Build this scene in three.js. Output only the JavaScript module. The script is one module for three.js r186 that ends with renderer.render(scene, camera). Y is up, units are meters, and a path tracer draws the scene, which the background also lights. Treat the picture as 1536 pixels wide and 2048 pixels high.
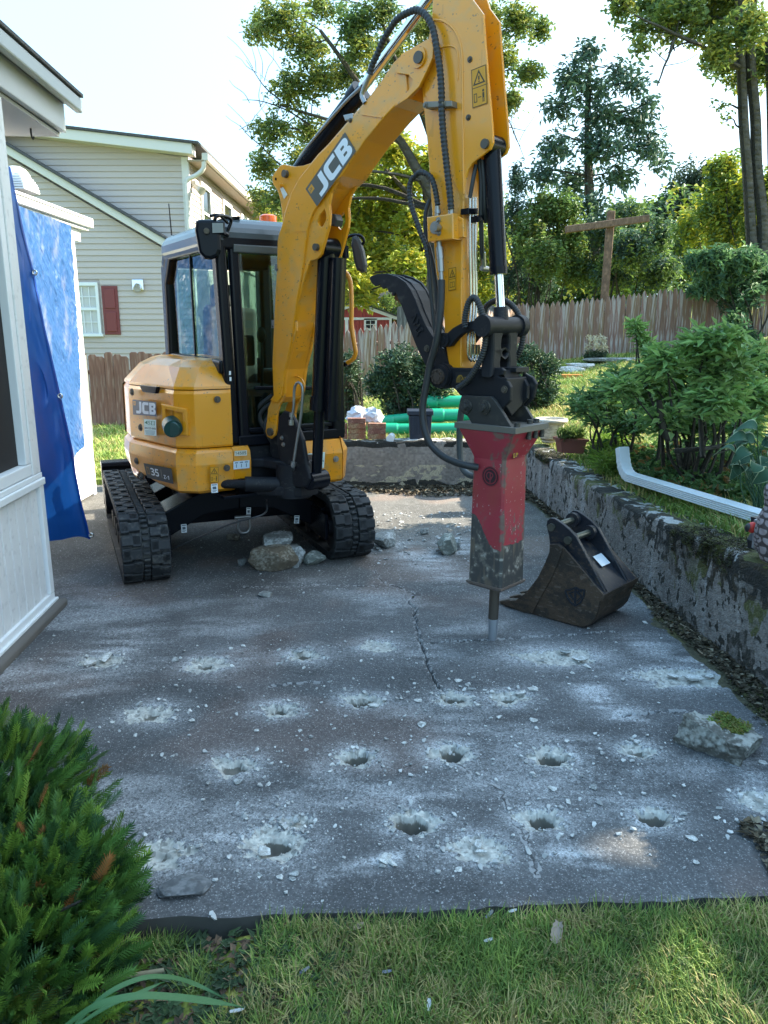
import * as THREE from 'three';
import { mergeGeometries } from 'three/addons/utils/BufferGeometryUtils.js';
import { RoundedBoxGeometry } from 'three/addons/geometries/RoundedBoxGeometry.js';
import { ConvexGeometry } from 'three/addons/geometries/ConvexGeometry.js';
import { ImprovedNoise } from 'three/addons/math/ImprovedNoise.js';

// ---------------------------------------------------------------- camera, sky, sun, exposure
const scene = new THREE.Scene();
const PITCH = 13.5 * Math.PI / 180, EYE = new THREE.Vector3(0, 1.65, 0);
const camera = new THREE.PerspectiveCamera(2 * Math.atan(1024 / 1538) * 180 / Math.PI, 768 / 1024, 0.05, 400);
camera.position.copy(EYE);
camera.rotation.set(-PITCH, 0, 0);
const renderer = new THREE.WebGLRenderer({ antialias: true });
renderer.toneMapping = THREE.LinearToneMapping;
renderer.toneMappingExposure = 4.1;
renderer.shadowMap.enabled = true;
const SUN = new THREE.Vector3(Math.sin(1.29) * Math.cos(0.52), Math.sin(0.52), -Math.cos(1.29) * Math.cos(0.52)).normalize();
{
  const W = 512, H = 256, d = new Float32Array(W * H * 4);
  for (let j = 0; j < H; j++) for (let i = 0; i < W; i++) {
    const el = ((j + 0.5) / H - 0.5) * Math.PI, az = ((i + 0.5) / W - 0.5) * 2 * Math.PI;
    const y = Math.sin(el), x = Math.cos(az) * Math.cos(el), z = Math.sin(az) * Math.cos(el);
    const c = Math.max(0, x * SUN.x + y * SUN.y + z * SUN.z), t = Math.pow(Math.max(0, y), 0.62);
    const g = 0.55 * Math.pow(c, 2) + 0.9 * Math.pow(c, 10) + 2.5 * Math.pow(c, 60);
    const hor = [0.40, 0.565, 0.65], zen = [0.20, 0.44, 0.74], glow = [1.0, 0.95, 0.84];
    for (let k = 0; k < 3; k++) d[(j * W + i) * 4 + k] = 0.72 * (hor[k] + (zen[k] - hor[k]) * t + g * glow[k]);
    d[(j * W + i) * 4 + 3] = 1;
  }
  const t = new THREE.DataTexture(d, W, H, THREE.RGBAFormat, THREE.FloatType);
  t.mapping = THREE.EquirectangularReflectionMapping; t.magFilter = t.minFilter = THREE.LinearFilter; t.wrapS = THREE.RepeatWrapping; t.needsUpdate = true;
  scene.background = t; scene.environment = t;
}
const sun = new THREE.DirectionalLight(new THREE.Color(1, 0.9, 0.72), 5);
sun.name = 'sun'; sun.position.copy(SUN.clone().multiplyScalar(40)).add(new THREE.Vector3(0, 0, -6)); sun.target.position.set(0, 0, -6);
sun.castShadow = true; sun.shadow.mapSize.set(2048, 2048);
Object.assign(sun.shadow.camera, { left: -20, right: 20, top: 20, bottom: -20, near: 1, far: 90 });
scene.add(sun, sun.target);

// ---------------------------------------------------------------- helpers
const V = (x, y, z) => new THREE.Vector3(x, y, z);
const D2R = Math.PI / 180, UPV = V(0, 1, 0);
function rng(seed) { let s = seed >>> 0; return () => { s = (s + 0x6d2b79f5) | 0; let t = Math.imul(s ^ (s >>> 15), 1 | s); t = (t + Math.imul(t ^ (t >>> 7), 61 | t)) ^ t; return ((t ^ (t >>> 14)) >>> 0) / 4294967296; }; }
const lerp = (a, b, t) => a + (b - a) * t, clamp = (x, a = 0, b = 1) => Math.min(b, Math.max(a, x));
const smooth = (a, b, x) => { const t = clamp((x - a) / (b - a)); return t * t * (3 - 2 * t); };
// value noise
const NT = new Float32Array(65536); { const r = rng(77); for (let i = 0; i < 65536; i++) NT[i] = r(); }
const nh = (i, j) => NT[((i & 255) << 8) | (j & 255)];
function vn(x, y) { const i = Math.floor(x), j = Math.floor(y); let u = x - i, v = y - j; u = u * u * (3 - 2 * u); v = v * v * (3 - 2 * v); const a = nh(i, j), b = nh(i + 1, j), c = nh(i, j + 1), d = nh(i + 1, j + 1); return a + (b - a) * u + (c - a + (a - b - c + d) * u) * v; }
function fbm(x, y, n = 4) { let s = 0, a = 0.5, t = 0; for (let k = 0; k < n; k++) { s += a * vn(x, y); t += a; x = x * 2.03 + 17.3; y = y * 2.03 + 5.1; a *= 0.5; } return s / t; }
const IN = new ImprovedNoise(), n3 = (p, f, o = 0) => IN.noise(p.x * f + o, p.y * f + o * 1.7, p.z * f - o);
// pixels of the photograph -> rays and points in the place
const FW = V(0, -Math.sin(PITCH), -Math.cos(PITCH)), CU = V(0, Math.cos(PITCH), -Math.sin(PITCH));
const ray = (x, y) => FW.clone().addScaledVector(V(1, 0, 0), (x - 768) / 1538).addScaledVector(CU, -(y - 1024) / 1538);
const onY = (x, y, h = 0) => { const r = ray(x, y); return EYE.clone().addScaledVector(r, (h - EYE.y) / r.y); };
const onZ = (x, y, z) => { const r = ray(x, y); return EYE.clone().addScaledVector(r, z / r.z); };
const onX = (x, y, X) => { const r = ray(x, y); return EYE.clone().addScaledVector(r, X / r.x); };
// names, things, parts
const taken = {};
function numbered(n) { const k = taken[n] ?? 0; taken[n] = k + 1; return k ? n + '_' + String(k).padStart(3, '0') : n; }
function tag(o, label, category, group, kind) { if (label) o.userData.label = label; if (category) o.userData.category = category; if (group) o.userData.group = group; if (kind) o.userData.kind = kind; return o; }
function thing(name, label, category, pos = V(0, 0, 0), turn = 0, group) {
  const o = new THREE.Group(); o.name = numbered(name); o.position.copy(pos); o.rotation.y = turn; o.updateMatrix(); scene.add(o);
  o.userData.inv = o.matrix.clone().invert(); return tag(o, label, category, group);
}
const rootOf = (o) => { while (o.parent && o.parent !== scene) o = o.parent; return o; };
function part(parent, name, geo, mat, label) {   // geometry comes in world coordinates
  const g = Array.isArray(geo) ? join(geo) : prep(geo), root = rootOf(parent);
  if (root.userData.inv) g.applyMatrix4(root.userData.inv);
  const m = new THREE.Mesh(g, mat); m.name = name; m.castShadow = m.receiveShadow = true; if (label) m.userData.label = label;
  parent.add(m); return m;
}
function piece(parent, name, geo, mat, pos, rot, scale) { // shared geometry, placed in the parent's own axes
  const m = new THREE.Mesh(geo, mat); m.name = name; m.castShadow = m.receiveShadow = true; if (pos) m.position.copy(pos); if (rot) m.rotation.set(...rot); if (scale) m.scale.set(...scale); parent.add(m); return m;
}
function struct(name, geo, mat) { const g = Array.isArray(geo) ? join(geo) : prep(geo); const m = new THREE.Mesh(g, mat); m.name = numbered(name); m.userData.kind = 'structure'; m.castShadow = m.receiveShadow = true; scene.add(m); return m; }
function solo(name, geo, mat, label, category, group, kind) { const g = Array.isArray(geo) ? join(geo) : prep(geo); const m = new THREE.Mesh(g, mat); m.name = numbered(name); m.castShadow = m.receiveShadow = true; scene.add(m); return tag(m, label, category, group, kind); }
function inst(parent, name, geo, mat, list, colors) {    // list of Matrix4
  const m = new THREE.InstancedMesh(geo, mat, list.length); m.name = parent === scene ? numbered(name) : name; m.castShadow = m.receiveShadow = true;
  for (let i = 0; i < list.length; i++) { m.setMatrixAt(i, list[i]); if (colors) m.setColorAt(i, colors[i]); }
  parent.add(m); return m;
}
// geometry
function prep(g) { if (g.index) g = g.toNonIndexed(); else g = g.clone(); if (!g.attributes.normal) g.computeVertexNormals(); if (!g.attributes.uv) g.setAttribute('uv', new THREE.BufferAttribute(new Float32Array(g.attributes.position.count * 2), 2)); for (const k of Object.keys(g.attributes)) if (!['position', 'normal', 'uv'].includes(k)) g.deleteAttribute(k); g.morphAttributes = {}; return g; }
function join(list) { return mergeGeometries(list.flat(9).map(prep)); }
function uvBox(g, s = 1, o = 0) {   // uv in metres, by the way each face points
  const p = g.attributes.position, n = g.attributes.normal, uv = g.attributes.uv;
  for (let i = 0; i < p.count; i++) {
    const ax = Math.abs(n.getX(i)), ay = Math.abs(n.getY(i)), az = Math.abs(n.getZ(i)); let u, v;
    if (ay >= ax && ay >= az) { u = p.getX(i); v = p.getZ(i); } else if (ax >= az) { u = p.getZ(i); v = p.getY(i); } else { u = p.getX(i); v = p.getY(i); }
    uv.setXY(i, u * s + o, v * s + o * 0.7);
  } return g;
}
function mv(g, pos, rot, sc) { const m = new THREE.Matrix4().compose(pos ?? V(0, 0, 0), new THREE.Quaternion().setFromEuler(new THREE.Euler(...(rot ?? [0, 0, 0]))), sc ? V(...sc) : V(1, 1, 1)); return g.applyMatrix4(m); }
const box = (w, h, d, pos, rot) => mv(prep(new THREE.BoxGeometry(w, h, d)), pos, rot);
const rbox = (w, h, d, r, pos, rot, seg = 2) => mv(prep(new RoundedBoxGeometry(w, h, d, seg, Math.min(r, w / 2.01, h / 2.01, d / 2.01))), pos, rot);
function cyl(p, q, r0, r1 = r0, seg = 14, open = false) {
  const d = q.clone().sub(p), L = d.length(), g = prep(new THREE.CylinderGeometry(r1, r0, L, seg, 1, open));
  const m = new THREE.Matrix4().makeRotationFromQuaternion(new THREE.Quaternion().setFromUnitVectors(UPV, d.normalize())); m.setPosition(p.clone().add(q).multiplyScalar(0.5)); return g.applyMatrix4(m);
}
const ball = (c, r, w = 14, h = 10, sc) => mv(prep(new THREE.SphereGeometry(r, w, h)), c, null, sc);
function tube(pts, r, n = 24, seg = 8, closed = false) { return prep(new THREE.TubeGeometry(new THREE.CatmullRomCurve3(pts, closed, 'centripetal'), n, r, seg, closed)); }
function sweep(pts, n, seg, rad) {  // a tube whose radius changes along its length
  const c = new THREE.CatmullRomCurve3(pts, false, 'centripetal'), f = c.computeFrenetFrames(n, false), pos = [], idx = [], uv = [];
  for (let i = 0; i <= n; i++) { const P = c.getPointAt(i / n), r = rad(i / n, i); for (let j = 0; j <= seg; j++) { const a = j / seg * Math.PI * 2; const q = P.clone().addScaledVector(f.normals[i], r * Math.cos(a)).addScaledVector(f.binormals[i], r * Math.sin(a)); pos.push(q.x, q.y, q.z); uv.push(i / n, j / seg); } }
  for (let i = 0; i < n; i++) for (let j = 0; j < seg; j++) { const a = i * (seg + 1) + j, b = a + seg + 1; idx.push(a, b, a + 1, b, b + 1, a + 1); }
  const g = new THREE.BufferGeometry(); g.setAttribute('position', new THREE.Float32BufferAttribute(pos, 3)); g.setAttribute('uv', new THREE.Float32BufferAttribute(uv, 2)); g.setIndex(idx); g.computeVertexNormals(); return prep(g);
}
function ribbed(pts, r, pitch = 0.012) { const L = new THREE.CatmullRomCurve3(pts, false, 'centripetal').getLength(), n = Math.round(L / pitch) * 4; return sweep(pts, n, 10, (t, i) => r * ((i & 3) < 2 ? 1.0 : 0.84)); }
class Frame {  // an upright plane: u along it, v up, n outwards (u x up)
  constructor(o, u) { this.o = o.clone(); this.u = u.clone().normalize(); this.n = this.u.clone().cross(UPV).normalize(); this.m = new THREE.Matrix4().makeBasis(this.u, UPV, this.n).setPosition(this.o); }
  px(x, y, off = 0) { const r = ray(x, y), p0 = this.o.clone().addScaledVector(this.n, off), t = p0.sub(EYE).dot(this.n) / r.dot(this.n); const q = EYE.clone().addScaledVector(r, t).sub(this.o); return [q.dot(this.u), q.y]; }
  w(u, v, n = 0) { return this.o.clone().addScaledVector(this.u, u).addScaledVector(this.n, n).add(V(0, v, 0)); }
  at(x, y, off = 0) { const [u, v] = this.px(x, y, off); return this.w(u, v, off); }
  poly(pts, off) { return pts.map(([x, y]) => this.px(x, y, off)); }
  extrude(poly, n0, n1, bevel = 0, holes = []) {
    const s = new THREE.Shape(poly.map((p) => new THREE.Vector2(...p))); for (const h of holes) s.holes.push(new THREE.Path(h.map((p) => new THREE.Vector2(...p))));
    const g = new THREE.ExtrudeGeometry(s, { depth: n1 - n0 - 2 * bevel, bevelEnabled: bevel > 0, bevelSize: bevel, bevelThickness: bevel, bevelOffset: -bevel, bevelSegments: 2, curveSegments: 6 });
    g.translate(0, 0, n0 + bevel); return prep(g).applyMatrix4(this.m);
  }
  plate(pts, n0, n1, bevel = 0, ref = n1, holes = []) { return this.extrude(this.poly(pts, ref), n0, n1, bevel, holes.map((h) => this.poly(h, ref))); }
  quad(c, off) { // four corners (photo pixels: top left, top right, bottom right, bottom left) -> a flat print
    const p = c.map(([x, y]) => this.at(x, y, off)); return quadOf(p);
  }
}
function quadOf(p) { const g = new THREE.BufferGeometry(); const o = [0, 3, 2, 0, 2, 1], uv = [[0, 1], [1, 1], [1, 0], [0, 0]]; g.setAttribute('position', new THREE.Float32BufferAttribute(o.flatMap((i) => p[i].toArray()), 3)); g.setAttribute('uv', new THREE.Float32BufferAttribute(o.flatMap((i) => uv[i]), 2)); g.computeVertexNormals(); return g; }
const circlePx = (cx, cy, rx, ry, n = 16, a0 = 0) => Array.from({ length: n }, (_, i) => [cx + rx * Math.cos(a0 - i / n * 2 * Math.PI), cy + ry * Math.sin(a0 - i / n * 2 * Math.PI)]);
function bumpy(g, amp, f, o = 0) { // push vertices along a noise; welds by position so faces stay together
  const p = g.attributes.position, q = V(0, 0, 0);
  for (let i = 0; i < p.count; i++) { q.fromBufferAttribute(p, i); p.setXYZ(i, q.x + amp * n3(q, f, o + 3.1), q.y + amp * n3(q, f, o + 7.7), q.z + amp * n3(q, f, o + 1.3)); }
  g.computeVertexNormals(); return g;
}
// textures
const enc = (x) => { x = clamp(x); return 255 * (x <= 0.0031308 ? 12.92 * x : 1.055 * Math.pow(x, 1 / 2.4) - 0.055); };
const ENC = new Uint8Array(4097); for (let i = 0; i <= 4096; i++) ENC[i] = Math.round(enc(i / 4096));
function tex(w, h, fn, rx = 1, ry = 1, data = false) { // fn(u, v) -> linear r, g, b (or a number)
  const d = new Uint8Array(w * h * 4);
  for (let j = 0; j < h; j++) for (let i = 0; i < w; i++) { const c = fn((i + 0.5) / w, (j + 0.5) / h), o = (j * w + i) * 4; for (let k = 0; k < 3; k++) { const x = clamp(typeof c === 'number' ? c : c[k]); d[o + k] = data ? Math.round(x * 255) : ENC[Math.round(x * 4096)]; } d[o + 3] = 255; }
  const t = new THREE.DataTexture(d, w, h); if (!data) t.colorSpace = THREE.SRGBColorSpace; t.wrapS = t.wrapT = THREE.RepeatWrapping; t.magFilter = THREE.LinearFilter; t.minFilter = THREE.LinearMipmapLinearFilter; t.generateMipmaps = true; t.repeat.set(rx, ry); t.needsUpdate = true; return t;
}
// noise that tiles over the unit square
function tn(u, v, f, s = 0) { const x = u * f, y = v * f, i = Math.floor(x), j = Math.floor(y); let a = x - i, b = y - j; a = a * a * (3 - 2 * a); b = b * b * (3 - 2 * b); const m = (k) => ((k % f) + f) % f; const h = (p, q) => nh(m(p) * 7 + s, m(q) * 13 + s * 3); return lerp(lerp(h(i, j), h(i + 1, j), a), lerp(h(i, j + 1), h(i + 1, j + 1), a), b); }
function tfbm(u, v, f, n = 4, s = 0) { let r = 0, a = 0.5, t = 0; for (let k = 0; k < n; k++) { r += a * tn(u, v, f, s + k * 31); t += a; f *= 2; a *= 0.5; } return r / t; }
function canvasTex(w, h, draw) { const c = document.createElement('canvas'); c.width = w; c.height = h; draw(c.getContext('2d'), w, h); const t = new THREE.CanvasTexture(c); t.colorSpace = THREE.SRGBColorSpace; t.magFilter = THREE.LinearFilter; return t; }
const std = (color, roughness = 0.7, extra = {}) => new THREE.MeshStandardMaterial({ color: new THREE.Color().setRGB(...color), roughness, ...extra });
const phys = (color, roughness, extra = {}) => new THREE.MeshPhysicalMaterial({ color: new THREE.Color().setRGB(...color), roughness, ...extra });
// ---------------------------------------------------------------- ground
const wallX = (z) => z < -5.1 ? lerp(1.48, 1.655, clamp((z + 7.96) / 2.86)) : lerp(1.655, 1.93, clamp((z + 5.1) / 3.6)); // face of the right-hand retaining wall
const ZE = (x) => -1.9 - 0.055 * x + 0.022 * (vn(x * 5 + 3, 1) - 0.5) + 0.012 * (vn(x * 19, 5) - 0.5); // front edge of the slab
function groundY(x, z) {
  if (z > ZE(x) + 0.03 && x < 2.1) return -0.012 - 0.05 * smooth(-0.3, -0.62, x) - 0.015 * fbm(x * 2, z * 2, 2);
  const low = x < 1.5 ? (x < -1.2 ? 1 : 0) : 0;
  const far = clamp((-z - 8) / 5), yard = 0.435 + 0.052 * Math.max(0, -z - 8) + 0.1 * smooth(-5.2, -3.4, z) + (x > 1.7 ? (x - 1.7) * lerp(0.05, 0.105, clamp((-z - 5) / 10)) : (x - 1.7) * 0.105 * far);
  let y = lerp(0.04, yard, smooth(-3.3, -0.75, x));
  if (z > -8.12 && x < wallX(z) + 0.13) y = -0.13;
  if (x > 30 || z < -30) y = lerp(y, 1.2, smooth(0, 25, Math.max(x - 30, -z - 30)));
  if (x < -3.2) y = z > -8.12 ? -0.13 : 0.02;
  return y + 0.03 * (fbm(x * 0.9, z * 0.9, 3) - 0.5) * (x > -3.2 || z < -8.2 ? 1 : 0);
}
const M = {}, Q = 1;
const lawnTex = tex(512, 512, (u, v) => { const a = tfbm(u, v, 6, 5, 1), b = tn(u, v, 128, 5), c = tn(u, v, 256, 9), s = smooth(0.42, 0.68, a); const d = 0.55 + 0.9 * b * c + 0.25 * c; return [lerp(0.16, 0.33, s) * d, lerp(0.22, 0.29, s) * d, lerp(0.03, 0.06, s) * d]; });
M.lawn = std([1, 1, 1], 0.95, { map: lawnTex });
M.soil = std([1, 1, 1], 0.95, { map: tex(256, 256, (u, v) => { const a = tfbm(u, v, 8, 5, 4); return [0.05 + 0.07 * a, 0.04 + 0.05 * a, 0.025 + 0.03 * a]; }) });
{
  const axis = (stops) => { const r = []; for (let k = 0; k < stops.length - 1; k++) { const [a, n] = stops[k], b = stops[k + 1][0]; for (let i = 0; i < n; i++) r.push(lerp(a, b, i / n)); } r.push(stops.at(-1)[0]); return r; };
  const xs = axis([[-160, 8], [-40, 12], [-10, 20], [-3.2, 46], [1.4, 26], [2.3, 30], [4, 40], [12, 20], [40, 8], [160, 0]]), zs = axis([[-160, 8], [-60, 15], [-30, 20], [-16, 56], [-8.4, 16], [-7.8, 60], [-2.05, 30], [-1.7, 30], [0.5, 12], [6, 6], [60, 0]]);
  const pos = [], uv = [], idx = [], W = xs.length;
  zs.forEach((z) => xs.forEach((x) => { pos.push(x, groundY(x, z), z); uv.push(x / 1.6, z / 1.6); }));
  for (let j = 0; j < zs.length - 1; j++) for (let i = 0; i < W - 1; i++) { const a = j * W + i; idx.push(a, a + W, a + 1, a + 1, a + W, a + W + 1); }
  const g = new THREE.BufferGeometry(); g.setAttribute('position', new THREE.Float32BufferAttribute(pos, 3)); g.setAttribute('uv', new THREE.Float32BufferAttribute(uv, 2)); g.setIndex(idx); g.computeVertexNormals();
  struct('lawn', g, M.lawn);
}
// ---------------------------------------------------------------- the broken patio slab
// holes left by the breaker: photo pixel, radius of the hole, radius of the spalled rim, depth (metres)
const HOLES = [[204, 1321, 0.02, 0.1, 0.012], [412, 1329, 0.045, 0.1, 0.03], [608, 1309, 0.05, 0.09, 0.03], [756, 1292, 0.02, 0.09, 0.012], [725, 1401, 0.052, 0.085, 0.1], [558, 1419, 0.04, 0.082, 0.045], [300, 1428, 0.045, 0.1, 0.025], [470, 1531, 0.05, 0.088, 0.028], [712, 1514, 0.052, 0.075, 0.08], [829, 1645, 0.05, 0.082, 0.09], [548, 1688, 0.05, 0.1, 0.05], [319, 1709, 0.03, 0.095, 0.02], [906, 1505, 0.055, 0.088, 0.07], [906, 1396, 0.045, 0.085, 0.07], [1013, 1396, 0.04, 0.085, 0.03], [1109, 1312, 0.03, 0.12, 0.014], [1366, 1354, 0.03, 0.12, 0.014], [1103, 1514, 0.05, 0.085, 0.07], [1277, 1501, 0.038, 0.07, 0.03], [1081, 1637, 0.046, 0.078, 0.07], [1308, 1635, 0.05, 0.068, 0.06], [957, 1698, 0.02, 0.085, 0.012], [1532, 1604, 0.03, 0.08, 0.02], [592, 1644, 0.012, 0.045, 0.006]]
  .map(([x, y, r, R, d], i) => { const p = onY(x, y); return { x: p.x, z: p.z, r, R, d, k: i * 3.7, a: [1.7, 1.6, 1.5].includes(R) ? 1 : R > 0.11 ? 2.2 : 1.25 }; });
const DUST = [[650, 1760, 790, 1715, 0.035, 0.7], [820, 1600, 1000, 1550, 0.05, 0.5], [600, 1600, 800, 1580, 0.1, 0.35], [1150, 1600, 1300, 1620, 0.1, 0.5], [1180, 1380, 1250, 1430, 0.1, 0.6], [1120, 1710, 1210, 1730, 0.06, 0.6], [330, 1700, 420, 1680, 0.14, 0.6], [440, 1640, 620, 1600, 0.1, 0.35], [900, 1440, 1010, 1480, 0.12, 0.3], [760, 1290, 860, 1300, 0.15, 0.4], [420, 1330, 470, 1310, 0.15, 0.4], [1300, 1290, 1420, 1340, 0.15, 0.45], [1080, 1530, 1180, 1560, 0.1, 0.35], [640, 1530, 790, 1640, 0.08, 0.25], [860, 1120, 920, 1090, 0.2, 0.55], [790, 1090, 900, 1150, 0.2, 0.4], [870, 1700, 830, 1650, 0.09, 0.4], [1060, 1470, 1220, 1500, 0.1, 0.3], [180, 1310, 260, 1290, 0.16, 0.5], [1480, 1520, 1536, 1590, 0.06, 0.5]]
  .map(([a, b, c, d, w, s]) => { const p = onY(a, b), q = onY(c, d); return { x0: p.x, z0: p.z, x1: q.x, z1: q.z, w, s }; });
const CRACKS = [
  [[484, 1174], [575, 1173], [630, 1169], [745, 1171], [802, 1174], [833, 1190], [817, 1203], [834, 1217], [829, 1237], [832, 1256], [843, 1291], [866, 1357], [881, 1377], [904, 1394]],
  [[750, 1140], [765, 1163], [802, 1174]], [[862, 1286], [905, 1283], [985, 1279], [1100, 1272], [1235, 1262]], [[1240, 1432], [1330, 1423], [1372, 1423]],
  [[900, 1510], [950, 1560], [1005, 1580], [1022, 1640], [1056, 1682], [1062, 1715], [1078, 1750]], [[540, 1372], [640, 1364]], [[1081, 1637], [1052, 1660], [1058, 1690]]]
  .map((c) => c.map(([x, y]) => { const p = onY(x, y); return [p.x, p.z]; }));
function segD(x, z, a, b, c, d) { const ux = c - a, uz = d - b, t = clamp(((x - a) * ux + (z - b) * uz) / (ux * ux + uz * uz || 1)); return Math.hypot(x - a - ux * t, z - b - uz * t); }
function crackD(x, z) { // signed depth of cracks with a wavering line
  const wx = x + 0.022 * (vn(x * 22, z * 22) - 0.5) + 0.008 * (vn(x * 80, z * 80) - 0.5), wz = z + 0.022 * (vn(x * 22 + 40, z * 22) - 0.5) + 0.008 * (vn(x * 80 + 9, z * 80) - 0.5); let m = 9;
  for (const c of CRACKS) for (let i = 0; i < c.length - 1; i++) { const [a, b] = c[i], [e, f] = c[i + 1]; if (wx < Math.min(a, e) - 0.05 || wx > Math.max(a, e) + 0.05 || wz < Math.min(b, f) - 0.05 || wz > Math.max(b, f) + 0.05) continue; m = Math.min(m, segD(wx, wz, a, b, e, f)); } return m;
}
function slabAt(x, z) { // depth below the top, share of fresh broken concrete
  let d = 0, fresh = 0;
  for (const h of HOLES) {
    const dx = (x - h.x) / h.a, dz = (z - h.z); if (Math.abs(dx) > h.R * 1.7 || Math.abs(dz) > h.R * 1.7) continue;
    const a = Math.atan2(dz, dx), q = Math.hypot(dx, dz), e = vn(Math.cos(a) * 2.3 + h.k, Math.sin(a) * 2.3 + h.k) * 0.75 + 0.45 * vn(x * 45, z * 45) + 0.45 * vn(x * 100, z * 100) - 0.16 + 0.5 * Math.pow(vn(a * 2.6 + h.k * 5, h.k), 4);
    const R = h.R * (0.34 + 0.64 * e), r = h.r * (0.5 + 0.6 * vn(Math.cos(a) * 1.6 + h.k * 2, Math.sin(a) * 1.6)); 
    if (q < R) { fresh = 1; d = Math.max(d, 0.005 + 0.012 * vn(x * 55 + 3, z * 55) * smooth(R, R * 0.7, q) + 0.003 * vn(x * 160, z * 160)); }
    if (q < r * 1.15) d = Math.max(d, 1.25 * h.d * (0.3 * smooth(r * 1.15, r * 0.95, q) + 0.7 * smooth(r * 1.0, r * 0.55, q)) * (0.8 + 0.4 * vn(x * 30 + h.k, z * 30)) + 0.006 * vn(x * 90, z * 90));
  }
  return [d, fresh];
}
function patioColor(x, z) {
  const f1 = fbm(x * 1.3 + 4, z * 1.3, 4), f2 = fbm(x * 5, z * 5 + 9, 4), g1 = vn(x * 210, z * 210), g2 = vn(x * 420 + 7, z * 420), g3 = vn(x * 95 + 3, z * 95);
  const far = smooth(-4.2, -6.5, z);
  let b = 0.055 + 0.045 * f1 + 0.035 * (f2 - 0.35); b *= 1 - 0.25 * smooth(0.55, 0.7, fbm(x * 2.3 + 50, z * 3.1, 4)); b *= 0.62 + 0.45 * g1 + 0.5 * g2 * g3;
  let c = [b * 0.98, b, b * 1.04];
  const pink = smooth(0.56, 0.72, fbm(x * 1.7 + 31, z * 1.7 + 12, 3)); c = [c[0] * (1 + 0.35 * pink), c[1] * (1 + 0.12 * pink), c[2] * (1 + 0.03 * pink)];
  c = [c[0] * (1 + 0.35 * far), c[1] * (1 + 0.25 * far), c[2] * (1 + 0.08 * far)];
  if (g2 > 0.79 && g1 > 0.5) { const k = 0.3 + 0.5 * g3; c = c.map((v) => lerp(v, 0.46, k)); } else if (g2 < 0.2) c = c.map((v) => v * 0.78);        // pale aggregate
  let w = 0;                                                                                   // rock dust
  for (const h of HOLES) { const q = Math.hypot((x - h.x) / h.a, z - h.z); if (q < 0.42) { const s = h.R * 1.1; w = Math.max(w, 0.78 * Math.exp(-q * q / (s * s)) * (0.1 + 1.3 * fbm(x * 9 + h.k, z * 15, 4))); } }
  for (const s of DUST) { const q = segD(x, z, s.x0, s.z0, s.x1, s.z1); if (q < s.w * 2.6) w = Math.max(w, s.s * 0.95 * Math.exp(-q * q / (s.w * s.w)) * clamp(2.6 * fbm(x * 5 + 2, z * 17 + 5, 4) - 0.75)); }
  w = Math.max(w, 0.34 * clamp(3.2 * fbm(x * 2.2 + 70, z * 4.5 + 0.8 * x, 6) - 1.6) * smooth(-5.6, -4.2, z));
  const grain = 0.15 + 1.1 * g2 * 0.9 + 0.7 * (g1 - 0.5) + 0.5 * (g3 - 0.5);
  const a = clamp(w * grain * 1.5); c = [lerp(c[0], 0.56, a), lerp(c[1], 0.575, a), lerp(c[2], 0.59, a)];
  return c;
}
const SLAB = { x0: -4.3, x1: 1.95, z0: -8.15, zm: -4.6, z1: -1.66 };
function slabTex(w, h, z0, z1, x0, x1) {
  return tex(w, h, (u, v) => {
    const x = lerp(x0, x1, u), z = lerp(z1, z0, v); let c = patioColor(x, z);
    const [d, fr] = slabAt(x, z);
    if (fr) { const k = (0.6 + 0.7 * vn(x * 190, z * 190) * vn(x * 60, z * 60 + 8)) * (vn(x * 75 + 5, z * 75) > 0.74 ? 0.6 : 1); c = d > 0.022 + 0.012 * vn(x * 70, z * 70) ? [0.13, 0.122, 0.105] : [0.5 * k, 0.495 * k, 0.455 * k]; }  // deep in the holes the colour goes dark: earth tone plus painted hole shade
    const q = crackD(x, z), wd = (0.0024 + 0.005 * vn(x * 13, z * 13)) * (z > -2.95 ? 0.6 : 1) * (vn(x * 31, z * 31) > 0.3 ? 1 : 0.3); if (q < wd) c = c.map((t) => t * 0.45); else if (q < wd + 0.012 && vn(x * 90, z * 90) > 0.55) c = c.map((t) => lerp(t, 0.33, 0.6));
    const edge = wallX(z) - x; // moss, rot and leaf litter along the foot of the wall
    const ml = fbm(x * 6, z * 6 + 3, 4), mw = lerp(0.09, 0.19, vn(z * 1.7, 3)); if (edge < mw * (0.5 + ml)) { const k = 0.5 + vn(x * 150, z * 150); c = ml > 0.5 ? [0.06 * k, 0.055 * k, 0.03 * k] : [0.075 * k, 0.07 * k, 0.025 * k]; }
    const back = z + 8.02; if (back < 0.55 * (ml - 0.1) && x > -1.6) { const k = 0.4 + vn(x * 150, z * 150); c = ml > 0.5 ? [0.04 * k, 0.036 * k, 0.025 * k] : [0.08 * k, 0.075 * k, 0.03 * k]; }
    return c;
  });
}
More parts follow.
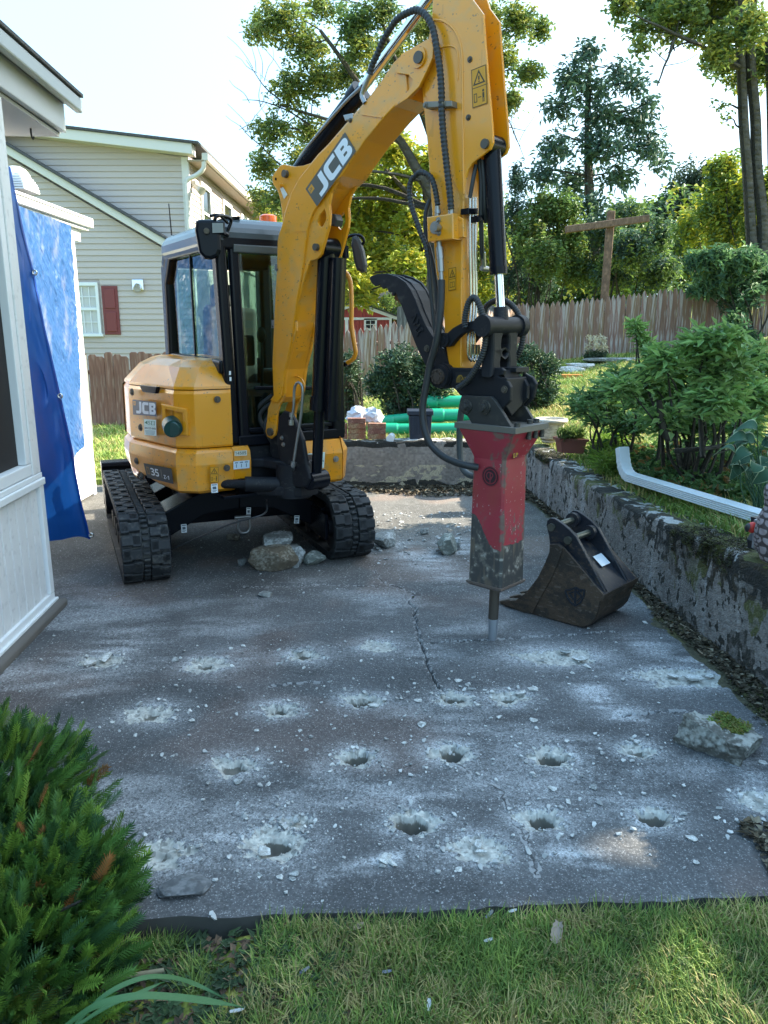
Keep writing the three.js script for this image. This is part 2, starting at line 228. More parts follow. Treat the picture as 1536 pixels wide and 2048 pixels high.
{
  const near = { x0: -1.75, x1: 1.95, z0: -4.6, z1: -1.78 };
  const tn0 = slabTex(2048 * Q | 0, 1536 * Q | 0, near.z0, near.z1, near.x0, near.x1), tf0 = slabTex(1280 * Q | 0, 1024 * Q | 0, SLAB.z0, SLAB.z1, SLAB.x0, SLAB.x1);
  for (const t of [tn0, tf0]) t.wrapS = t.wrapT = THREE.ClampToEdgeWrapping;
  const bump = tex(512, 512, (u, v) => 0.5 * tn(u, v, 128, 3) + 0.3 * tn(u, v, 256, 8) + 0.2 * tfbm(u, v, 16, 3, 6), 1, 1, true);
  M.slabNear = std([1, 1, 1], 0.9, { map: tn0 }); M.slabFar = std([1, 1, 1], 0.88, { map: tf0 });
  const sheet = (x0, x1, z0, z1, nx, nz, B, depth) => {
    const pos = [], uv = [], idx = [];
    for (let j = 0; j <= nz; j++) for (let i = 0; i <= nx; i++) { const x = lerp(x0, x1, i / nx), z = lerp(Math.min(z1, ZE(x)), z0, j / nz); let y = 0.004 * (fbm(x * 3, z * 3, 3) - 0.5);
      if (depth) { y += 0.003 * (vn(x * 70, z * 70) - 0.5); const [d] = slabAt(x, z); y -= d; const q = crackD(x, z); if (q < 0.009 && z < -2.95) y -= 0.02 * smooth(0.009, 0.002, q) * smooth(0.2, 0.6, vn(x * 13, z * 13) + 0.2); } else { const q = crackD(x, z); if (q < 0.02) y -= 0.012 * smooth(0.02, 0.004, q); }
      pos.push(x, y, z); uv.push((x - B.x0) / (B.x1 - B.x0), (z - B.z1) / (B.z0 - B.z1)); }
    const W = nx + 1; for (let j = 0; j < nz; j++) for (let i = 0; i < nx; i++) { const a = j * W + i; idx.push(a, a + 1, a + W, a + 1, a + W + 1, a + W); }
    const g = new THREE.BufferGeometry(); g.setAttribute('position', new THREE.Float32BufferAttribute(pos, 3)); g.setAttribute('uv', new THREE.Float32BufferAttribute(uv, 2)); g.setIndex(idx); g.computeVertexNormals(); return g;
  };
  const slab = new THREE.Group(); slab.name = 'patio_slab'; slab.userData.kind = 'structure'; slab.userData.label = 'dark weathered concrete patio slab with rows of breaker holes, rock dust and cracks'; scene.add(slab);
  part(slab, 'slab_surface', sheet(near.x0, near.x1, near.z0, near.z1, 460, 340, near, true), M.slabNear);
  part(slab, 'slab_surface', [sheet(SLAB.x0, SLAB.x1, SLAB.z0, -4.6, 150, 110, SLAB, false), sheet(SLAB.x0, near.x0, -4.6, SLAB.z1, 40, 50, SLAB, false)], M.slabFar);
  // front edge of the slab
  const edge = new THREE.PlaneGeometry(6.25, 0.12, 320, 4); const p = edge.attributes.position;
  for (let i = 0; i < p.count; i++) { const x = p.getX(i) - 1.175, y = p.getY(i) - 0.058; p.setXYZ(i, x, y, ZE(x) + (y < -0.01 ? 0.012 * (vn(x * 20, y * 40) - 0.3) : 0)); }
  edge.computeVertexNormals(); part(slab, 'slab_edge', uvBox(prep(edge)), std([0.05, 0.05, 0.045], 0.95));
}
// ---------------------------------------------------------------- retaining walls
function wallMesh(path, thick, foot, nx, color, tw, th) { // path: [x, z, top]; thick is measured to the right of the walking direction
  const L = [0]; for (let i = 1; i < path.length; i++) L.push(L[i - 1] + Math.hypot(path[i][0] - path[i - 1][0], path[i][1] - path[i - 1][1]));
  const total = L.at(-1), at = (s) => { let i = 0; while (i < path.length - 2 && s > L[i + 1]) i++; const t = clamp((s - L[i]) / (L[i + 1] - L[i])), a = path[i], b = path[i + 1]; const dx = b[0] - a[0], dz = b[1] - a[1], l = Math.hypot(dx, dz); return { x: lerp(a[0], b[0], t), z: lerp(a[1], b[1], t), y: lerp(a[2], b[2], t), nx: -dz / l, nz: dx / l }; };
  const prof = [[0, 0], [0, 0.14], [0, 0.28], [0, 0.42], [0, 0.56], [0, 0.7], [0, 0.82], [0, 0.92], [0.02, 0.98], [0.06, 1], [0.2, 1], [0.35, 1], [0.5, 1], [0.65, 1], [0.8, 1], [0.94, 1], [1, 0.97], [1, 0.5], [1, 0]];
  const pos = [], uv = [], idx = [], W = prof.length;
  for (let i = 0; i <= nx; i++) { const s = total * i / nx, c = at(s); let len = 0;
    prof.forEach(([t, h], k) => { if (k) len += Math.hypot((t - prof[k - 1][0]) * thick, (h - prof[k - 1][1]) * (c.y - foot));
      const y0 = lerp(foot, c.y, h), q = V(s, y0, t * thick), e = k > 5 && k < 17 ? 1 : 0.35; const off = t * thick + 0.012 * e * n3(q, 9, 2) + 0.02 * e * n3(q, 3, 5), dy = h > 0.9 ? 0.02 * n3(q, 4, 9) + 0.012 * n3(q, 13, 4) + 0.006 * n3(q, 40, 1) : 0;
      pos.push(c.x + c.nx * off, y0 + dy, c.z + c.nz * off); uv.push(s / total, len / 1.3); }); }
  for (let i = 0; i < nx; i++) for (let k = 0; k < W - 1; k++) { const a = i * W + k, b = a + W; idx.push(a, b, a + 1, b, b + 1, a + 1); }
  const g = new THREE.BufferGeometry(); g.setAttribute('position', new THREE.Float32BufferAttribute(pos, 3)); g.setAttribute('uv', new THREE.Float32BufferAttribute(uv, 2)); g.setIndex(idx); g.computeVertexNormals();
  const t = tex(tw, th, (u, v) => color(u * total, v * 1.3)); t.wrapS = t.wrapT = THREE.ClampToEdgeWrapping;
  return [g, std([1, 1, 1], 0.93, { map: t, bumpMap: M.pit ??= tex(512, 512, (u, v) => 0.6 * tfbm(u, v, 32, 3, 2) + 0.4 * tn(u, v, 128, 7), 6, 2, true), bumpScale: 0.012 })];
}
const blk = (a) => [0.012 * a, 0.011 * a, 0.009 * a];
{ // right wall; walking away from the camera would put the yard on the right, so walk from far to near with the face first
  const path = [[1.48, -7.96, 0.46], [1.57, -6.6, 0.455], [1.655, -5.1, 0.46], [1.78, -3.46, 0.565], [1.93, -1.5, 0.6]];
  const [g, m] = wallMesh(path.slice().reverse(), 0.26, -0.12, 300, (s, y) => {
    const z = s, top = 0.6, k = 0.75 + 0.5 * vn(s * 120, y * 120), st = fbm(s * 9, y * 0.8, 4), bl = fbm(s * 2.2, y * 2.2 + 4, 4), gr = vn(s * 60, y * 60);
    let c = [0.21, 0.19, 0.175].map((q) => q * (0.55 + 0.85 * st) * (0.75 + 0.5 * bl));
    if (st > 0.56 && y < top) c = c.map((q) => lerp(q, 0.3, smooth(0.56, 0.75, st) * 0.6));                  // pale run-offs
    c = c.map((q) => q * (0.75 + 0.5 * gr));
    const lowH = (s < 2.2 ? 0.24 : 0.13) + 0.2 * (fbm(s * 7, 4, 4) - 0.4) + 0.06 * (vn(s * 40, 1) - 0.5); if (y < lowH && fbm(s * 18, y * 14, 4) > 0.3 + 0.3 * smooth(lowH - 0.1, lowH, y)) { const bl2 = blk(1 + 2.5 * k), m = 0.45 + 0.55 * smooth(0.35, 0.55, fbm(s * 30, y * 26, 3)); return c.map((q, i) => lerp(q, bl2[i], m)); }
    const rim = y - (0.5 - 0.06 * smooth(2.5, 0, s)); // hanging moss from the rim
    const drip = (0.2 * Math.max(0, fbm(s * 2.6, 1, 2) - 0.3) + 0.12 * (fbm(s * 11, 3, 3) - 0.35) + 0.05 * vn(s * 45, 2)) * (s < 3.2 ? 1.5 : 0.8); if (rim > -drip && fbm(s * 16, y * 9, 4) > 0.36 + 0.22 * smooth(-drip + 0.1, -drip, rim) + (s < 3.3 ? 0 : 0.08) && y < 0.82) { const w = fbm(s * 5 + 9, y * 5, 3); const q2 = w > 0.56 ? [0.085 * k, 0.088 * k, 0.03 * k] : w > 0.44 ? [0.04 * k, 0.032 * k, 0.02 * k] : blk(1.8 * k), m = 0.4 + 0.6 * smooth(0.4, 0.56, fbm(s * 34, y * 20, 3)); return y > 0.56 ? q2 : c.map((q, i) => lerp(q, q2[i], m)); }
    if (y > 0.62) { const li = fbm(s * 16, y * 16, 4); return li > 0.5 ? [0.36, 0.36, 0.35].map((q) => q * k) : li > 0.42 ? [0.16, 0.15, 0.13].map((q) => q * k) : [0.05, 0.045, 0.03].map((q) => q * k); }
    if (fbm(s * 26, y * 22, 3) > 0.69) return blk(2.5);
    return c;
  }, 2048, 512);
  tag(solo('retaining_wall', g, m, 'long streaked grey concrete retaining wall with mossy top edge, beside the bucket', 'wall'));
  const [g2, m2] = wallMesh([[1.52, -8.0, 0.485], [0.2, -8.0, 0.49], [-2.4, -7.95, 0.46]], 0.25, -0.12, 160, (s, y) => {
    const k = 0.75 + 0.5 * vn(s * 110, y * 110), bl = fbm(s * 3, y * 3, 4), gr = vn(s * 50, y * 50), p = fbm(s * 5 + 3, y * 7 + 1, 4); let c = [0.23, 0.2, 0.175].map((q) => q * (0.6 + 0.8 * bl) * (0.75 + 0.5 * gr));
    if (p > 0.46 && y > 0.12 && y < 0.36 && fbm(s * 22, y * 22, 3) > 0.42) c = [0.44, 0.38, 0.27].map((q) => q * k);
    if (y < 0.13 + 0.1 * fbm(s * 5, 2, 3) && fbm(s * 12, y * 12, 3) > 0.4) c = blk(1 + 2 * k);
    if (y > 0.55 && y < 0.68 && fbm(s * 12, y * 14, 3) > 0.42) c = blk(1.5);
    if (y > 0.64) c = fbm(s * 14, y * 14, 3) > 0.52 ? [0.42 * k, 0.42 * k, 0.41 * k] : [0.1 * k, 0.09 * k, 0.07 * k];
    return c;
  }, 1024, 256);
  tag(solo('retaining_wall', g2, m2, 'low blotchy tan concrete retaining wall at the back of the patio', 'wall'));
}
// ---------------------------------------------------------------- materials of the buildings
M.white = std([0.72, 0.74, 0.75], 0.45); M.trim = std([0.62, 0.6, 0.56], 0.5); M.dark = std([0.01, 0.01, 0.012], 0.6);
M.whiteDirt = std([1, 1, 1], 0.5, { map: tex(256, 256, (u, v) => { const a = tfbm(u, v, 4, 5, 2), b = tfbm(u, v, 32, 3, 5); const k = 0.62 + 0.12 * a - 0.1 * smooth(0.6, 0.8, b); return [k, k * 1.01, k * 1.01]; }) });
M.roof = std([1, 1, 1], 0.95, { map: tex(256, 256, (u, v) => { const a = tn(u, v, 64, 2), b = tn(u, v, 128, 9); const k = 0.05 + 0.09 * a * b; return [k, k, k * 1.05]; }) });
M.soffit = std([0.42, 0.42, 0.42], 0.6); M.fascia = std([0.5, 0.51, 0.52], 0.35, { metalness: 0.1 });
M.glass = new THREE.MeshPhysicalMaterial({ color: 0xffffff, roughness: 0.02, transmission: 1, thickness: 0, ior: 1.5 });
M.blackGlass = phys([0.012, 0.014, 0.016], 0.12, { specularIntensity: 0.8 });

// ---------------------------------------------------------------- porch on the left (screened, ribbed white panels)
{
  const u = V(0.05, 0, 0.76).normalize().negate(), o = V(-2.008, 0, -4.395); // u runs towards the far corner; u x up points into the yard
  const f = new Frame(o, u); // v up, n = +x side
  const L = 3.6; // length towards the camera
  const t = thing('screened_porch', 'white screened porch with ribbed lower panels and dark screen, left edge', 'porch', o.clone());
  // ribbed boards below the sill
  for (let i = 0; i < 26; i++) { const w = 0.104, u0 = -0.05 - i * w, h = 0.745; const a = f.extrude([[u0 - w + 0.004, 0.075], [u0 - 0.004, 0.075], [u0 - 0.004, h], [u0 - w + 0.004, h]], -0.03, 0.0, 0.006); part(t, 'panel_board', a, M.whiteDirt); }
  part(t, 'panel_backing', f.extrude([[-L, 0.05], [0, 0.05], [0, 0.76], [-L, 0.76]], -0.06, -0.014), std([0.4, 0.41, 0.42], 0.6));
  part(t, 'base_rail', [f.extrude([[-L, 0.06], [0.012, 0.06], [0.012, 0.1], [-L, 0.1]], -0.05, 0.018, 0.004), f.extrude([[-L, 0.045], [0.02, 0.045], [0.02, 0.062], [-L, 0.062]], -0.05, 0.035, 0.003)], M.white);
  part(t, 'corner_post', f.extrude([[-0.05, 0.102], [0.012, 0.102], [0.012, 0.76], [-0.05, 0.76]], -0.06, 0.02, 0.006), M.white);
  part(t, 'sill', [f.extrude([[-L, 0.76], [0.02, 0.76], [0.02, 0.8], [-L, 0.8]], -0.08, 0.03, 0.006), f.extrude([[-L, 0.802], [0.015, 0.802], [0.015, 0.83], [-L, 0.83]], -0.08, 0.016, 0.004)], M.white);
  part(t, 'corner_post', [f.extrude([[-0.1, 0.832], [0.012, 0.832], [0.012, 2.82], [-0.1, 2.82]], -0.08, 0.012, 0.006)], M.whiteDirt);
  part(t, 'screen_frame', [f.extrude([[-L, 0.834], [-0.103, 0.834], [-0.103, 0.9], [-L, 0.9]], -0.06, 0.006, 0.006), f.extrude([[-0.165, 0.903], [-0.103, 0.903], [-0.103, 2.5], [-0.165, 2.5]], -0.06, 0.004, 0.005), f.extrude([[-L, 2.5], [-0.103, 2.5], [-0.103, 2.82], [-L, 2.82]], -0.06, 0.004, 0.005)], M.white);
  part(t, 'dark_screen', f.extrude([[-L, 0.903], [-0.168, 0.903], [-0.168, 2.5], [-L, 2.5]], -0.05, -0.04), std([0.012, 0.011, 0.012], 0.75));
  part(t, 'end_wall', box(1.4, 2.5, 0.05, f.w(-0.03, 1.33, -0.78)), M.whiteDirt);
  part(t, 'footing', bumpy(uvBox(rbox(0.14, 0.1, L, 0.02, f.w(-L / 2 + 0.06, 0.0, 0.0), [0, Math.atan2(u.x, u.z), 0], 5)), 0.02, 9), std([0.12, 0.11, 0.1], 0.95));
  // eaves: beam, soffit, fascia, gutter, roof edge
  const F2 = (pts, n0, n1, b) => f.extrude(pts, n0, n1, b);
  const ex = 0.95; // how far the eave runs past the corner
  part(t, 'soffit', F2([[-L, 2.83], [ex - 0.02, 2.83], [ex - 0.02, 2.85], [-L, 2.85]], -0.9, 0.0), M.soffit);
  part(t, 'eave_beam', F2([[-L, 2.82], [ex, 2.86], [ex, 3.03], [-L, 2.98]], 0.002, 0.04, 0.004), M.fascia);
  part(t, 'eave_soffit', F2([[-L, 2.985], [ex + 0.02, 3.032], [ex + 0.02, 3.05], [-L, 3.0]], -0.3, 0.075), M.soffit);
  part(t, 'gutter', [F2([[-L, 2.96], [ex + 0.1, 3.0], [ex + 0.1, 3.085], [-L, 3.045]], 0.077, 0.125, 0.01)], std([0.4, 0.43, 0.45], 0.35));
  part(t, 'roof', [F2([[-L, 3.05], [ex + 0.11, 3.092], [ex + 0.11, 3.115], [-L, 3.07]], -1.6, 0.135, 0.004)], M.roof);
  part(t, 'eave_end', F2([[ex - 0.01, 2.852], [ex + 0.01, 2.852], [ex + 0.01, 3.03], [ex - 0.01, 3.03]], -0.9, 0.0), M.fascia);
  part(t, 'hook', tube([f.w(0.72, 2.83, -0.1), f.w(0.72, 2.795, -0.1), f.w(0.74, 2.775, -0.1), f.w(0.76, 2.79, -0.1)], 0.006, 12, 6), M.dark);
}
// ---------------------------------------------------------------- white clapboard house with the eave, behind the porch
{
  const f = new Frame(V(-2.95, 0, -7.6), V(0, 0, -1)); // u away from the camera, n = +x
  const t = thing('clapboard_house', 'white clapboard one-storey house behind the porch, partly hung with a crinkled blue tarp', 'house', V(-2.95, 0, -7.6));
  const ex = 0.163;
  for (let i = 0; i < 15; i++) { const y = 0.02 + i * ex; const g = new THREE.BufferGeometry(); // a lapped board: thin at the top, thick at the lower edge
    const a = f.extrude([[-4.6, y], [-0.0, y], [-0.0, y + ex + 0.01], [-4.6, y + ex + 0.01]], -0.02, 0.0);
    const p = a.attributes.position; for (let k = 0; k < p.count; k++) if (p.getX(k) > -2.96 && p.getY(k) < y + 0.01) p.setX(k, p.getX(k) + 0.016); a.computeVertexNormals(); part(t, 'clapboard', a, M.white); }
  part(t, 'corner_board', [f.extrude([[0.0, 0], [0.075, 0], [0.075, 2.5], [0.0, 2.5]], -0.06, 0.022, 0.004)], M.white);
  part(t, 'wall', [box(0.1, 2.5, 4.6, V(-3.03, 1.25, -5.3)), box(4, 2.5, 0.06, V(-5.05, 1.25, -7.62))], std([0.6, 0.6, 0.6], 0.7));
  part(t, 'soffit', f.extrude([[-4.6, 2.56], [0.28, 2.56], [0.28, 2.575], [-4.6, 2.575]], -0.1, 0.09), M.white);
  part(t, 'fascia', [f.extrude([[-4.6, 2.45], [0.2, 2.45], [0.2, 2.555], [-4.6, 2.555]], 0.0, 0.035, 0.004)], M.white);
  part(t, 'gutter', [f.extrude([[-4.6, 2.585], [0.32, 2.585], [0.32, 2.675], [-4.6, 2.675]], 0.06, 0.13, 0.012)], M.white);
  part(t, 'gable_trim', [box(2.2, 0.12, 0.03, V(-4.05, 2.58, -7.72))], M.trim);
  const r = prep(new THREE.PlaneGeometry(3.2, 5.5)); const m = new THREE.Matrix4().makeBasis(V(0.97, -0.24, 0), V(0, 0, -1), V(0.24, 0.97, 0)).setPosition(-4.36, 3.03, -5.1); part(t, 'roof', uvBox(r.applyMatrix4(m), 1.2), M.roof);
  { // louvred roof vent
    const c = V(-3.12, 2.78, -7.0); const g = []; for (let i = 0; i < 9; i++) { const a = i / 8; g.push(rbox(0.26 - 0.02 * i * a, 0.016, 0.3 - 0.02 * i * a, 0.006, c.clone().add(V(0, 0.02 * i, 0)))); } g.push(ball(c.clone().add(V(0, 0.1, 0)), 0.12, 12, 8, [1, 0.8, 1])); part(t, 'roof_vent', g, M.white);
  }
}
// ---------------------------------------------------------------- tarps
M.tarp = phys([0.012, 0.13, 0.52], 0.32, { specularIntensity: 0.9, transmission: 0.12 });
function cloth(corner, nu, nv, fold) { // corner(u, v) -> point, fold(u, v) -> offset along the sheet's normal
  const pos = [], uv = [], idx = []; for (let j = 0; j <= nv; j++) for (let i = 0; i <= nu; i++) { const u = i / nu, v = j / nv, p = corner(u, v).add(fold(u, v)); pos.push(p.x, p.y, p.z); uv.push(u, v); }
  for (let j = 0; j < nv; j++) for (let i = 0; i < nu; i++) { const a = j * (nu + 1) + i; idx.push(a, a + 1, a + nu + 1, a + 1, a + nu + 2, a + nu + 1); }
  const g = new THREE.BufferGeometry(); g.setAttribute('position', new THREE.Float32BufferAttribute(pos, 3)); g.setAttribute('uv', new THREE.Float32BufferAttribute(uv, 2)); g.setIndex(idx); g.computeVertexNormals(); return g;
}
{
  // crinkled sheet nailed to the clapboards
  const tl = onX(18, 366, -2.9), tr = onX(128, 424, -2.9), bl = onX(70, 1000, -2.9), br = onX(152, 850, -2.9); bl.y = 0.3; br.y = 0.55; tl.y = Math.min(tl.y, 2.57); tr.y = 2.55;
  const P = (u, v) => tl.clone().lerp(tr, u).lerp(bl.clone().lerp(br, u), 1 - v);
  const crease = (u, v) => { let s = 0; const x = u * 1.2, y = v * 2.2; for (const [f, a] of [[3, 0.010], [9, 0.005], [21, 0.0035], [43, 0.0025]]) s += a * (1 - 2 * Math.abs(2 * vn(x * f + f, y * f * 0.7 + 0.6 * x * f) - 1)); return s; };
  const mt = tex(512, 512, (u, v) => { const a = tfbm(u, v, 8, 5, 3), b = tfbm(u, v, 24, 4, 8), s = smooth(0.48, 0.95, a * 0.65 + b * 0.35); return [lerp(0.026, 0.17, s), lerp(0.08, 0.19, s), lerp(0.21, 0.27, s)]; });
  const t = thing('blue_tarp', 'crinkled sunlit blue tarp nailed flat over the white clapboard wall', 'tarp', tl.clone(), 0);
  part(t, 'sheet', cloth(P, 150, 260, (u, v) => V(0.05 + crease(u, v), 0, 0)), phys([1, 1, 1], 0.3, { map: mt, specularIntensity: 1 }));
  // the plain sheet hanging from the porch corner
  const a = onZ(2, 300, -5.0), b = onZ(24, 336, -5.35), c = onZ(88, 1082, -4.95), d = onZ(188, 1074, -5.45);
  const P2 = (u, v) => { const l = a.clone().lerp(c, 1 - v), r = b.clone().lerp(d, 1 - v); l.x -= 0.12; const q = l.lerp(r, u); return q; };
  const t2 = thing('blue_tarp', 'plain dark blue tarp with eyelets hanging from the porch corner to the ground', 'tarp', c.clone());
  part(t2, 'sheet', cloth(P2, 40, 120, (u, v) => V(0.012 * Math.sin(v * 9 + u * 4) * (1 - v) + 0.006 * vn(u * 9, v * 20), 0, 0.05 * Math.sin(u * 7 + v * 2) * (1 - v * 0.8) + 0.03 * vn(u * 4, v * 7) + 0.02 * (1 - 2 * Math.abs(2 * vn(u * 3 + v * 5, v * 9 - u * 3) - 1)) * u * (1 - u) * 4)), phys([1, 1, 1], 0.38, { map: tex(256, 256, (u, v) => { const k = 0.8 + 0.35 * tfbm(u, v, 6, 4, 2), w = tn(u, v, 128, 1) * 0.15; return [0.009 * k, (0.08 + 0.03 * w) * k, (0.32 + 0.12 * w) * k]; }), transmission: 0.15 }));
  part(t2, 'hem', cloth((u, v) => P2(0.965 + 0.035 * u, v).add(V(0, 0, 0.012)), 3, 120, (u, v) => V(0.012 * Math.sin(v * 9 + 4) * (1 - v) + 0.006 * vn(9, v * 20) + 0.004, 0, 0.05 * Math.sin(7 + v * 2) * (1 - v * 0.8) + 0.03 * vn(4, v * 7))), phys([0.004, 0.06, 0.34], 0.4));
  for (const v of [0.012, 0.415, 0.74]) { const p = P2(0.975, v).add(V(0.02, 0, 0.05 * Math.sin(6.8 + v * 2) * (1 - v * 0.8) + 0.03 * vn(4, v * 7) + 0.02)); part(t2, 'eyelet', mv(prep(new THREE.TorusGeometry(0.014, 0.006, 8, 16)), p), std([0.75, 0.75, 0.7], 0.25, { metalness: 0.9 })); }
}
// ---------------------------------------------------------------- beige neighbour house
{
  const Z = -17, f = new Frame(V(0, 0, Z), V(1, 0, 0)), t = thing('neighbour_house', 'large beige vinyl-sided two-storey house with red shutter behind the fence', 'house', V(-5, 0, Z));
  const sid = [0.47, 0.405, 0.37]; M.siding = std(sid, 0.62); const ms = [0.97, 1, 1.03].map((k) => std(sid.map((q) => q * k), 0.62));
  const cR = -4.03, rr = rng(5), ex = 0.118, course = (y, x0, x1, zo, m, x1t = x1, x0t = x0) => { const g = f.extrude([[x0, y], [x1, y], [x1t, y + ex], [x0t, y + ex]], zo - 0.012, zo); const p = g.attributes.position; for (let k = 0; k < p.count; k++) if (p.getZ(k) > Z + zo - 0.004 && p.getY(k) < y + 0.004) p.setZ(k, p.getZ(k) + 0.02); g.computeVertexNormals(); part(t, 'siding_board', g, m); };
  // rake line of the main roof and of the lower front roof, as heights over x
  const main = (x) => 5.05 + (cR - x) * 0.11, low = (x) => 3.36 + (-4.70 - x) * 0.582;
  for (let y = 0.4; y < 5.5; y += ex) { // upper gable, behind
    const xr = cR - 0.02; let xl = -7.9; if (y + ex > main(cR)) xl = -7.9; const xm = y < 3.3 ? null : Math.max(-7.9, -4.70 - (y - 3.36) / 0.582); if (xm === null || y + ex > main(cR) + 0.02 && false) continue;
    const top = Math.min(xr, cR - (y + ex - 5.05) / 0.11); if (top > xm + 0.05) course(y, xm - 0.15, Math.min(xr, cR - (y - 5.05) / 0.11), 0, ms[(rr() * 3) | 0], top);
  }
  for (let y = 0.4; y < 5.2; y += ex) { // lower front section, a little nearer
    const xr = y + ex < 3.2 ? cR - 0.0 : Math.min(cR, -4.70 - (y + ex - 3.30) / 0.582); if (xr < -7.9) break;
    const cuts = y > 1.42 && y < 2.56; course(y, -7.9, cuts ? -6.62 : Math.min(cR, y < 3.2 ? cR : -4.70 - (y - 3.30) / 0.582), 0.12, ms[(rr() * 3) | 0], cuts ? -6.62 : xr); if (cuts) course(y, -5.99, xr, 0.12, ms[(rr() * 3) | 0]); }
  part(t, 'wall', [f.extrude([[-7.9, 0.2], [cR, 0.2], [cR, 5.05], [-7.9, main(-7.9)]], -0.2, -0.02), f.extrude([[-7.9, 0.2], [cR, 0.2], [cR, 3.0], [-4.9, 3.4], [-7.9, 5.0]], 0.0, 0.1)], M.siding);
  part(t, 'rake_board', f.extrude([[-8.2, main(-8.2)], [cR + 0.18, main(cR + 0.18)], [cR + 0.18, main(cR + 0.18) + 0.2], [-8.2, main(-8.2) + 0.2]], 0.0, 0.32, 0.01), M.trim);
  part(t, 'roof', f.extrude([[-8.3, main(-8.3) + 0.202], [cR + 0.32, main(cR + 0.32) + 0.202], [cR + 0.32, main(cR + 0.32) + 0.25], [-8.3, main(-8.3) + 0.25]], -9, 0.36), M.roof);
  part(t, 'rake_board', f.extrude([[-8.2, low(-8.2)], [-4.45, low(-4.45)], [-4.45, low(-4.45) + 0.17], [-8.2, low(-8.2) + 0.17]], 0.11, 0.3, 0.01), M.trim);
  part(t, 'roof', f.extrude([[-8.2, low(-8.2) + 0.172], [-4.4, low(-4.4) + 0.172], [-4.4, low(-4.4) + 0.23], [-8.2, low(-8.2) + 0.23]], 0.0, 0.36, 0.01), M.roof);
  part(t, 'corner_board', f.extrude([[cR - 0.12, 0.3], [cR + 0.03, 0.3], [cR + 0.03, 5.04], [cR - 0.12, 5.04]], -0.1, 0.035, 0.006), M.trim);
  // window, lights, sash
  const w0 = -6.59, w1 = -6.02, y0 = 1.52, y1 = 2.5;
  const win = part(t, 'window', [f.extrude([[w0 - 0.03, y0 - 0.06], [w1 + 0.03, y0 - 0.06], [w1 + 0.03, y0], [w0 - 0.03, y0]], 0.1, 0.2, 0.005), f.extrude([[w0, y0], [w0 + 0.06, y0], [w0 + 0.06, y1], [w0, y1]], 0.1, 0.18, 0.005), f.extrude([[w1 - 0.06, y0], [w1, y0], [w1, y1], [w1 - 0.06, y1]], 0.1, 0.18, 0.005), f.extrude([[w0, y1], [w1, y1], [w1, y1 + 0.07], [w0, y1 + 0.07]], 0.1, 0.185, 0.005), f.extrude([[w0 + 0.06, 2.0], [w1 - 0.06, 2.0], [w1 - 0.06, 2.06], [w0 + 0.06, 2.06]], 0.1, 0.16, 0.005)], M.white);
  part(win, 'curtain', f.extrude([[w0 + 0.05, y0], [w1 - 0.05, y0], [w1 - 0.05, y1], [w0 + 0.05, y1]], 0.10, 0.112), std([0.5, 0.5, 0.47], 0.9));
  for (let i = 1; i < 3; i++) for (const [a, b] of [[y0 + 0.02, 1.99], [2.07, y1 - 0.02]]) part(win, 'muntin', box(0.018, b - a, 0.012, V(lerp(w0 + 0.06, w1 - 0.06, i / 3), (a + b) / 2, Z + 0.13)), M.white);
  for (const y of [1.76, 2.28]) part(win, 'muntin', box(0.45, 0.018, 0.012, V((w0 + w1) / 2, y, Z + 0.133)), M.white);
  part(win, 'pane', f.extrude([[w0 + 0.06, y0], [w1 - 0.06, y0], [w1 - 0.06, y1], [w0 + 0.06, y1]], 0.145, 0.148), M.glass);
  const sh = part(t, 'shutter', [f.extrude([[-5.955, 1.5], [-5.62, 1.5], [-5.62, 2.5], [-5.955, 2.5]], 0.135, 0.165, 0.006)], std([0.17, 0.03, 0.03], 0.55));
  for (const [a, b] of [[1.56, 1.97], [2.04, 2.44]]) part(sh, 'shutter_panel', f.extrude([[-5.9, a], [-5.675, a], [-5.675, b], [-5.9, b]], 0.16, 0.182, 0.012), std([0.18, 0.032, 0.032], 0.5));
  part(t, 'dryer_vent', [f.extrude([[-5.29, 2.41], [-5.05, 2.41], [-5.05, 2.63], [-5.29, 2.63]], 0.13, 0.2, 0.02), cyl(V(-5.17, 2.5, Z + 0.2), V(-5.17, 2.43, Z + 0.26), 0.07, 0.08, 12)], phys([0.75, 0.76, 0.78], 0.15, { metalness: 0.9 }));
  // the long side under the eave, running away
  const s = new Frame(V(cR + 0.03, 0, Z - 0.05), V(0, 0, -1));
  for (let y = 3.2; y < 5.0; y += ex) { const g = s.extrude([[0.03, y], [9, y], [9, y + ex], [0.03, y + ex]], -0.03, 0.0); const p = g.attributes.position; for (let k = 0; k < p.count; k++) if (p.getX(k) > cR + 0.02 && p.getY(k) < y + 0.004) p.setX(k, p.getX(k) + 0.02); g.computeVertexNormals(); part(t, 'siding_board', g, ms[1]); }
  part(t, 'wall', s.extrude([[0, 0.2], [9, 0.2], [9, 5.0], [0, 5.0]], -0.2, -0.035), M.siding);
  part(t, 'soffit', s.extrude([[-0.2, 4.93], [9.2, 4.93], [9.2, 4.96], [-0.2, 4.96]], 0, 0.34), std([0.3, 0.24, 0.17], 0.6));
  part(t, 'gutter', s.extrude([[-0.2, 4.95], [9.2, 4.95], [9.2, 5.09], [-0.2, 5.09]], 0.3, 0.42, 0.015), M.trim);
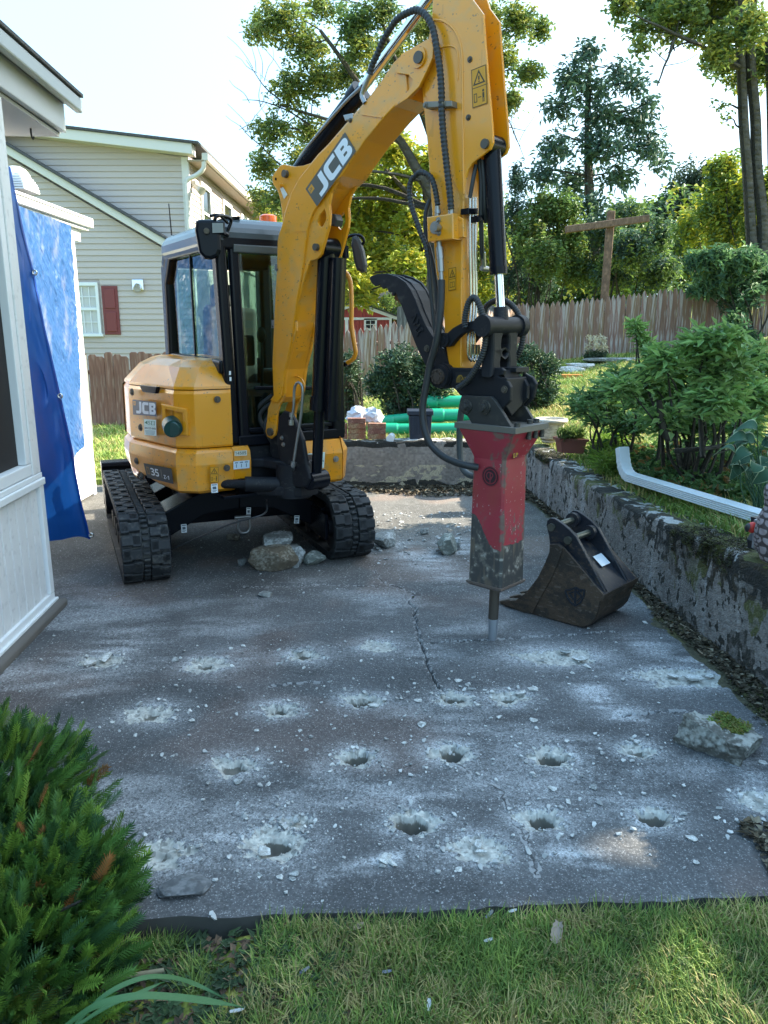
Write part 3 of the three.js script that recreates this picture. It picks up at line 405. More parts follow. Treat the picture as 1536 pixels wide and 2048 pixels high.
  for (const [a, b] of [[0.75, 1.7], [3.1, 4.2], [5.6, 6.7]]) { const w = part(t, 'window', [s.extrude([[a, 3.5], [b, 3.5], [b, 3.58], [a, 3.58]], 0, 0.06), s.extrude([[a, 4.62], [b, 4.62], [b, 4.72], [a, 4.72]], 0, 0.06), s.extrude([[a, 3.58], [a + 0.09, 3.58], [a + 0.09, 4.62], [a, 4.62]], 0, 0.06), s.extrude([[b - 0.09, 3.58], [b, 3.58], [b, 4.62], [b - 0.09, 4.62]], 0, 0.06), s.extrude([[a + 0.09, 4.08], [b - 0.09, 4.08], [b - 0.09, 4.13], [a + 0.09, 4.13]], 0, 0.05)], M.white); part(w, 'pane', s.extrude([[a + 0.09, 3.58], [b - 0.09, 3.58], [b - 0.09, 4.62], [a + 0.09, 4.62]], 0.018, 0.022), M.blackGlass); }
  part(t, 'downspout', [tube([V(cR + 0.36, 4.98, Z + 0.1), V(cR + 0.34, 4.8, Z + 0.1), V(cR + 0.2, 4.68, Z + 0.1), V(cR + 0.0, 4.58, Z + 0.1), V(cR - 0.02, 4.4, Z + 0.1), V(cR - 0.02, 3.0, Z + 0.1)], 0.05, 40, 8)], M.trim);
  part(t, 'floodlight', [cyl(V(cR + 0.12, 4.5, Z - 0.1), V(cR + 0.28, 4.38, Z + 0.05), 0.05, 0.09, 10), box(0.1, 0.1, 0.08, V(cR + 0.08, 4.55, Z - 0.12))], std([0.4, 0.38, 0.34], 0.5));
}
// ---------------------------------------------------------------- fences
{
  const wood = (a, b, s) => tex(128, 512, (u, v) => { const g = tn(u, v * 0.25, 32, s) * 0.6 + tfbm(u, v, 4, 4, s + 3) * 0.6, w = smooth(0.45, 0.75, tfbm(u, v, 6, 4, s + 9)); const k = 0.55 + 0.6 * g; return [lerp(a[0], b[0], w) * k, lerp(a[1], b[1], w) * k, lerp(a[2], b[2], w) * k]; });
  const mats = [0, 1, 2, 3].map((i) => std([1, 1, 1], 0.9, { map: wood([0.22, 0.115 + 0.01 * i, 0.09], [0.40, 0.345, 0.32], i * 11) }));
  const red = [0, 1, 2].map((i) => std([1, 1, 1], 0.9, { map: wood([0.24, 0.115, 0.08], [0.34, 0.21, 0.155], i * 17 + 4) }));
  const shp = (w, h, tip) => { const s = new THREE.Shape(); const a = w / 2; s.moveTo(-a, 0); s.lineTo(a, 0); s.lineTo(a, h - 0.14); if (tip) { s.quadraticCurveTo(a * 1.05, h - 0.07, 0, h); s.quadraticCurveTo(-a * 1.05, h - 0.07, -a, h - 0.14); } else { s.lineTo(a, h - 0.03); s.lineTo(a * 0.55, h); s.lineTo(-a * 0.55, h); s.lineTo(-a, h - 0.03); } s.closePath(); const g = new THREE.ExtrudeGeometry(s, { depth: 0.018, bevelEnabled: true, bevelSize: 0.003, bevelThickness: 0.003, bevelSegments: 1, curveSegments: 4 }); const q = prep(g), p = q.attributes.position, uv = q.attributes.uv; for (let i = 0; i < p.count; i++) uv.setXY(i, p.getX(i) / w * 0.9 + 0.5, p.getY(i) / 1.4); return q; };
  const r = rng(31);
  function fence(name, label, path, h, pw, tip, ms) {
    const t = thing(name, label, 'fence', V(...path[0])); const gs = [0.97, 1, 1.025].map((k) => shp(pw - 0.008, h * k, tip));
    for (let i = 0; i < path.length - 1; i++) { const a = V(...path[i]), b = V(...path[i + 1]), d = b.clone().sub(a), L = Math.hypot(d.x, d.z), n = Math.max(1, Math.round(L / pw)), ry = Math.atan2(-d.z, d.x);
      for (let k = 0; k < n; k++) { const p = a.clone().lerp(b, (k + 0.5) / n).sub(t.position); p.y += 0.012 * (r() - 0.5); const m = piece(t, 'picket', gs[(r() * 3) | 0], ms[(r() * ms.length) | 0], p, [0.02 * (r() - 0.5), ry, 0.025 * (r() - 0.5)]); m.name = 'picket'; }
      for (const y of [h * 0.2, h * 0.75]) part(t, 'rail', cyl(a.clone().add(V(0, y, -0.05)), b.clone().add(V(0, y, -0.05)), 0.035, 0.035, 4), ms[0]);
      for (let k = 0; k <= Math.floor(L / 2.4); k++) { const p = a.clone().lerp(b, k * 2.4 / L); part(t, 'post', box(0.09, h * 0.95, 0.09, V(p.x, p.y + h * 0.47, p.z - 0.12)), ms[0]); } }
    return t;
  }
  fence('picket_fence', 'reddish brown board fence behind the excavator at left, below the beige house', [[-5.6, 0.03, -13], [-3.4, 0.06, -13]], 1.17, 0.14, false, red);
  fence('picket_fence', 'weathered pink picket fence stretch between excavator cab and claw', [[-1.6, 0.3, -13], [-0.56, 0.46, -13], [0.55, 0.55, -13], [1.5, 0.72, -14.1]], 1.2, 0.108, true, mats);
  fence('picket_fence', 'long weathered picket fence climbing to the right below the wooden cross post', [[1.5, 0.72, -14.1], [2.65, 0.95, -15.5], [4.2, 1.1, -15.5], [6.3, 1.3, -15.5], [7.6, 1.5, -15.2], [9.5, 1.75, -14.6]], 1.13, 0.1, true, mats);
  { const t = thing('board_fence', 'grey weathered upright board fence behind the claw, left of the dipper', 'fence', V(0.2, 0.5, -17)); const gr = [0, 1].map((i) => std([1, 1, 1], 0.95, { map: wood([0.13, 0.12, 0.11], [0.24, 0.23, 0.21], i * 7 + 60) })); const g = shp(0.14, 1.55, false);
    for (let i = 0; i < 17; i++) piece(t, 'board', g, gr[i & 1], V(0.15 + i * 0.15, 0.05 - (i < 5 ? 0.02 : 0), 0.01 * (r() - 0.5)), [0, 0, 0.01 * (r() - 0.5)]); }
  // chain-link gate post with green slats
  { const t = thing('chain_link_gate', 'green slatted chain-link gate panel standing beside the white clapboard corner', 'gate', V(-4.3, 0, -11)); const c = onZ(174, 858, -11.2); const g = [], pr = rng(8);
    part(t, 'frame', [cyl(V(c.x - 0.17, 0, c.z), V(c.x - 0.17, 1.27, c.z), 0.02), cyl(V(c.x + 0.1, 0, c.z + 0.1), V(c.x + 0.1, 1.27, c.z + 0.1), 0.02), cyl(V(c.x - 0.17, 1.25, c.z), V(c.x + 0.1, 1.25, c.z + 0.1), 0.018), cyl(V(c.x - 0.25, 0.9, c.z + 0.05), V(c.x + 0.02, 0.9, c.z + 0.1), 0.022)], std([0.25, 0.27, 0.27], 0.5, { metalness: 0.6 }));
    for (let i = 0; i < 14; i++) { const u = i / 14; g.push(tube([0, 1, 2, 3, 4, 5, 6, 7, 8, 9, 10, 11, 12].map((k) => V(c.x - 0.16 + 0.25 * ((u + (k & 1 ? 0.5 / 14 : 0))), 0.05 + k * 0.1, c.z + 0.09 * u)), 0.007, 36, 5)); } part(t, 'mesh_wire', g, std([0.03, 0.1, 0.07], 0.5));
    for (let i = 0; i < 6; i++) part(t, 'slat', box(0.035, 1.2, 0.006, V(c.x - 0.14 + i * 0.042, 0.63, c.z - 0.004 + 0.016 * i)), std([0.02, 0.055, 0.04], 0.6)); }
}
// ---------------------------------------------------------------- sheds and the wooden cross post beyond the fence
{
  const Z = -20, f = new Frame(V(0, 0, Z), V(1, 0, 0)), t = thing('red_shed', 'small red wooden shed with white trim and window beyond the fence', 'shed', V(-0.6, 0.7, Z)), rd = std([0.36, 0.055, 0.05], 0.7);
  const P = (l) => f.poly(l, 0);
  const [ax] = f.px(712, 604), [, ya] = f.px(706, 604), [xr, yr] = f.px(788, 630), yl = f.px(690, 612)[1], xl = ax - (xr - ax);
  for (let i = 0; i < 22; i++) { const x0 = lerp(xl + 0.08, xr - 0.08, i / 22), x1 = lerp(xl + 0.08, xr - 0.08, (i + 1) / 22) - 0.008, top = (x) => ya - 0.06 - Math.abs(x - ax) * (ya - yr) / (xr - ax); part(t, 'siding_board', f.extrude([[x0, 0.6], [x1, 0.6], [x1, top(x1)], [x0, top(x0)]], -0.03, 0, 0.004), rd); }
  part(t, 'wall', [f.extrude([[xl + 0.06, 0.5], [xr - 0.06, 0.5], [xr - 0.06, yr - 0.05], [ax, ya - 0.06], [xl + 0.06, yr - 0.05]], -2.5, -0.03)], rd);
  const pitch = (s) => f.extrude([[ax, ya], [ax + s * (xr - ax) * 1.08, yr - 0.03], [ax + s * (xr - ax) * 1.08, yr - 0.12], [ax, ya - 0.09]], 0.0, 0.06, 0.004);
  part(t, 'rake_board', [pitch(1), pitch(-1)], M.white);
  part(t, 'roof', [f.extrude([[ax, ya + 0.03], [ax + (xr - ax) * 1.12, yr - 0.02], [ax + (xr - ax) * 1.12, yr - 0.06], [ax, ya]], -2.7, 0.1), f.extrude([[ax, ya + 0.03], [ax - (xr - ax) * 1.12, yr - 0.02], [ax - (xr - ax) * 1.12, yr - 0.06], [ax, ya]], -2.7, 0.1)], M.roof);
  part(t, 'trim_band', [f.extrude([[xl + 0.06, yr - 0.12], [xr - 0.06, yr - 0.12], [xr - 0.06, yr - 0.06], [xl + 0.06, yr - 0.06]], 0.002, 0.03), f.extrude([[xr - 0.12, 0.6], [xr - 0.06, 0.6], [xr - 0.06, yr - 0.12], [xr - 0.12, yr - 0.12]], 0.002, 0.03), f.extrude([[ax - 0.28, 0.6], [ax - 0.2, 0.6], [ax - 0.2, yr - 0.12], [ax - 0.28, yr - 0.12]], 0.002, 0.028)], M.white);
  const [wa, wt] = f.px(732, 641), [wb, wbm] = f.px(750, 657); const w = part(t, 'window', [f.extrude([[wa - 0.05, wbm - 0.05], [wb + 0.05, wbm - 0.05], [wb + 0.05, wt + 0.05], [wa - 0.05, wt + 0.05]], 0.0, 0.03, 0, [[[wa, wbm], [wa, wt], [wb, wt], [wb, wbm]]]), box(0.015, wt - wbm, 0.02, V((wa + wb) / 2, (wt + wbm) / 2, Z + 0.02)), box(wb - wa, 0.015, 0.02, V((wa + wb) / 2, (wt + wbm) / 2, Z + 0.022))], M.white); part(w, 'pane', f.extrude([[wa, wbm], [wb, wbm], [wb, wt], [wa, wt]], 0.003, 0.006), M.blackGlass);
  // grey-roofed outbuilding behind the claw
  const t2 = thing('outbuilding', 'pale grey roofed outbuilding with dark posts behind the claw', 'shed', V(1, 0.6, -22)), g = new Frame(V(0, 0, -22), V(1, 0, 0));
  part(t2, 'roof', [g.plate([[812, 562], [852, 565], [846, 588], [820, 588]], -1.8, 0, 0.01)], std([0.5, 0.48, 0.45], 0.8));
  part(t2, 'roof', [g.plate([[745, 594], [790, 576], [826, 576], [826, 584], [790, 586], [750, 599]], -1.8, 0, 0.01)], std([0.3, 0.27, 0.25], 0.9));
  part(t2, 'post', [g.plate([[832, 588], [836, 588], [836, 660], [832, 660]], -0.1, 0), g.plate([[784, 586], [787, 586], [787, 660], [784, 660]], -0.1, 0), g.plate([[818, 588], [862, 588], [862, 591], [818, 591]], -0.1, 0.01)], std([0.06, 0.03, 0.025], 0.8));
  part(t2, 'wall', g.plate([[790, 584], [848, 590], [848, 700], [790, 700]], -1.7, -0.4), std([0.28, 0.14, 0.11], 0.8));
  // wooden cross post
  const wd = std([1, 1, 1], 0.9, { map: tex(128, 256, (u, v) => { const k = 0.6 + 0.7 * tn(u, v * 0.25, 32, 4) * tfbm(u, v, 4, 3, 3) * 1.6; return [0.2 * k, 0.125 * k, 0.085 * k]; }) });
  const t3 = thing('clothes_pole', 'weathered wooden cross-shaped clothes pole standing behind the picket fence', 'pole', V(4.74, 1.0, -17));
  part(t3, 'post', uvBox(bumpy(rbox(0.15, 3.1, 0.14, 0.02, V(4.70, 2.45, -17), [0, 0, -0.012], 3), 0.008, 3), 3), wd);
  const a = onZ(1130, 460, -16.9), b = onZ(1297, 437, -16.9), d = b.clone().sub(a); part(t3, 'crossarm', uvBox(rbox(d.length(), 0.14, 0.12, 0.02, a.clone().lerp(b, 0.5).add(V(0, 0, 0.03)), [0, 0, Math.atan2(d.y, d.x)], 3), 3), wd);
}
// ---------------------------------------------------------------- trees and shrubs
function leafGeo(n, len, wid, spread, seed, droop = 0.3, fold = 0.25) { // a twig tip: n pointed leaves, each two folded halves
  const r = rng(seed), pos = [];
  for (let i = 0; i < n; i++) {
    const a = r() * 6.283, e = (r() - 0.35) * 1.6, d = V(Math.cos(a) * Math.cos(e), Math.sin(e) - droop, Math.sin(a) * Math.cos(e)).normalize(), b = V((r() - 0.5) * spread, (r() - 0.5) * spread, (r() - 0.5) * spread);
    const s = d.clone().cross(V(r() - 0.5, 1.2, r() - 0.5)).normalize(), up = s.clone().cross(d).normalize(), L = len * (0.7 + 0.6 * r()), w = wid * (0.7 + 0.6 * r());
    const tip = b.clone().addScaledVector(d, L).addScaledVector(up, -0.12 * L), m1 = b.clone().addScaledVector(d, L * 0.45).addScaledVector(s, w / 2).addScaledVector(up, w * fold), m2 = b.clone().addScaledVector(d, L * 0.45).addScaledVector(s, -w / 2).addScaledVector(up, w * fold);
    for (const v of [b, m1, tip, b, tip, m2]) pos.push(v.x, v.y, v.z);
  }
  const g = new THREE.BufferGeometry(); g.setAttribute('position', new THREE.Float32BufferAttribute(pos, 3)); g.computeVertexNormals(); return g;
}
const leafMat = (t = 0.42, rough = 0.55) => new THREE.MeshPhysicalMaterial({ color: 0xffffff, roughness: rough, transmission: t, thickness: 0, specularIntensity: 0.5 });
M.leaf = leafMat(0.5, 0.75); M.leafDark = leafMat(0.28, 0.6);
M.bark = std([1, 1, 1], 0.95, { map: tex(128, 256, (u, v) => { const a = tn(u, v * 0.5, 16, 2) * 0.6 + tfbm(u, v, 6, 4, 5) * 0.6; const k = 0.45 + 0.7 * a; return [0.085 * k, 0.075 * k, 0.06 * k]; }, 1, 3), bumpMap: tex(128, 128, (u, v) => tn(u, v * 0.5, 16, 2), 1, 3, true), bumpScale: 0.03 });
const LEAF = { maple: leafGeo(9, 0.14, 0.1, 0.3, 1), oak: leafGeo(9, 0.2, 0.085, 0.32, 2, 0.7), bush: leafGeo(10, 0.12, 0.065, 0.24, 3), big: leafGeo(10, 0.3, 0.24, 0.6, 4), small: leafGeo(14, 0.045, 0.02, 0.09, 5, -0.3), mid: leafGeo(8, 0.085, 0.04, 0.1, 6, 0.2) };
const Qt = (r) => new THREE.Quaternion().setFromEuler(new THREE.Euler((r() - 0.5) * 0.9, r() * 6.283, (r() - 0.5) * 0.9));
// blobs: [centre, rx, ry, count]; colours: list of linear colours; limbs join each blob to the nearest trunk point
function foliage(blobs, r, colors, scale = 1) {
  const ms = [], cs = [], c = new THREE.Color();
  for (const b of blobs) { const [P, rx, ry, n, tint] = b; for (let i = 0; i < n; i++) { const a = r() * 6.283, z = r() * 2 - 1, q = Math.sqrt(1 - z * z), d = Math.pow(r(), 0.45); const wob = 0.75 + 0.5 * n3(V(q * Math.cos(a), z, q * Math.sin(a)), 2.2, P.x * 3 + P.y); const p = V(P.x + rx * d * wob * q * Math.cos(a), P.y + ry * d * wob * z, P.z + rx * d * wob * q * Math.sin(a)); const s = scale * (0.75 + 0.5 * r());
    ms.push(new THREE.Matrix4().compose(p, Qt(r), V(s, s, s))); const k = colors[(r() * colors.length) | 0], v = 0.75 + 0.5 * r(), t = tint ?? [1, 1, 1]; c.setRGB(k[0] * v * t[0], k[1] * v * t[1], k[2] * v * t[2]); cs.push(c.clone()); } }
  return [ms, cs];
}
function limbTube(a, b, r0, r1, r, sag = 0.2) { const L = a.distanceTo(b), m1 = a.clone().lerp(b, 0.35).add(V((r() - 0.5) * L * 0.2, L * sag * 0.6 * r(), (r() - 0.5) * L * 0.2)), m2 = a.clone().lerp(b, 0.7).add(V((r() - 0.5) * L * 0.22, L * sag * r(), (r() - 0.5) * L * 0.22)); return sweep([a, m1, m2, b], 10, 6, (t) => lerp(r0, r1, t)); }
function tree(o) {
  const r = rng(o.seed), t = thing(o.name, o.label, 'tree', o.trunks[0][0].clone(), 0, o.group), g = [], nodes = [];
  for (const [a, b, r0, r1, bend] of o.trunks) { const L = a.distanceTo(b), pts = [a]; for (let i = 1; i < 5; i++) pts.push(a.clone().lerp(b, i / 5).add(V((r() - 0.5) * L * (bend ?? 0.04), 0, (r() - 0.5) * L * (bend ?? 0.04)))); pts.push(b); g.push(sweep(pts, 24, 10, (s) => lerp(r0, r1, s))); const c = new THREE.CatmullRomCurve3(pts); for (let i = 3; i <= 12; i++) nodes.push([c.getPoint(i / 12), lerp(r0, r1, i / 12)]); }
  part(t, 'trunk', uvBox(join(g)), o.bark ?? M.bark);
  const lg = []; for (const [P, rx, ry, n] of o.blobs) { let best = null, bd = 1e9; for (const q of nodes) { const d = q[0].distanceTo(P) + (q[0].y > P.y ? 1.2 : 0) * (q[0].y - P.y); if (d < bd) { bd = d; best = q; } } const lr = Math.min(best[1] * 0.42, 0.015 + 0.01 * bd); lg.push(limbTube(best[0], P, lr, lr * 0.4, r)); for (let k = 0; k < (o.twigs ?? 5); k++) { const a = r() * 6.283, z = r() * 2 - 1, q = Math.sqrt(1 - z * z); lg.push(limbTube(P.clone().lerp(best[0], 0.25 * r()), V(P.x + rx * q * Math.cos(a) * 0.95, P.y + ry * z * 0.95, P.z + rx * q * Math.sin(a) * 0.95), lr * 0.35, 0.006, r, 0.1)); } }
  for (const [a, b, r0] of o.bare ?? []) { lg.push(limbTube(a, b, r0, 0.005, r, 0.15)); for (let k = 0; k < 5; k++) { const s = a.clone().lerp(b, 0.3 + 0.6 * r()); lg.push(limbTube(s, s.clone().add(V((r() - 0.5) * 0.9, 0.2 + 0.5 * r(), (r() - 0.5) * 0.6)), r0 * 0.4, 0.003, r, 0.1)); } }
  part(t, 'limbs', uvBox(join(lg)), o.bark ?? M.bark);
  const [ms, cs] = foliage(o.blobs, r, o.colors, o.scale); const inv = t.userData.inv; for (const m of ms) m.premultiply(inv);
  const c = inst(t, 'crown', o.leaf, o.mat ?? M.leaf, ms, cs); c.userData.kind = 'stuff'; return t;
}
const blobs = (z, list, n, dz = 1.2, seed = 1) => { const r = rng(seed); return list.map(([x, y, rx, ry, k, t]) => { const zz = z + (r() - 0.5) * 2 * dz, P = onZ(x, y, zz), m = -zz / 1538 * 1.03; return [P, rx * m, ry * m, Math.round(n * (k ?? 1) * (rx * ry) / 2000), t]; }); };
const MAPLE = [[0.16, 0.235, 0.06], [0.22, 0.28, 0.06], [0.11, 0.18, 0.06], [0.32, 0.33, 0.06]], GOLD = [[0.44, 0.47, 0.05], [0.34, 0.42, 0.05], [0.52, 0.48, 0.05], [0.25, 0.34, 0.05]], OAK = [[0.075, 0.145, 0.1], [0.1, 0.18, 0.11], [0.06, 0.12, 0.09]], GREEN = [[0.16, 0.26, 0.07], [0.22, 0.32, 0.075], [0.11, 0.19, 0.06]];
// the maple behind the machine
{
  const z = -16.5, P = (x, y, dz = 0) => onZ(x, y, z + dz);
  tree({ name: 'maple_tree', label: 'tall thin-crowned maple with bare twigs rising behind the excavator boom', seed: 11, leaf: LEAF.maple, colors: MAPLE, scale: 0.6,
    trunks: [[P(868, 640), P(872, 400), 0.19, 0.14], [P(872, 405), P(800, 280), 0.12, 0.08], [P(800, 282), P(640, 60, 0.5), 0.08, 0.03], [P(872, 405), P(905, 230), 0.12, 0.07], [P(900, 250), P(1010, 60, -0.5), 0.06, 0.03], [P(880, 330), P(760, 30), 0.07, 0.03], [P(800, 282), P(560, 210), 0.05, 0.02]],
    blobs: blobs(z, [[560, 40, 60, 40], [515, 65, 34, 26], [610, 95, 60, 42], [650, 18, 50, 26], [710, 50, 46, 42, 1, [0.6, 0.75, 1]], [585, 180, 56, 42], [545, 265, 46, 36], [625, 270, 46, 40], [530, 335, 40, 36], [570, 395, 50, 42], [520, 400, 30, 30], [690, 150, 56, 46], [760, 25, 50, 30, 1, [0.7, 0.8, 1]], [640, 160, 40, 40], [720, 100, 36, 40], [1035, 40, 40, 40], [1005, 115, 34, 46], [1060, 150, 36, 26], [1020, 200, 26, 34], [980, 30, 40, 30], [1080, 60, 26, 30], [640, 350, 40, 40], [600, 330, 40, 40], [850, 60, 60, 50], [920, 110, 56, 50], [780, 110, 50, 46], [880, 190, 56, 46], [790, 190, 46, 40], [960, 200, 36, 40]], 115, 1.0, 3),
    bare: [[P(620, 250), P(485, 200), 0.02], [P(600, 260), P(478, 260), 0.018], [P(560, 200), P(492, 120), 0.016], [P(905, 300), P(1052, 262), 0.022], [P(1000, 170), P(1050, 320), 0.016], [P(560, 330), P(480, 250), 0.015]] });
  tree({ name: 'maple_tree', label: 'bright yellow-green maple seen between the boom and the dipper', seed: 12, leaf: LEAF.maple, colors: GOLD, scale: 0.95,
    trunks: [[onZ(860, 660, -18.5), onZ(850, 350, -18.5), 0.16, 0.09], [onZ(852, 420, -18.5), onZ(760, 330, -18.5), 0.08, 0.03]],
    blobs: blobs(-18.5, [[790, 300, 50, 40], [740, 365, 52, 42], [810, 370, 54, 42], [760, 430, 60, 44], [700, 470, 46, 42], [830, 450, 46, 50], [760, 520, 60, 50], [700, 540, 40, 40], [820, 540, 60, 40], [720, 590, 40, 26], [860, 330, 36, 40], [690, 420, 34, 34]], 115, 1.0, 4) });
  // dark oak
  tree({ name: 'oak_tree', label: 'dark narrow oak standing against the white sky left of the cross pole', seed: 13, leaf: LEAF.oak, colors: OAK, mat: M.leafDark, scale: 0.85,
    trunks: [[onZ(1194, 560, -21), onZ(1180, 130, -21), 0.17, 0.05]],
    blobs: blobs(-21, [[1175, 105, 36, 24], [1142, 150, 40, 34], [1240, 145, 36, 28], [1180, 175, 40, 30], [1120, 215, 38, 30], [1195, 225, 52, 34], [1265, 165, 36, 18], [1270, 240, 48, 32], [1300, 205, 24, 16], [1110, 290, 46, 32], [1200, 290, 60, 40], [1290, 290, 46, 34], [1085, 345, 36, 30], [1150, 360, 50, 34], [1240, 350, 46, 26], [1320, 320, 24, 20], [1180, 410, 40, 30]], 66, 0.9, 5), twigs: 4 });
  // tall maple at the right with several stems
  const z2 = -15.5; const R = (x, y, dz = 0) => onZ(x, y, z2 + dz);
  tree({ name: 'maple_tree', label: 'multi-stemmed tall maple at the right edge, branches overhanging the yard', seed: 14, leaf: LEAF.maple, colors: MAPLE, scale: 0.75,
    trunks: [[R(1506, 520), R(1478, 60), 0.105, 0.08, 0.015], [R(1526, 520), R(1500, 40), 0.11, 0.085, 0.015], [R(1556, 520), R(1536, 60), 0.1, 0.075, 0.015], [R(1478, 70), R(1470, -220), 0.09, 0.05], [R(1500, 50), R(1520, -250), 0.1, 0.05], [R(1478, 135), R(1390, 85, 0.4), 0.06, 0.03], [R(1392, 86, 0.4), R(1270, 30, 0.6), 0.035, 0.015], [R(1350, 75, 0.4), R(1314, 172, 0.5), 0.026, 0.012]],
    blobs: blobs(z2, [[1240, 18, 36, 22], [1300, 15, 46, 30], [1360, 25, 50, 34], [1290, 60, 40, 20], [1345, 65, 36, 18], [1410, 45, 46, 40], [1460, 10, 46, 40], [1440, 85, 34, 26], [1500, 60, 40, 46], [1455, 130, 34, 28], [1430, 125, 26, 22], [1520, 130, 36, 44], [1470, 165, 20, 16], [1400, -20, 80, 40], [1500, -40, 80, 50], [1280, 95, 22, 12], [1440, 215, 12, 8, 0.6], [1450, 240, 8, 6, 0.6]], 90, 0.8, 6),
    bare: [[R(1390, 85, 0.4), R(1330, 110, 0.3), 0.02]] });
}
// rounded background growth, each its own shrub or small tree
function shrub(name, label, cat, seed, base, bl, leaf, colors, scale, mat, stems = 5, group) {
  const r = rng(seed), t = thing(name, label, cat, base.clone(), 0, group), g = [];
  for (let i = 0; i < stems; i++) { const b = bl[i % bl.length]; const a = base.clone().add(V((r() - 0.5) * 0.3, 0, (r() - 0.5) * 0.3)); const q = b[0].clone().add(V((r() - 0.5) * b[1], b[2] * 0.5 * r(), (r() - 0.5) * b[1])); g.push(limbTube(a, q, 0.01 + 0.006 * a.distanceTo(q), 0.004, r, 0.12)); }
  part(t, 'stems', uvBox(join(g)), M.bark);
  const [ms, cs] = foliage(bl, r, colors, scale); for (const m of ms) m.premultiply(t.userData.inv); const c = inst(t, 'foliage', leaf, mat ?? M.leaf, ms, cs); c.userData.kind = 'stuff'; return t;
}
{
  const B = (x, y, z) => { const p = onZ(x, y, z); p.y = groundY(p.x, p.z); return p; };
  const L = [
    ['leafy_tree', 'sunlit yellow-green tree behind the red shed and the claw', 21, -24, [[640, 500, 50, 60], [700, 560, 60, 50], [760, 580, 50, 40], [620, 580, 50, 50], [560, 470, 40, 60], [530, 430, 30, 50]], GOLD, 46, 0.95],
    ['leafy_tree', 'slim feathery dark tree just right of the dipper cylinder', 22, -20, [[1035, 360, 24, 40], [1030, 430, 34, 46], [1050, 500, 40, 50], [1020, 560, 44, 44], [1080, 570, 40, 40]], OAK, 60, 0.8],
    ['leafy_tree', 'mid green bushy growth below the dark oak, left of the cross pole', 23, -19, [[1090, 420, 46, 44], [1130, 480, 54, 46], [1090, 520, 50, 50], [1160, 540, 54, 44], [1060, 470, 40, 50], [1130, 420, 40, 34]], [...GREEN, [0.12, 0.15, 0.02]], 60, 1.0],
    ['leafy_tree', 'deep green bushy growth behind and right of the cross pole', 24, -18.6, [[1210, 460, 50, 44], [1260, 500, 56, 50], [1220, 550, 60, 40], [1310, 480, 50, 50], [1320, 550, 56, 44], [1250, 430, 50, 34]], [...GREEN, ...OAK], 62, 1.0],
    ['leafy_tree', 'hazy rounded grey-green tree on the skyline right of the oak', 25, -30, [[1390, 370, 60, 50], [1350, 410, 50, 50], [1430, 400, 60, 56], [1330, 440, 60, 40]], [[0.05, 0.085, 0.045], [0.06, 0.1, 0.05]], 42, 1.4],
    ['leafy_tree', 'sunlit yellowish tree around the feet of the tall maple', 26, -17, [[1450, 350, 44, 44], [1490, 400, 50, 50], [1430, 420, 46, 44], [1390, 460, 46, 44], [1530, 380, 40, 50], [1450, 470, 50, 40], [1520, 460, 46, 50]], [...GOLD, ...GREEN], 54, 1.0],
    ['leafy_tree', 'small green saplings rising beside the red shed roof', 27, -21, [[775, 605, 22, 16], [800, 625, 24, 20], [830, 640, 30, 20]], GREEN, 80, 0.7],
    ['leafy_tree', 'dense dark thicket filling the gap behind the dipper', 28, -23, [[900, 420, 50, 60], [940, 480, 60, 60], [990, 520, 60, 60], [900, 560, 60, 50], [960, 400, 50, 50], [860, 500, 40, 60], [980, 590, 70, 40]], [...GREEN, ...GOLD], 46, 1.1]];
  for (const [n, lab, seed, z, list, cols, dens, sc] of L) shrub(n, lab, 'tree', seed, B(list[0][0], 640, z), blobs(z, list, dens * 2.7, 0.8, seed), LEAF.bush, cols, sc * 0.95, null, 8);
  { // the wood on the slope behind, one mass of leaves
    const r = rng(99), ms = [], cs = []; for (let i = 0; i < 15000; i++) { const x = lerp(-9, 40, r()), z = -27 - 9 * r(), top = 4.4 + 2.6 * fbm(x * 0.28, 3, 3) + (x > 8 ? 0.08 * (x - 8) : 0) - (x < -1 ? 0.5 * (-1 - x) : 0), y = 0.8 + (top - 0.8) * Math.pow(r(), 0.75), s = 1.5 + 1.0 * r(); ms.push(new THREE.Matrix4().compose(V(x, y, z + 1.2 * fbm(x * 0.8, y * 0.8, 2)), Qt(r), V(s, s, s))); const k = [...GREEN, ...GREEN, ...GOLD, ...OAK][(r() * 13) | 0] ?? GREEN[0], v = 0.7 + 0.6 * r(); cs.push(new THREE.Color().setRGB(k[0] * v, k[1] * v, k[2] * v)); }
    tag(inst(scene, 'woodland', LEAF.bush, M.leaf, ms, cs), 'unbroken green woodland on the slope behind the fence', 'woodland', null, 'stuff'); }
  // creeper spilling over the fence
  shrub('creeper', 'mound of blue-green creeper spilling over the right end of the picket fence', 'plant', 31, B(1500, 690, -15), blobs(-14.9, [[1395, 525, 34, 26], [1440, 520, 44, 30], [1490, 525, 50, 36], [1530, 550, 40, 40], [1430, 565, 50, 32], [1480, 590, 50, 36], [1400, 580, 30, 16], [1470, 640, 24, 20], [1490, 670, 30, 20], [1450, 680, 20, 14]], 100, 0.35, 31), LEAF.mid, [[0.07, 0.16, 0.085], [0.1, 0.2, 0.1], [0.13, 0.24, 0.1]], 1.5, null, 8);
  // clipped shrubs in the bed behind the low wall: feathery sprays on many thin stems
  const bed = (n, lab, seed, x, yb, z, list, dens) => { const p = onZ(x, yb, z); p.y = 0.47; return shrub(n, lab, 'shrub', seed, p, blobs(z, list, dens, 0.22, seed), LEAF.small, [[0.04, 0.085, 0.05], [0.06, 0.115, 0.06], [0.085, 0.14, 0.065]], 1.25, M.leafDark, 46); };
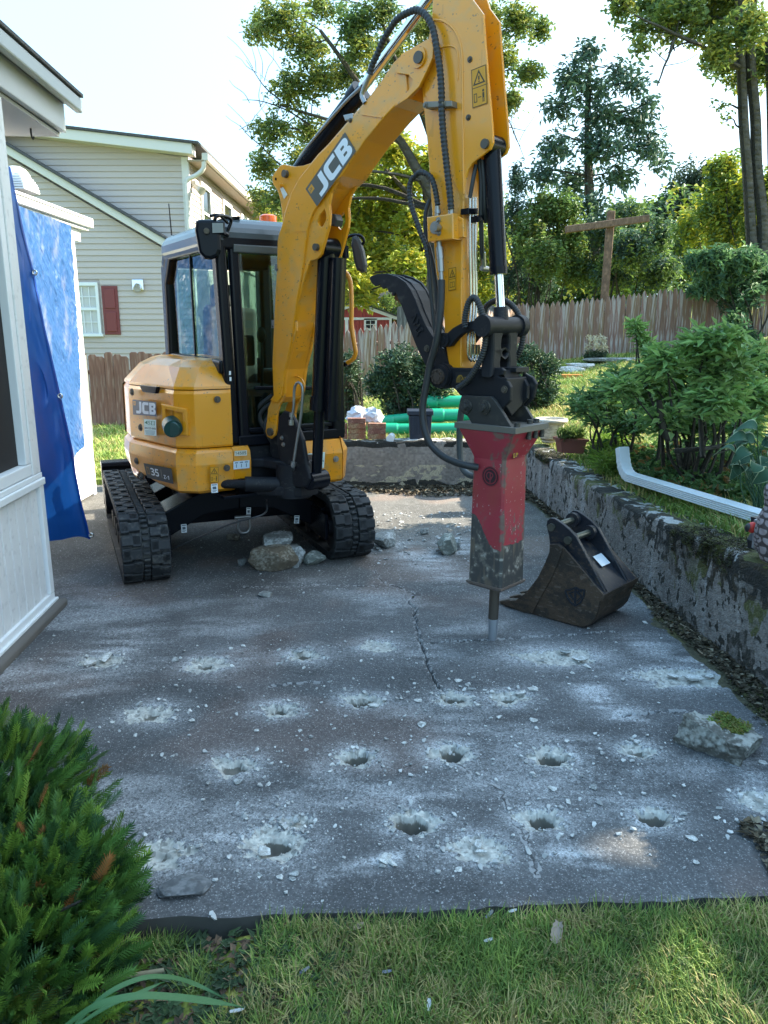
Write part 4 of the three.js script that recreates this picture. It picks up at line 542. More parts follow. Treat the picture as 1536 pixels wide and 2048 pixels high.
  bed('clipped_shrub', 'rounded dark evergreen shrub behind the low wall, between cab and hose', 41, 812, 880, -9.3, [[800, 725, 48, 30], [850, 735, 46, 32], [770, 760, 34, 40], [820, 775, 56, 40], [875, 775, 32, 40], [790, 815, 36, 30], [850, 820, 36, 26], [745, 770, 18, 30]], 150);
  bed('clipped_shrub', 'rounded dark evergreen shrub half hidden behind the coupler of the breaker', 42, 1075, 850, -10.2, [[1060, 715, 40, 26], [1095, 735, 30, 32], [1040, 760, 40, 40], [1090, 785, 34, 38], [1060, 810, 36, 26], [1020, 730, 26, 34]], 150);
  bed('clipped_shrub', 'dark evergreen shrub showing beside the cab hand rail', 43, 705, 860, -10.2, [[700, 730, 22, 34], [712, 770, 16, 34], [690, 780, 30, 50], [705, 810, 14, 20]], 150);
  // trees beyond the right edge of the frame, whose shade lies over the patio
  const Z = [[9, 6.6, -5.0, 2.2, 2.0], [9.4, 8.2, -6.8, 1.9, 1.7], [9, 5.0, -7.2, 1.7, 1.4], [9.8, 7.3, -2.4, 2.1, 1.9], [9.2, 9.2, -7.6, 1.3, 1.4], [10, 5.0, -0.6, 2.4, 2.0], [9.2, 7.6, -0.8, 2.0, 1.8], [9.6, 10.0, -5.2, 2.0, 1.6], [8.8, 4.4, -6.1, 1.6, 1.2], [9.6, 8.8, -3.2, 1.9, 1.6], [9, 3.3, -2.2, 1.5, 1.2], [9.4, 6.8, -8.2, 1.0, 1.2]];
  tree({ name: 'shade_tree', label: 'broad leafy tree beyond the right edge shading the patio', seed: 51, leaf: LEAF.big, colors: GREEN, scale: 1.0, trunks: [[V(10, 1, -6.5), V(9.6, 8.5, -7), 0.24, 0.1]], blobs: Z.filter((b) => b[2] < -4.5).map(([x, y, z, rx, ry]) => [V(x, y, z), rx, ry, Math.round(150 * rx * ry)]) });
  tree({ name: 'shade_tree', label: 'second broad leafy tree beyond the right edge, nearer the camera', seed: 52, leaf: LEAF.big, colors: GREEN, scale: 1.0, trunks: [[V(10.4, 1, -2), V(9.8, 8.5, -2), 0.22, 0.1]], blobs: Z.filter((b) => b[2] >= -4.5).map(([x, y, z, rx, ry]) => [V(x, y, z), rx, ry, Math.round(150 * rx * ry)]) });
}
// ---------------------------------------------------------------- excavator
{
const Hd = 32 * D2R, Ud = 22.6 * D2R, Bd = 47 * D2R;
M.yellow = new THREE.MeshPhysicalMaterial({ color: 0xffffff, roughness: 0.42, clearcoat: 0.55, clearcoatRoughness: 0.12, map: tex(512, 512, (u, v) => { const a = tfbm(u, v, 3, 5, 3), b = tfbm(u, v, 24, 4, 7), d = smooth(0.5, 0.8, a * 0.5 + b * 0.5) * 0.5; const k = 0.92 + 0.16 * a, st = tn(u, v * 0.06, 64, 5), sc = tfbm(u, v, 100, 2, 9); let q = [lerp(0.72 * k, 0.42, d), lerp(0.272 * k, 0.27, d), lerp(0.005, 0.1, d)]; if (st > 0.86 && b > 0.52) q = q.map((x) => x * 0.86); if (sc > 0.83 && a > 0.5) q = [0.28, 0.13, 0.03]; return q; }), roughnessMap: tex(256, 256, (u, v) => 0.5 + 0.6 * tfbm(u, v, 5, 5, 9), 1, 1, true) });
M.black = phys([0.005, 0.006, 0.010], 0.26, { specularIntensity: 0.38 });
M.cast = phys([1, 1, 1], 0.58, { specularIntensity: 0.6, map: tex(256, 256, (u, v) => { const a = tfbm(u, v, 6, 5, 2), b = tfbm(u, v, 48, 3, 4); const s = smooth(0.6, 0.85, b * 0.5 + a * 0.5); return [lerp(0.009, 0.055, s), lerp(0.010, 0.052, s), lerp(0.014, 0.05, s)]; }) });
M.rubber = std([1, 1, 1], 0.72, { map: tex(256, 256, (u, v) => { const a = tfbm(u, v, 5, 5, 8), b = tfbm(u, v, 40, 3, 1), s = smooth(0.5, 0.8, 0.6 * a + 0.4 * b); return [lerp(0.016, 0.075, s), lerp(0.019, 0.075, s), lerp(0.023, 0.07, s)]; }) });
M.hose = std([0.018, 0.019, 0.021], 0.55); M.chrome = std([0.75, 0.77, 0.8], 0.1, { metalness: 1 }); M.steel = std([0.32, 0.32, 0.32], 0.38, { metalness: 0.85 }); M.rod = std([0.55, 0.56, 0.57], 0.25, { metalness: 1 });
M.pin = std([0.1, 0.085, 0.07], 0.55, { metalness: 0.5 }); M.grey = std([0.03, 0.031, 0.034], 0.5);
const TIP = onY(985, 1278), bf = new Frame(TIP, V(Math.sin(Bd), 0, Math.cos(Bd)));          // boom plane; n points to the side we see
const A = onY(466, 895, 0.89), ff = new Frame(V(A.x, 0, A.z), V(Math.cos(Hd), 0, -Math.sin(Hd))); // front of the house: u to the machine's left, n forward
const ucC = V(-1.255, 0, -5.96), uf = new Frame(ucC, V(Math.cos(Ud), 0, -Math.sin(Ud)));     // undercarriage: u to the machine's left, n forward
const ex = thing('excavator', 'yellow mini excavator on rubber tracks with raised boom and red hydraulic breaker', 'excavator', ucC.clone(), Hd);
const UV = (g, s = 0.9) => uvBox(g, s);
const yel = (name, g, parent = ex, label) => part(parent, name, UV(Array.isArray(g) ? join(g) : g), M.yellow, label);
const pin = (F, x, y, r, n0, n1, seg = 16) => { const c = F.px(x, y, n1); return cyl(F.w(c[0], c[1], n0), F.w(c[0], c[1], n1), r, r, seg); };
const bolt = (F, x, y, off, r = 0.012) => { const c = F.px(x, y, off); return [cyl(F.w(...c, off - 0.002), F.w(...c, off + 0.004), r * 1.6, r * 1.5, 12), cyl(F.w(...c, off), F.w(...c, off + 0.012), r, r * 0.9, 6)]; };

// ---- tracks
const trackPath = (n) => { // loop in (forward, height): idler in front, sprocket behind
  const r = 0.235, a = 0.80, pts = []; const L = 2 * (2 * a) + 2 * Math.PI * r; for (let i = 0; i < n; i++) { let s = i / n * L; if (s < 2 * a) pts.push([-a + s, 2 * r, 0]); else if ((s -= 2 * a) < Math.PI * r) { const t = s / r; pts.push([a + r * Math.sin(t), r + r * Math.cos(t), t]); } else if ((s -= Math.PI * r) < 2 * a) pts.push([a - s, 0, Math.PI]); else { s -= 2 * a; const t = s / r; pts.push([-a - r * Math.sin(t), r - r * Math.cos(t), Math.PI + t]); } } return pts; };
for (const side of [-1, 1]) {
  const u0 = side * 0.715, w = 0.30, belt = [], N = 88, P = trackPath(N), th = 0.03;
  for (let i = 0; i < N; i++) { const [f0, h0, t0] = P[i], [f1, h1, t1] = P[(i + 1) % N]; const o = (t) => [Math.sin(t), Math.cos(t)]; const q = (f, h, t, d) => [f - o(t)[0] * d, h - o(t)[1] * d]; const ca = q(f0, h0, t0, 0.022), cb = q(f1, h1, t1, 0.022), da = q(f0, h0, t0, 0.052), db = q(f1, h1, t1, 0.052);
    const C = (p, u) => uf.w(u, p[1], p[0]); const L0 = u0 - w / 2, L1 = u0 + w / 2, face = (a, b, c, d) => { const g = new THREE.BufferGeometry(); g.setAttribute('position', new THREE.Float32BufferAttribute([a, b, c, a, c, d].flatMap((v) => v.toArray()), 3)); g.computeVertexNormals(); return prep(g); };
    belt.push(face(C(ca, L0), C(cb, L0), C(cb, L1), C(ca, L1)), face(C(da, L1), C(db, L1), C(db, L0), C(da, L0)), face(C(ca, L0), C(da, L0), C(db, L0), C(cb, L0)), face(C(ca, L1), C(cb, L1), C(db, L1), C(da, L1))); }
  const lugs = [], NL = 50, Q = trackPath(NL * 2), LS = trackPath(NL * 4), lug = (f, h, t, u, wd, ln, ht) => { const g = rbox(wd, ht, ln, 0.006, null, null, 1); const c = uf.w(u, h - Math.cos(t) * 0.010, f - Math.sin(t) * 0.010); const m = new THREE.Matrix4().makeBasis(uf.u, UPV.clone().multiplyScalar(Math.cos(t)).addScaledVector(uf.n, Math.sin(t)), uf.n.clone().multiplyScalar(Math.cos(t)).addScaledVector(UPV, -Math.sin(t))).setPosition(c); return g.applyMatrix4(m); };
  for (let i = 0; i < NL; i++) { const [f, h, t] = Q[2 * i], [f2, h2, t2] = Q[(2 * i + 1) % (2 * NL)]; const long = i % 2;
    lugs.push(lug(f, h, t, u0 - 0.088, long ? 0.118 : 0.125, 0.066, 0.03), lug(f2, h2, t2, u0 + 0.088, 0.12, 0.062, 0.03), lug(f, h, t, u0 - 0.088 + (long ? -0.035 : 0.03), 0.055, 0.085, 0.03), lug(f2, h2, t2, u0 + 0.088 + (long ? 0.03 : -0.035), 0.055, 0.085, 0.03)); }
  for (let i = 0; i < NL * 4; i += 2) { const [f, h, t] = LS[i]; lugs.push(lug(f, h, t, u0, 0.042, 0.02, 0.022)); }
  const tr = part(ex, 'rubber_track', UV(join(belt), 1.2), M.rubber); part(tr, 'track_lugs', UV(join(lugs), 2), M.rubber);
  const in0 = u0 - side * (w / 2 - 0.02), wheel = (f, h, r, wd) => cyl(uf.w(u0 - wd / 2, h, f), uf.w(u0 + wd / 2, h, f), r, r, 22);
  part(ex, 'idler_wheel', [wheel(0.80, 0.235, 0.178, 0.22), wheel(0.80, 0.235, 0.07, 0.29)], M.cast); part(ex, 'drive_sprocket', [wheel(-0.80, 0.235, 0.178, 0.1), wheel(-0.8, 0.235, 0.13, 0.31)], M.cast);
  for (const f of [-0.5, -0.25, 0, 0.25, 0.5]) part(ex, 'track_roller', wheel(f, 0.13, 0.075, 0.24), M.cast);
  part(ex, 'track_frame', [UV(uf.extrude([[u0 - 0.1, 0.14], [u0 + 0.1, 0.14], [u0 + 0.1, 0.34], [u0 + 0.05, 0.38], [u0 - 0.05, 0.38], [u0 - 0.1, 0.34]], -0.62, 0.55, 0.01)), UV(uf.extrude([[u0 - side * 0.16, 0.2], [u0 - side * 0.1, 0.2], [u0 - side * 0.1, 0.36], [u0 - side * 0.16, 0.36]].sort((a, b) => 0), -0.5, 0.72, 0.01))], M.black);
  part(ex, 'idler_yoke', [UV(uf.extrude([[u0 - side * 0.175, 0.15], [u0 - side * 0.15, 0.15], [u0 - side * 0.15, 0.34], [u0 - side * 0.175, 0.34]], 0.45, 0.86, 0.006))], M.black);
}
// ---- undercarriage frame: an X of box legs, arched in front
{ const g = []; for (const [s, k] of [[-1, 1], [1, 1], [-1, -1], [1, -1]]) { const pts = [[s * 0.62, 0.14], [s * 0.62, 0.34], [s * 0.28, 0.5], [0, 0.52], [0, 0.36], [s * 0.25, 0.34]]; g.push(UV(uf.extrude(pts, k > 0 ? 0.18 : -0.5, k > 0 ? 0.52 : -0.18, 0.01))); }
  g.push(cyl(uf.w(0, 0.36, 0), uf.w(0, 0.58, 0), 0.42, 0.42, 32)); g.push(UV(uf.extrude([[-0.62, 0.2], [0.62, 0.2], [0.62, 0.33], [-0.62, 0.33]], -0.2, 0.2, 0.01)));
  part(ex, 'undercarriage_frame', g, M.black);
  part(ex, 'slew_ring', cyl(uf.w(0, 0.5, 0), uf.w(0, 0.62, 0), 0.36, 0.36, 36), M.cast);
  const sh = uf.px(487, 1045, 0.55), sc = uf.w(sh[0], sh[1], 0.56); part(ex, 'tow_shackle', [tube([[-0.035, 0.05], [-0.042, 0.0], [-0.045, -0.035], [-0.025, -0.07], [0.025, -0.07], [0.045, -0.035], [0.042, 0.0], [0.035, 0.05]].map(([a, b]) => sc.clone().addScaledVector(uf.u, a).add(V(0, b, 0))), 0.011, 30, 8), cyl(sc.clone().addScaledVector(uf.u, -0.065).add(V(0, 0.045, 0)), sc.clone().addScaledVector(uf.u, 0.05).add(V(0, 0.045, 0)), 0.013)], M.steel);
  part(ex, 'dozer_blade', [UV(uf.extrude([[-0.86, 0.08], [0.86, 0.08], [0.86, 0.46], [-0.86, 0.46]], -1.36, -1.3, 0.015)), UV(uf.extrude([[-0.86, 0.43], [0.86, 0.43], [0.86, 0.475], [-0.86, 0.475]], -1.4, -1.24, 0.01))], M.black);
  part(ex, 'blade_arm', [-1, 1].map((s) => cyl(uf.w(s * 0.35, 0.3, -0.4), uf.w(s * 0.4, 0.26, -1.32), 0.05, 0.05, 8)), M.black);
  part(ex, 'cable', [tube([onY(533, 1000, 0.5), onY(524, 1030, 0.5), onY(470, 1045, 0.45), onY(340, 1100, 0.2)].map((p, i) => p), 0.006, 30, 6)], M.grey);
}
// ---- lower body
const plan = (list, h) => list.map(([x, y]) => { const p = onY(x, y, h); return [p.x, p.z]; });
function band(pts, y0, y1, bevel, inset = 0) { // a solid with the given outline (world x, z)
  const s = new THREE.Shape(pts.map(([x, z]) => new THREE.Vector2(x, -z))); const g = new THREE.ExtrudeGeometry(s, { depth: y1 - y0 - 2 * bevel, bevelEnabled: bevel > 0, bevelSize: bevel, bevelThickness: bevel, bevelOffset: -bevel - inset, bevelSegments: 3 }); g.rotateX(-Math.PI / 2); g.translate(0, y0 + bevel, 0); return prep(g); }
function loftBand(rings) { // rings: [height, [[x, z] ...]] bottom to top, capped; the outlines share their number of points
  const pos = [], idx = [], n = rings[0][1].length; const V3 = (r, i) => [rings[r][1][i % n][0], rings[r][0], rings[r][1][i % n][1]];
  for (let r = 0; r < rings.length - 1; r++) for (let i = 0; i < n; i++) { const a = V3(r, i), b = V3(r, i + 1), c = V3(r + 1, i + 1), d = V3(r + 1, i); pos.push(...a, ...b, ...c, ...a, ...c, ...d); }
  for (const r of [0, rings.length - 1]) { const c2 = rings[r][1].map(([x, z]) => new THREE.Vector2(x, z)); for (const t of THREE.ShapeUtils.triangulateShape(c2, [])) for (const k of t) pos.push(...V3(r, k)); }
  const g = new THREE.BufferGeometry(); g.setAttribute('position', new THREE.Float32BufferAttribute(pos, 3)); g.computeVertexNormals(); return prep(g); }
const grow = (pts, d) => { const cx = pts.reduce((a, p) => a + p[0], 0) / pts.length, cz = pts.reduce((a, p) => a + p[1], 0) / pts.length; return pts.map(([x, z]) => { const dx = x - cx, dz = z - cz, l = Math.hypot(dx, dz); return [x + dx / l * d, z + dz / l * d]; }); };
const ffw = (u, n) => { const p = ff.w(u, 0, n); return [p.x, p.z]; };
const right = [[-0.985, -4.975], [-1.2, -4.86], [-1.335, -4.885], [-1.56, -5.128], [-1.79, -5.38], [-1.915, -5.66]];
const rear = [[-1.97, -5.95], [-1.93, -6.25], [-1.77, -6.54], [-1.48, -6.74], [-1.08, -6.76], [-0.68, -6.55], [-0.36, -6.15]];
// right-hand skirt with its tapered lower edge, then the rear guard and the left corner
{
  const inner = [[-1.35, -5.75], [-1.0, -5.35]];
  const o = right, ringAt = (d, sh = 0) => [...o.map(([x, z], i) => { const q = grow(o, 0)[i]; const n = i === 0 ? [0.3, 0.95] : i < 3 ? [-0.15, 0.99] : [-0.72, 0.69]; return [x + n[0] * d, z + n[1] * d]; }), ...inner];
  const low = (i) => [0.6, 0.6, 0.6, 0.615, 0.635, 0.66, 0.62, 0.6][i];
  const g = loftBand([[0.6, ringAt(-0.03)], [0.62, ringAt(0.0)], [0.79, ringAt(0.012)], [0.865, ringAt(0.004)], [0.89, ringAt(-0.03)]]);
  { const p = g.attributes.position; for (let i = 0; i < p.count; i++) { const x = p.getX(i), y = p.getY(i); if (y < 0.63) p.setY(i, y + 0.085 * smooth(-1.4, -1.9, x)); } g.computeVertexNormals(); }
  const sk = yel('right_skirt', g);
  const rg = loftBand([[0.72, [...rear.slice(0, 4), [-1.5, -6.1], [-1.78, -5.72], [-1.9, -5.7]]], [0.86, [...rear.slice(0, 4), [-1.5, -6.1], [-1.8, -5.72], [-1.93, -5.69]]], [0.89, [...rear.slice(0, 4).map(([x, z]) => [x + 0.03, z + 0.01]), [-1.5, -6.1], [-1.8, -5.72], [-1.9, -5.69]]]]);
  yel('rear_guard', [rg, tube([V(-1.96, 0.77, -5.95), V(-1.9, 0.66, -5.78), V(-1.83, 0.6, -5.62), V(-1.75, 0.61, -5.45)], 0.03, 16, 8)], ex);
  // left corner in front: panel and rounded corner piece
  const P = (pts, off) => ff.poly(pts, off);
  const lt = ff.px(612, 886, 0), rt = ff.px(690, 878, 0), rb = ff.px(690, 962, 0);
  const uL = lt[0], uR = rt[0], yT = 0.885, yB = 0.582, seam = ff.px(683, 878, 0)[0];
  const prof = (u0, u1, name) => { const g = loftBand([[yB, [ffw(u0, -0.02), ffw(u1, -0.02), ffw(u1, -0.5), ffw(u0, -0.5)]], [yB + 0.02, [ffw(u0, 0.0), ffw(u1, 0.0), ffw(u1, -0.5), ffw(u0, -0.5)]], [0.79, [ffw(u0, 0.012), ffw(u1, 0.012), ffw(u1, -0.5), ffw(u0, -0.5)]], [yT, [ffw(u0, -0.03), ffw(u1, -0.03), ffw(u1, -0.5), ffw(u0, -0.5)]]]); return yel(name, g); };
  prof(uL - 0.1, seam, 'front_panel');
  const e = seam + 0.006, w1 = seam + 0.075; yel('corner_panel', loftBand([[yB, [ffw(e, -0.02), ffw(w1 - 0.02, -0.1), ffw(w1 - 0.02, -0.7), ffw(e, -0.7)]], [yB + 0.02, [ffw(e, 0), ffw(w1, -0.09), ffw(w1, -0.7), ffw(e, -0.7)]], [0.8, [ffw(e, 0.012), ffw(w1 + 0.02, -0.085), ffw(w1 + 0.02, -0.7), ffw(e, -0.7)]], [yT + 0.015, [ffw(e, -0.03), ffw(w1 - 0.02, -0.12), ffw(w1 - 0.02, -0.7), ffw(e, -0.7)]]]));
  part(ex, 'chassis_floor', [band([...right.map(([x, z]) => [x * 0.98, z - 0.05]), ...rear, ffw(0.9, -0.55), ffw(0.9, -0.1), ffw(0.1, -0.1)], 0.6, 0.86, 0.01, 0.05)], M.black);
  part(ex, 'rear_body', band([...rear, ffw(0.86, -0.6), ffw(0.2, -0.9), [-1.6, -5.9]], 0.62, 1.2, 0.02, 0.02), M.black);
  // hood beside the cab
  const hb = right.map(([x, z]) => [x, z]), hin = [[-1.5, -6.2], [-1.08, -5.4]];
  const rg2 = (d, s) => [...hb.map(([x, z], i) => { const n = i === 0 ? [0.15, 0.95] : i < 3 ? [-0.1, 0.99] : [-0.72, 0.69]; return [x + n[0] * d, z + n[1] * d]; }), ...(s ?? hin)];
  yel('hood', loftBand([[0.897, rg2(-0.02)], [0.91, rg2(-0.012)], [1.24, rg2(-0.02)], [1.262, rg2(-0.035)]]));
  yel('hood_top', loftBand([[1.268, rg2(-0.028)], [1.285, rg2(-0.03)], [1.40, rg2(-0.16)], [1.44, rg2(-0.26)], [1.45, rg2(-0.32)]]));
  part(ex, 'rear_hood', loftBand([[0.9, [[-1.915, -5.67], ...rear.slice(0, 4), [-1.5, -6.2]]], [1.25, [[-1.915, -5.69], ...rear.slice(0, 4), [-1.5, -6.2]]], [1.4, [[-1.78, -5.74], ...rear.slice(0, 4).map(([x, z]) => [x + 0.14, z + 0.06]), [-1.5, -6.2]]]]), std([0.09, 0.05, 0.01], 0.45));
  // recess with the fuel cap, bolts, badges
  const fa = new Frame(V(-1.335, 0, -4.885), V(-1.335 + 1.79, 0, -4.885 + 5.38).normalize()); // facet with the badge
  const fb = new Frame(V(-1.2, 0, -4.86), V(0.215, 0, -0.115).normalize()); const fm = new Frame(V(-1.42, 0, -4.955), V(0.34, 0, 0.12).normalize());
  const cap = fm.at(349, 853, 0.03); const rec = yel('cap_recess', [fm.extrude(fm.poly([[322, 808], [373, 818], [376, 872], [326, 870]], 0.03), 0.0, 0.034, 0.008, [fm.poly([[329, 815], [368, 823], [370, 866], [332, 864]], 0.03)])]);
  part(rec, 'recess_floor', fm.extrude(fm.poly([[327, 813], [370, 821], [372, 868], [330, 866]], 0.03), -0.02, 0.006), M.yellow);
  part(ex, 'fuel_cap', [cyl(cap.clone().addScaledVector(fm.n, -0.02).add(V(-0.03, 0.01, 0)), cap.clone().addScaledVector(fm.n, 0.05).add(V(0.02, -0.01, 0)), 0.062, 0.058, 24), cyl(cap.clone().addScaledVector(fm.n, 0.05).add(V(0.02, -0.01, 0)), cap.clone().addScaledVector(fm.n, 0.06).add(V(0.022, -0.012, 0)), 0.05, 0.045, 24)], phys([0.01, 0.05, 0.045], 0.3));
  part(ex, 'panel_bolt', bolt(fb, 435, 799, 0.0, 0.014), M.pin); part(ex, 'panel_bolt', bolt(ff, 672, 918, 0.015, 0.014), M.steel); part(ex, 'panel_bolt', bolt(ff, 454, 936, 0.02, 0.014), M.pin);
  for (const [x, y] of [[273, 922], [283, 952], [264, 784], [281, 855]]) part(ex, 'panel_bolt', bolt(fa, x, y, 0.012, 0.016), M.pin);
  part(ex, 'hood_latch', [fa.extrude(fa.poly([[278, 770], [312, 774], [310, 787], [284, 784]], 0.01), -0.02, 0.008, 0.003)], M.black);
  // prints
  const font = 'bold 100px sans-serif';
  const jcb = (bg, fg) => canvasTex(512, 224, (c, w, h) => { c.fillStyle = bg; c.fillRect(0, 0, w, h); c.fillStyle = fg; c.save(); c.translate(256, 112); c.transform(1, 0, 0, 1, 0, 0);
    const seg = (f) => { c.beginPath(); f(); c.closePath(); c.fill('evenodd'); };
    seg(() => { c.moveTo(-180, 90); c.lineTo(-180, 48); c.lineTo(-128, 48); c.quadraticCurveTo(-110, 48, -110, 28); c.lineTo(-110, -90); c.lineTo(-62, -90); c.lineTo(-62, 36); c.quadraticCurveTo(-62, 90, -116, 90); });
    seg(() => { c.moveTo(92, 90); c.lineTo(4, 90); c.quadraticCurveTo(-46, 90, -46, 36); c.lineTo(-46, -36); c.quadraticCurveTo(-46, -90, 4, -90); c.lineTo(92, -90); c.lineTo(92, -46); c.lineTo(20, -46); c.quadraticCurveTo(2, -46, 2, -28); c.lineTo(2, 28); c.quadraticCurveTo(2, 46, 20, 46); c.lineTo(92, 46); });
    seg(() => { c.moveTo(108, 90); c.lineTo(108, -90); c.lineTo(196, -90); c.quadraticCurveTo(240, -90, 240, -46); c.quadraticCurveTo(240, -10, 214, 0); c.quadraticCurveTo(240, 10, 240, 46); c.quadraticCurveTo(240, 90, 196, 90); c.moveTo(156, -46); c.lineTo(156, -20); c.lineTo(184, -20); c.quadraticCurveTo(194, -20, 194, -33); c.quadraticCurveTo(194, -46, 184, -46); c.moveTo(156, 20); c.lineTo(156, 46); c.lineTo(184, 46); c.quadraticCurveTo(194, 46, 194, 33); c.quadraticCurveTo(194, 20, 184, 20); });
    c.restore(); c.fillStyle = '#c98a1c'; c.fillRect(16, 24, 52, 60); c.fillStyle = bg; c.font = 'bold 34px sans-serif'; c.fillText('JB', 22, 66); });
  const J = jcb('#54524c', '#d9dbe0'), mJ = std([1, 1, 1], 0.45, { map: J });
  const off = 0.012; 
  part(sk.parent === ex ? ex : ex, 'badge', fa.quad([[265, 799], [312, 804], [313, 833], [266, 829]], 0.016), std([1, 1, 1], 0.4, { map: jcb('#3d4b60', '#cfd6e2') }));
  const sei = canvasTex(256, 256, (c, w, h) => { c.fillStyle = '#cfe0dc'; c.fillRect(0, 0, w, h); c.fillStyle = '#1f6a4c'; c.font = 'bold 92px serif'; c.textAlign = 'left'; c.fillText('SEI', 84, 88); c.beginPath(); c.moveTo(12, 54); c.lineTo(74, 20); c.lineTo(74, 88); c.fill(); c.fillStyle = '#9fb5b5'; c.fillRect(10, 102, 236, 5); c.fillStyle = '#1c2c30'; c.font = 'bold 46px sans-serif'; c.fillText('800-325-8485', 8, 158, 240); c.font = '20px sans-serif'; c.fillStyle = '#5a7a8a'; for (let i = 0; i < 4; i++) c.fillRect(14 + i * 5, 178 + i * 18, 220 - i * 12, 7); });
  const mS = std([1, 1, 1], 0.5, { map: sei });
  part(ex, 'sticker', fa.quad([[288, 838], [312, 840], [313, 872], [289, 870]], 0.016), mS); part(ex, 'sticker', ff.quad([[616, 907], [650, 904], [648, 936], [614, 939]], 0.016), mS);
  const m35 = std([1, 1, 1], 0.5, { map: canvasTex(384, 160, (c, w, h) => { c.fillStyle = '#3a3834'; c.fillRect(0, 0, w, h); c.fillStyle = '#d6d8dc'; c.font = 'bold 112px sans-serif'; c.fillText('35', 82, 118); c.font = 'bold 58px sans-serif'; c.fillText('Z-1', 262, 126); c.fillStyle = '#8b8474'; c.fillRect(234, 34, 5, 92); c.fillStyle = '#7a5a2a'; c.fillRect(22, 34, 46, 84); c.fillStyle = '#4a3a20'; c.fillRect(32, 50, 26, 50); }) });
  part(ex, 'model_badge', fa.quad([[287, 926], [343, 937], [347, 968], [294, 955]], 0.024), m35);
  const warn = (kind) => canvasTex(128, 256, (c, w, h) => { c.fillStyle = '#c98a12'; c.fillRect(0, 0, w, h); c.strokeStyle = '#3a2c08'; c.lineWidth = 5; c.strokeRect(4, 4, w - 8, h - 8); c.beginPath(); c.moveTo(4, 128); c.lineTo(124, 128); c.stroke(); c.lineWidth = 10; c.beginPath(); c.moveTo(64, 26); c.lineTo(108, 106); c.lineTo(20, 106); c.closePath(); c.stroke(); c.fillStyle = '#3a2c08'; c.fillRect(58, 56, 12, 26); c.fillRect(58, 88, 12, 9); c.lineWidth = 6; if (kind) { c.strokeRect(18, 168, 22, 54); c.beginPath(); c.moveTo(50, 196); c.lineTo(78, 196); c.stroke(); c.beginPath(); c.arc(96, 160, 9, 0, 7); c.fill(); c.fillRect(88, 172, 16, 34); c.fillRect(88, 206, 6, 28); c.fillRect(98, 206, 6, 28); } else { c.strokeRect(28, 164, 36, 56); c.strokeRect(64, 164, 36, 56); } });
  ex.userData.w = 0; M.warnA = std([1, 1, 1], 0.5, { map: warn(1) }); M.warnB = std([1, 1, 1], 0.5, { map: warn(0) }); M.jcb = mJ;
  part(ex, 'warning_label', ff.quad([[420, 934], [437, 934], [437, 965], [420, 965]], 0.02), M.warnA);
  const tagT = std([1, 1, 1], 0.5, { map: canvasTex(96, 128, (c, w, h) => { c.fillStyle = '#dfe4e8'; c.fillRect(0, 0, w, h); c.fillStyle = '#4d5a66'; c.fillRect(12, 10, 72, 14); c.fillRect(20, 40, 56, 40); c.fillRect(14, 92, 66, 8); c.fillRect(14, 106, 50, 8); }) });
  for (const q of [[[422, 968], [435, 967], [436, 985], [423, 986]]]) part(ex, 'lashing_label', ff.quad(q, 0.02), tagT);
  part(ex, 'lashing_label', ff.quad([[637, 943], [645, 942], [644, 957], [636, 958]], 0.016), tagT);
  for (const q of [[[362, 1049], [373, 1048], [374, 1065], [363, 1066]], [[589, 1031], [599, 1031], [598, 1047], [588, 1047]], [[493, 1015], [502, 1015], [501, 1032], [493, 1032]]]) part(ex, 'lashing_label', uf.quad(q, 0.535), tagT);
  part(ex, 'number_plate', ff.quad([[469, 902], [494, 900], [494, 911], [469, 912]], 0.02), std([1, 1, 1], 0.5, { map: canvasTex(192, 80, (c, w, h) => { c.fillStyle = '#c9c6b4'; c.fillRect(0, 0, w, h); c.fillStyle = '#222'; c.font = 'bold 58px monospace'; c.fillText('14505', 8, 60, 176); }) }));
  part(ex, 'instruction_label', ff.quad([[467, 923], [499, 920], [499, 936], [467, 939]], 0.02), std([1, 1, 1], 0.5, { map: canvasTex(256, 128, (c, w, h) => { c.fillStyle = '#c5d0da'; c.fillRect(0, 0, w, h); c.fillStyle = '#6b7a88'; for (let i = 0; i < 3; i++) { c.fillRect(20 + i * 80, 16, 52, 20); c.fillRect(38 + i * 80, 48, 16, 56); } }) }));
  // bridge of yellow skirt between hood front and the kingpost recess
  const br = ff.px(500, 900, 0); yel('front_panel', loftBand([[0.68, [ffw(-0.0, 0), ffw(br[0], 0), ffw(br[0], -0.3), ffw(0, -0.3)]], [0.79, [ffw(-0.0, 0.014), ffw(br[0], 0.012), ffw(br[0], -0.3), ffw(0, -0.3)]], [0.865, [ffw(0, 0.006), ffw(br[0], 0.0), ffw(br[0], -0.3), ffw(0, -0.3)]], [0.89, [ffw(0, -0.03), ffw(br[0], -0.04), ffw(br[0], -0.3), ffw(0, -0.3)]]]));
}
// ---- cab
{
  const y0 = 0.9, yt = 2.235, L = 1.26, W = ff.px(689, 860, -0.05)[0], n0 = -0.05; // front plane n0, back n0 - L
  const c = (u, v, n) => ff.w(u, v, n0 + n), beam = (pts, w, d, up) => null;
  const bar = (a, b, w, d, r = 0.012) => { const dir = b.clone().sub(a), len = dir.length(); dir.normalize(); const z = Math.abs(dir.y) > 0.9 ? ff.n.clone() : UPV.clone(); const x = dir.clone().cross(z).normalize(), zz = x.clone().cross(dir).normalize(); const g = rbox(w, len, d, r); return g.applyMatrix4(new THREE.Matrix4().makeBasis(x, dir, zz).setPosition(a.clone().lerp(b, 0.5))); };
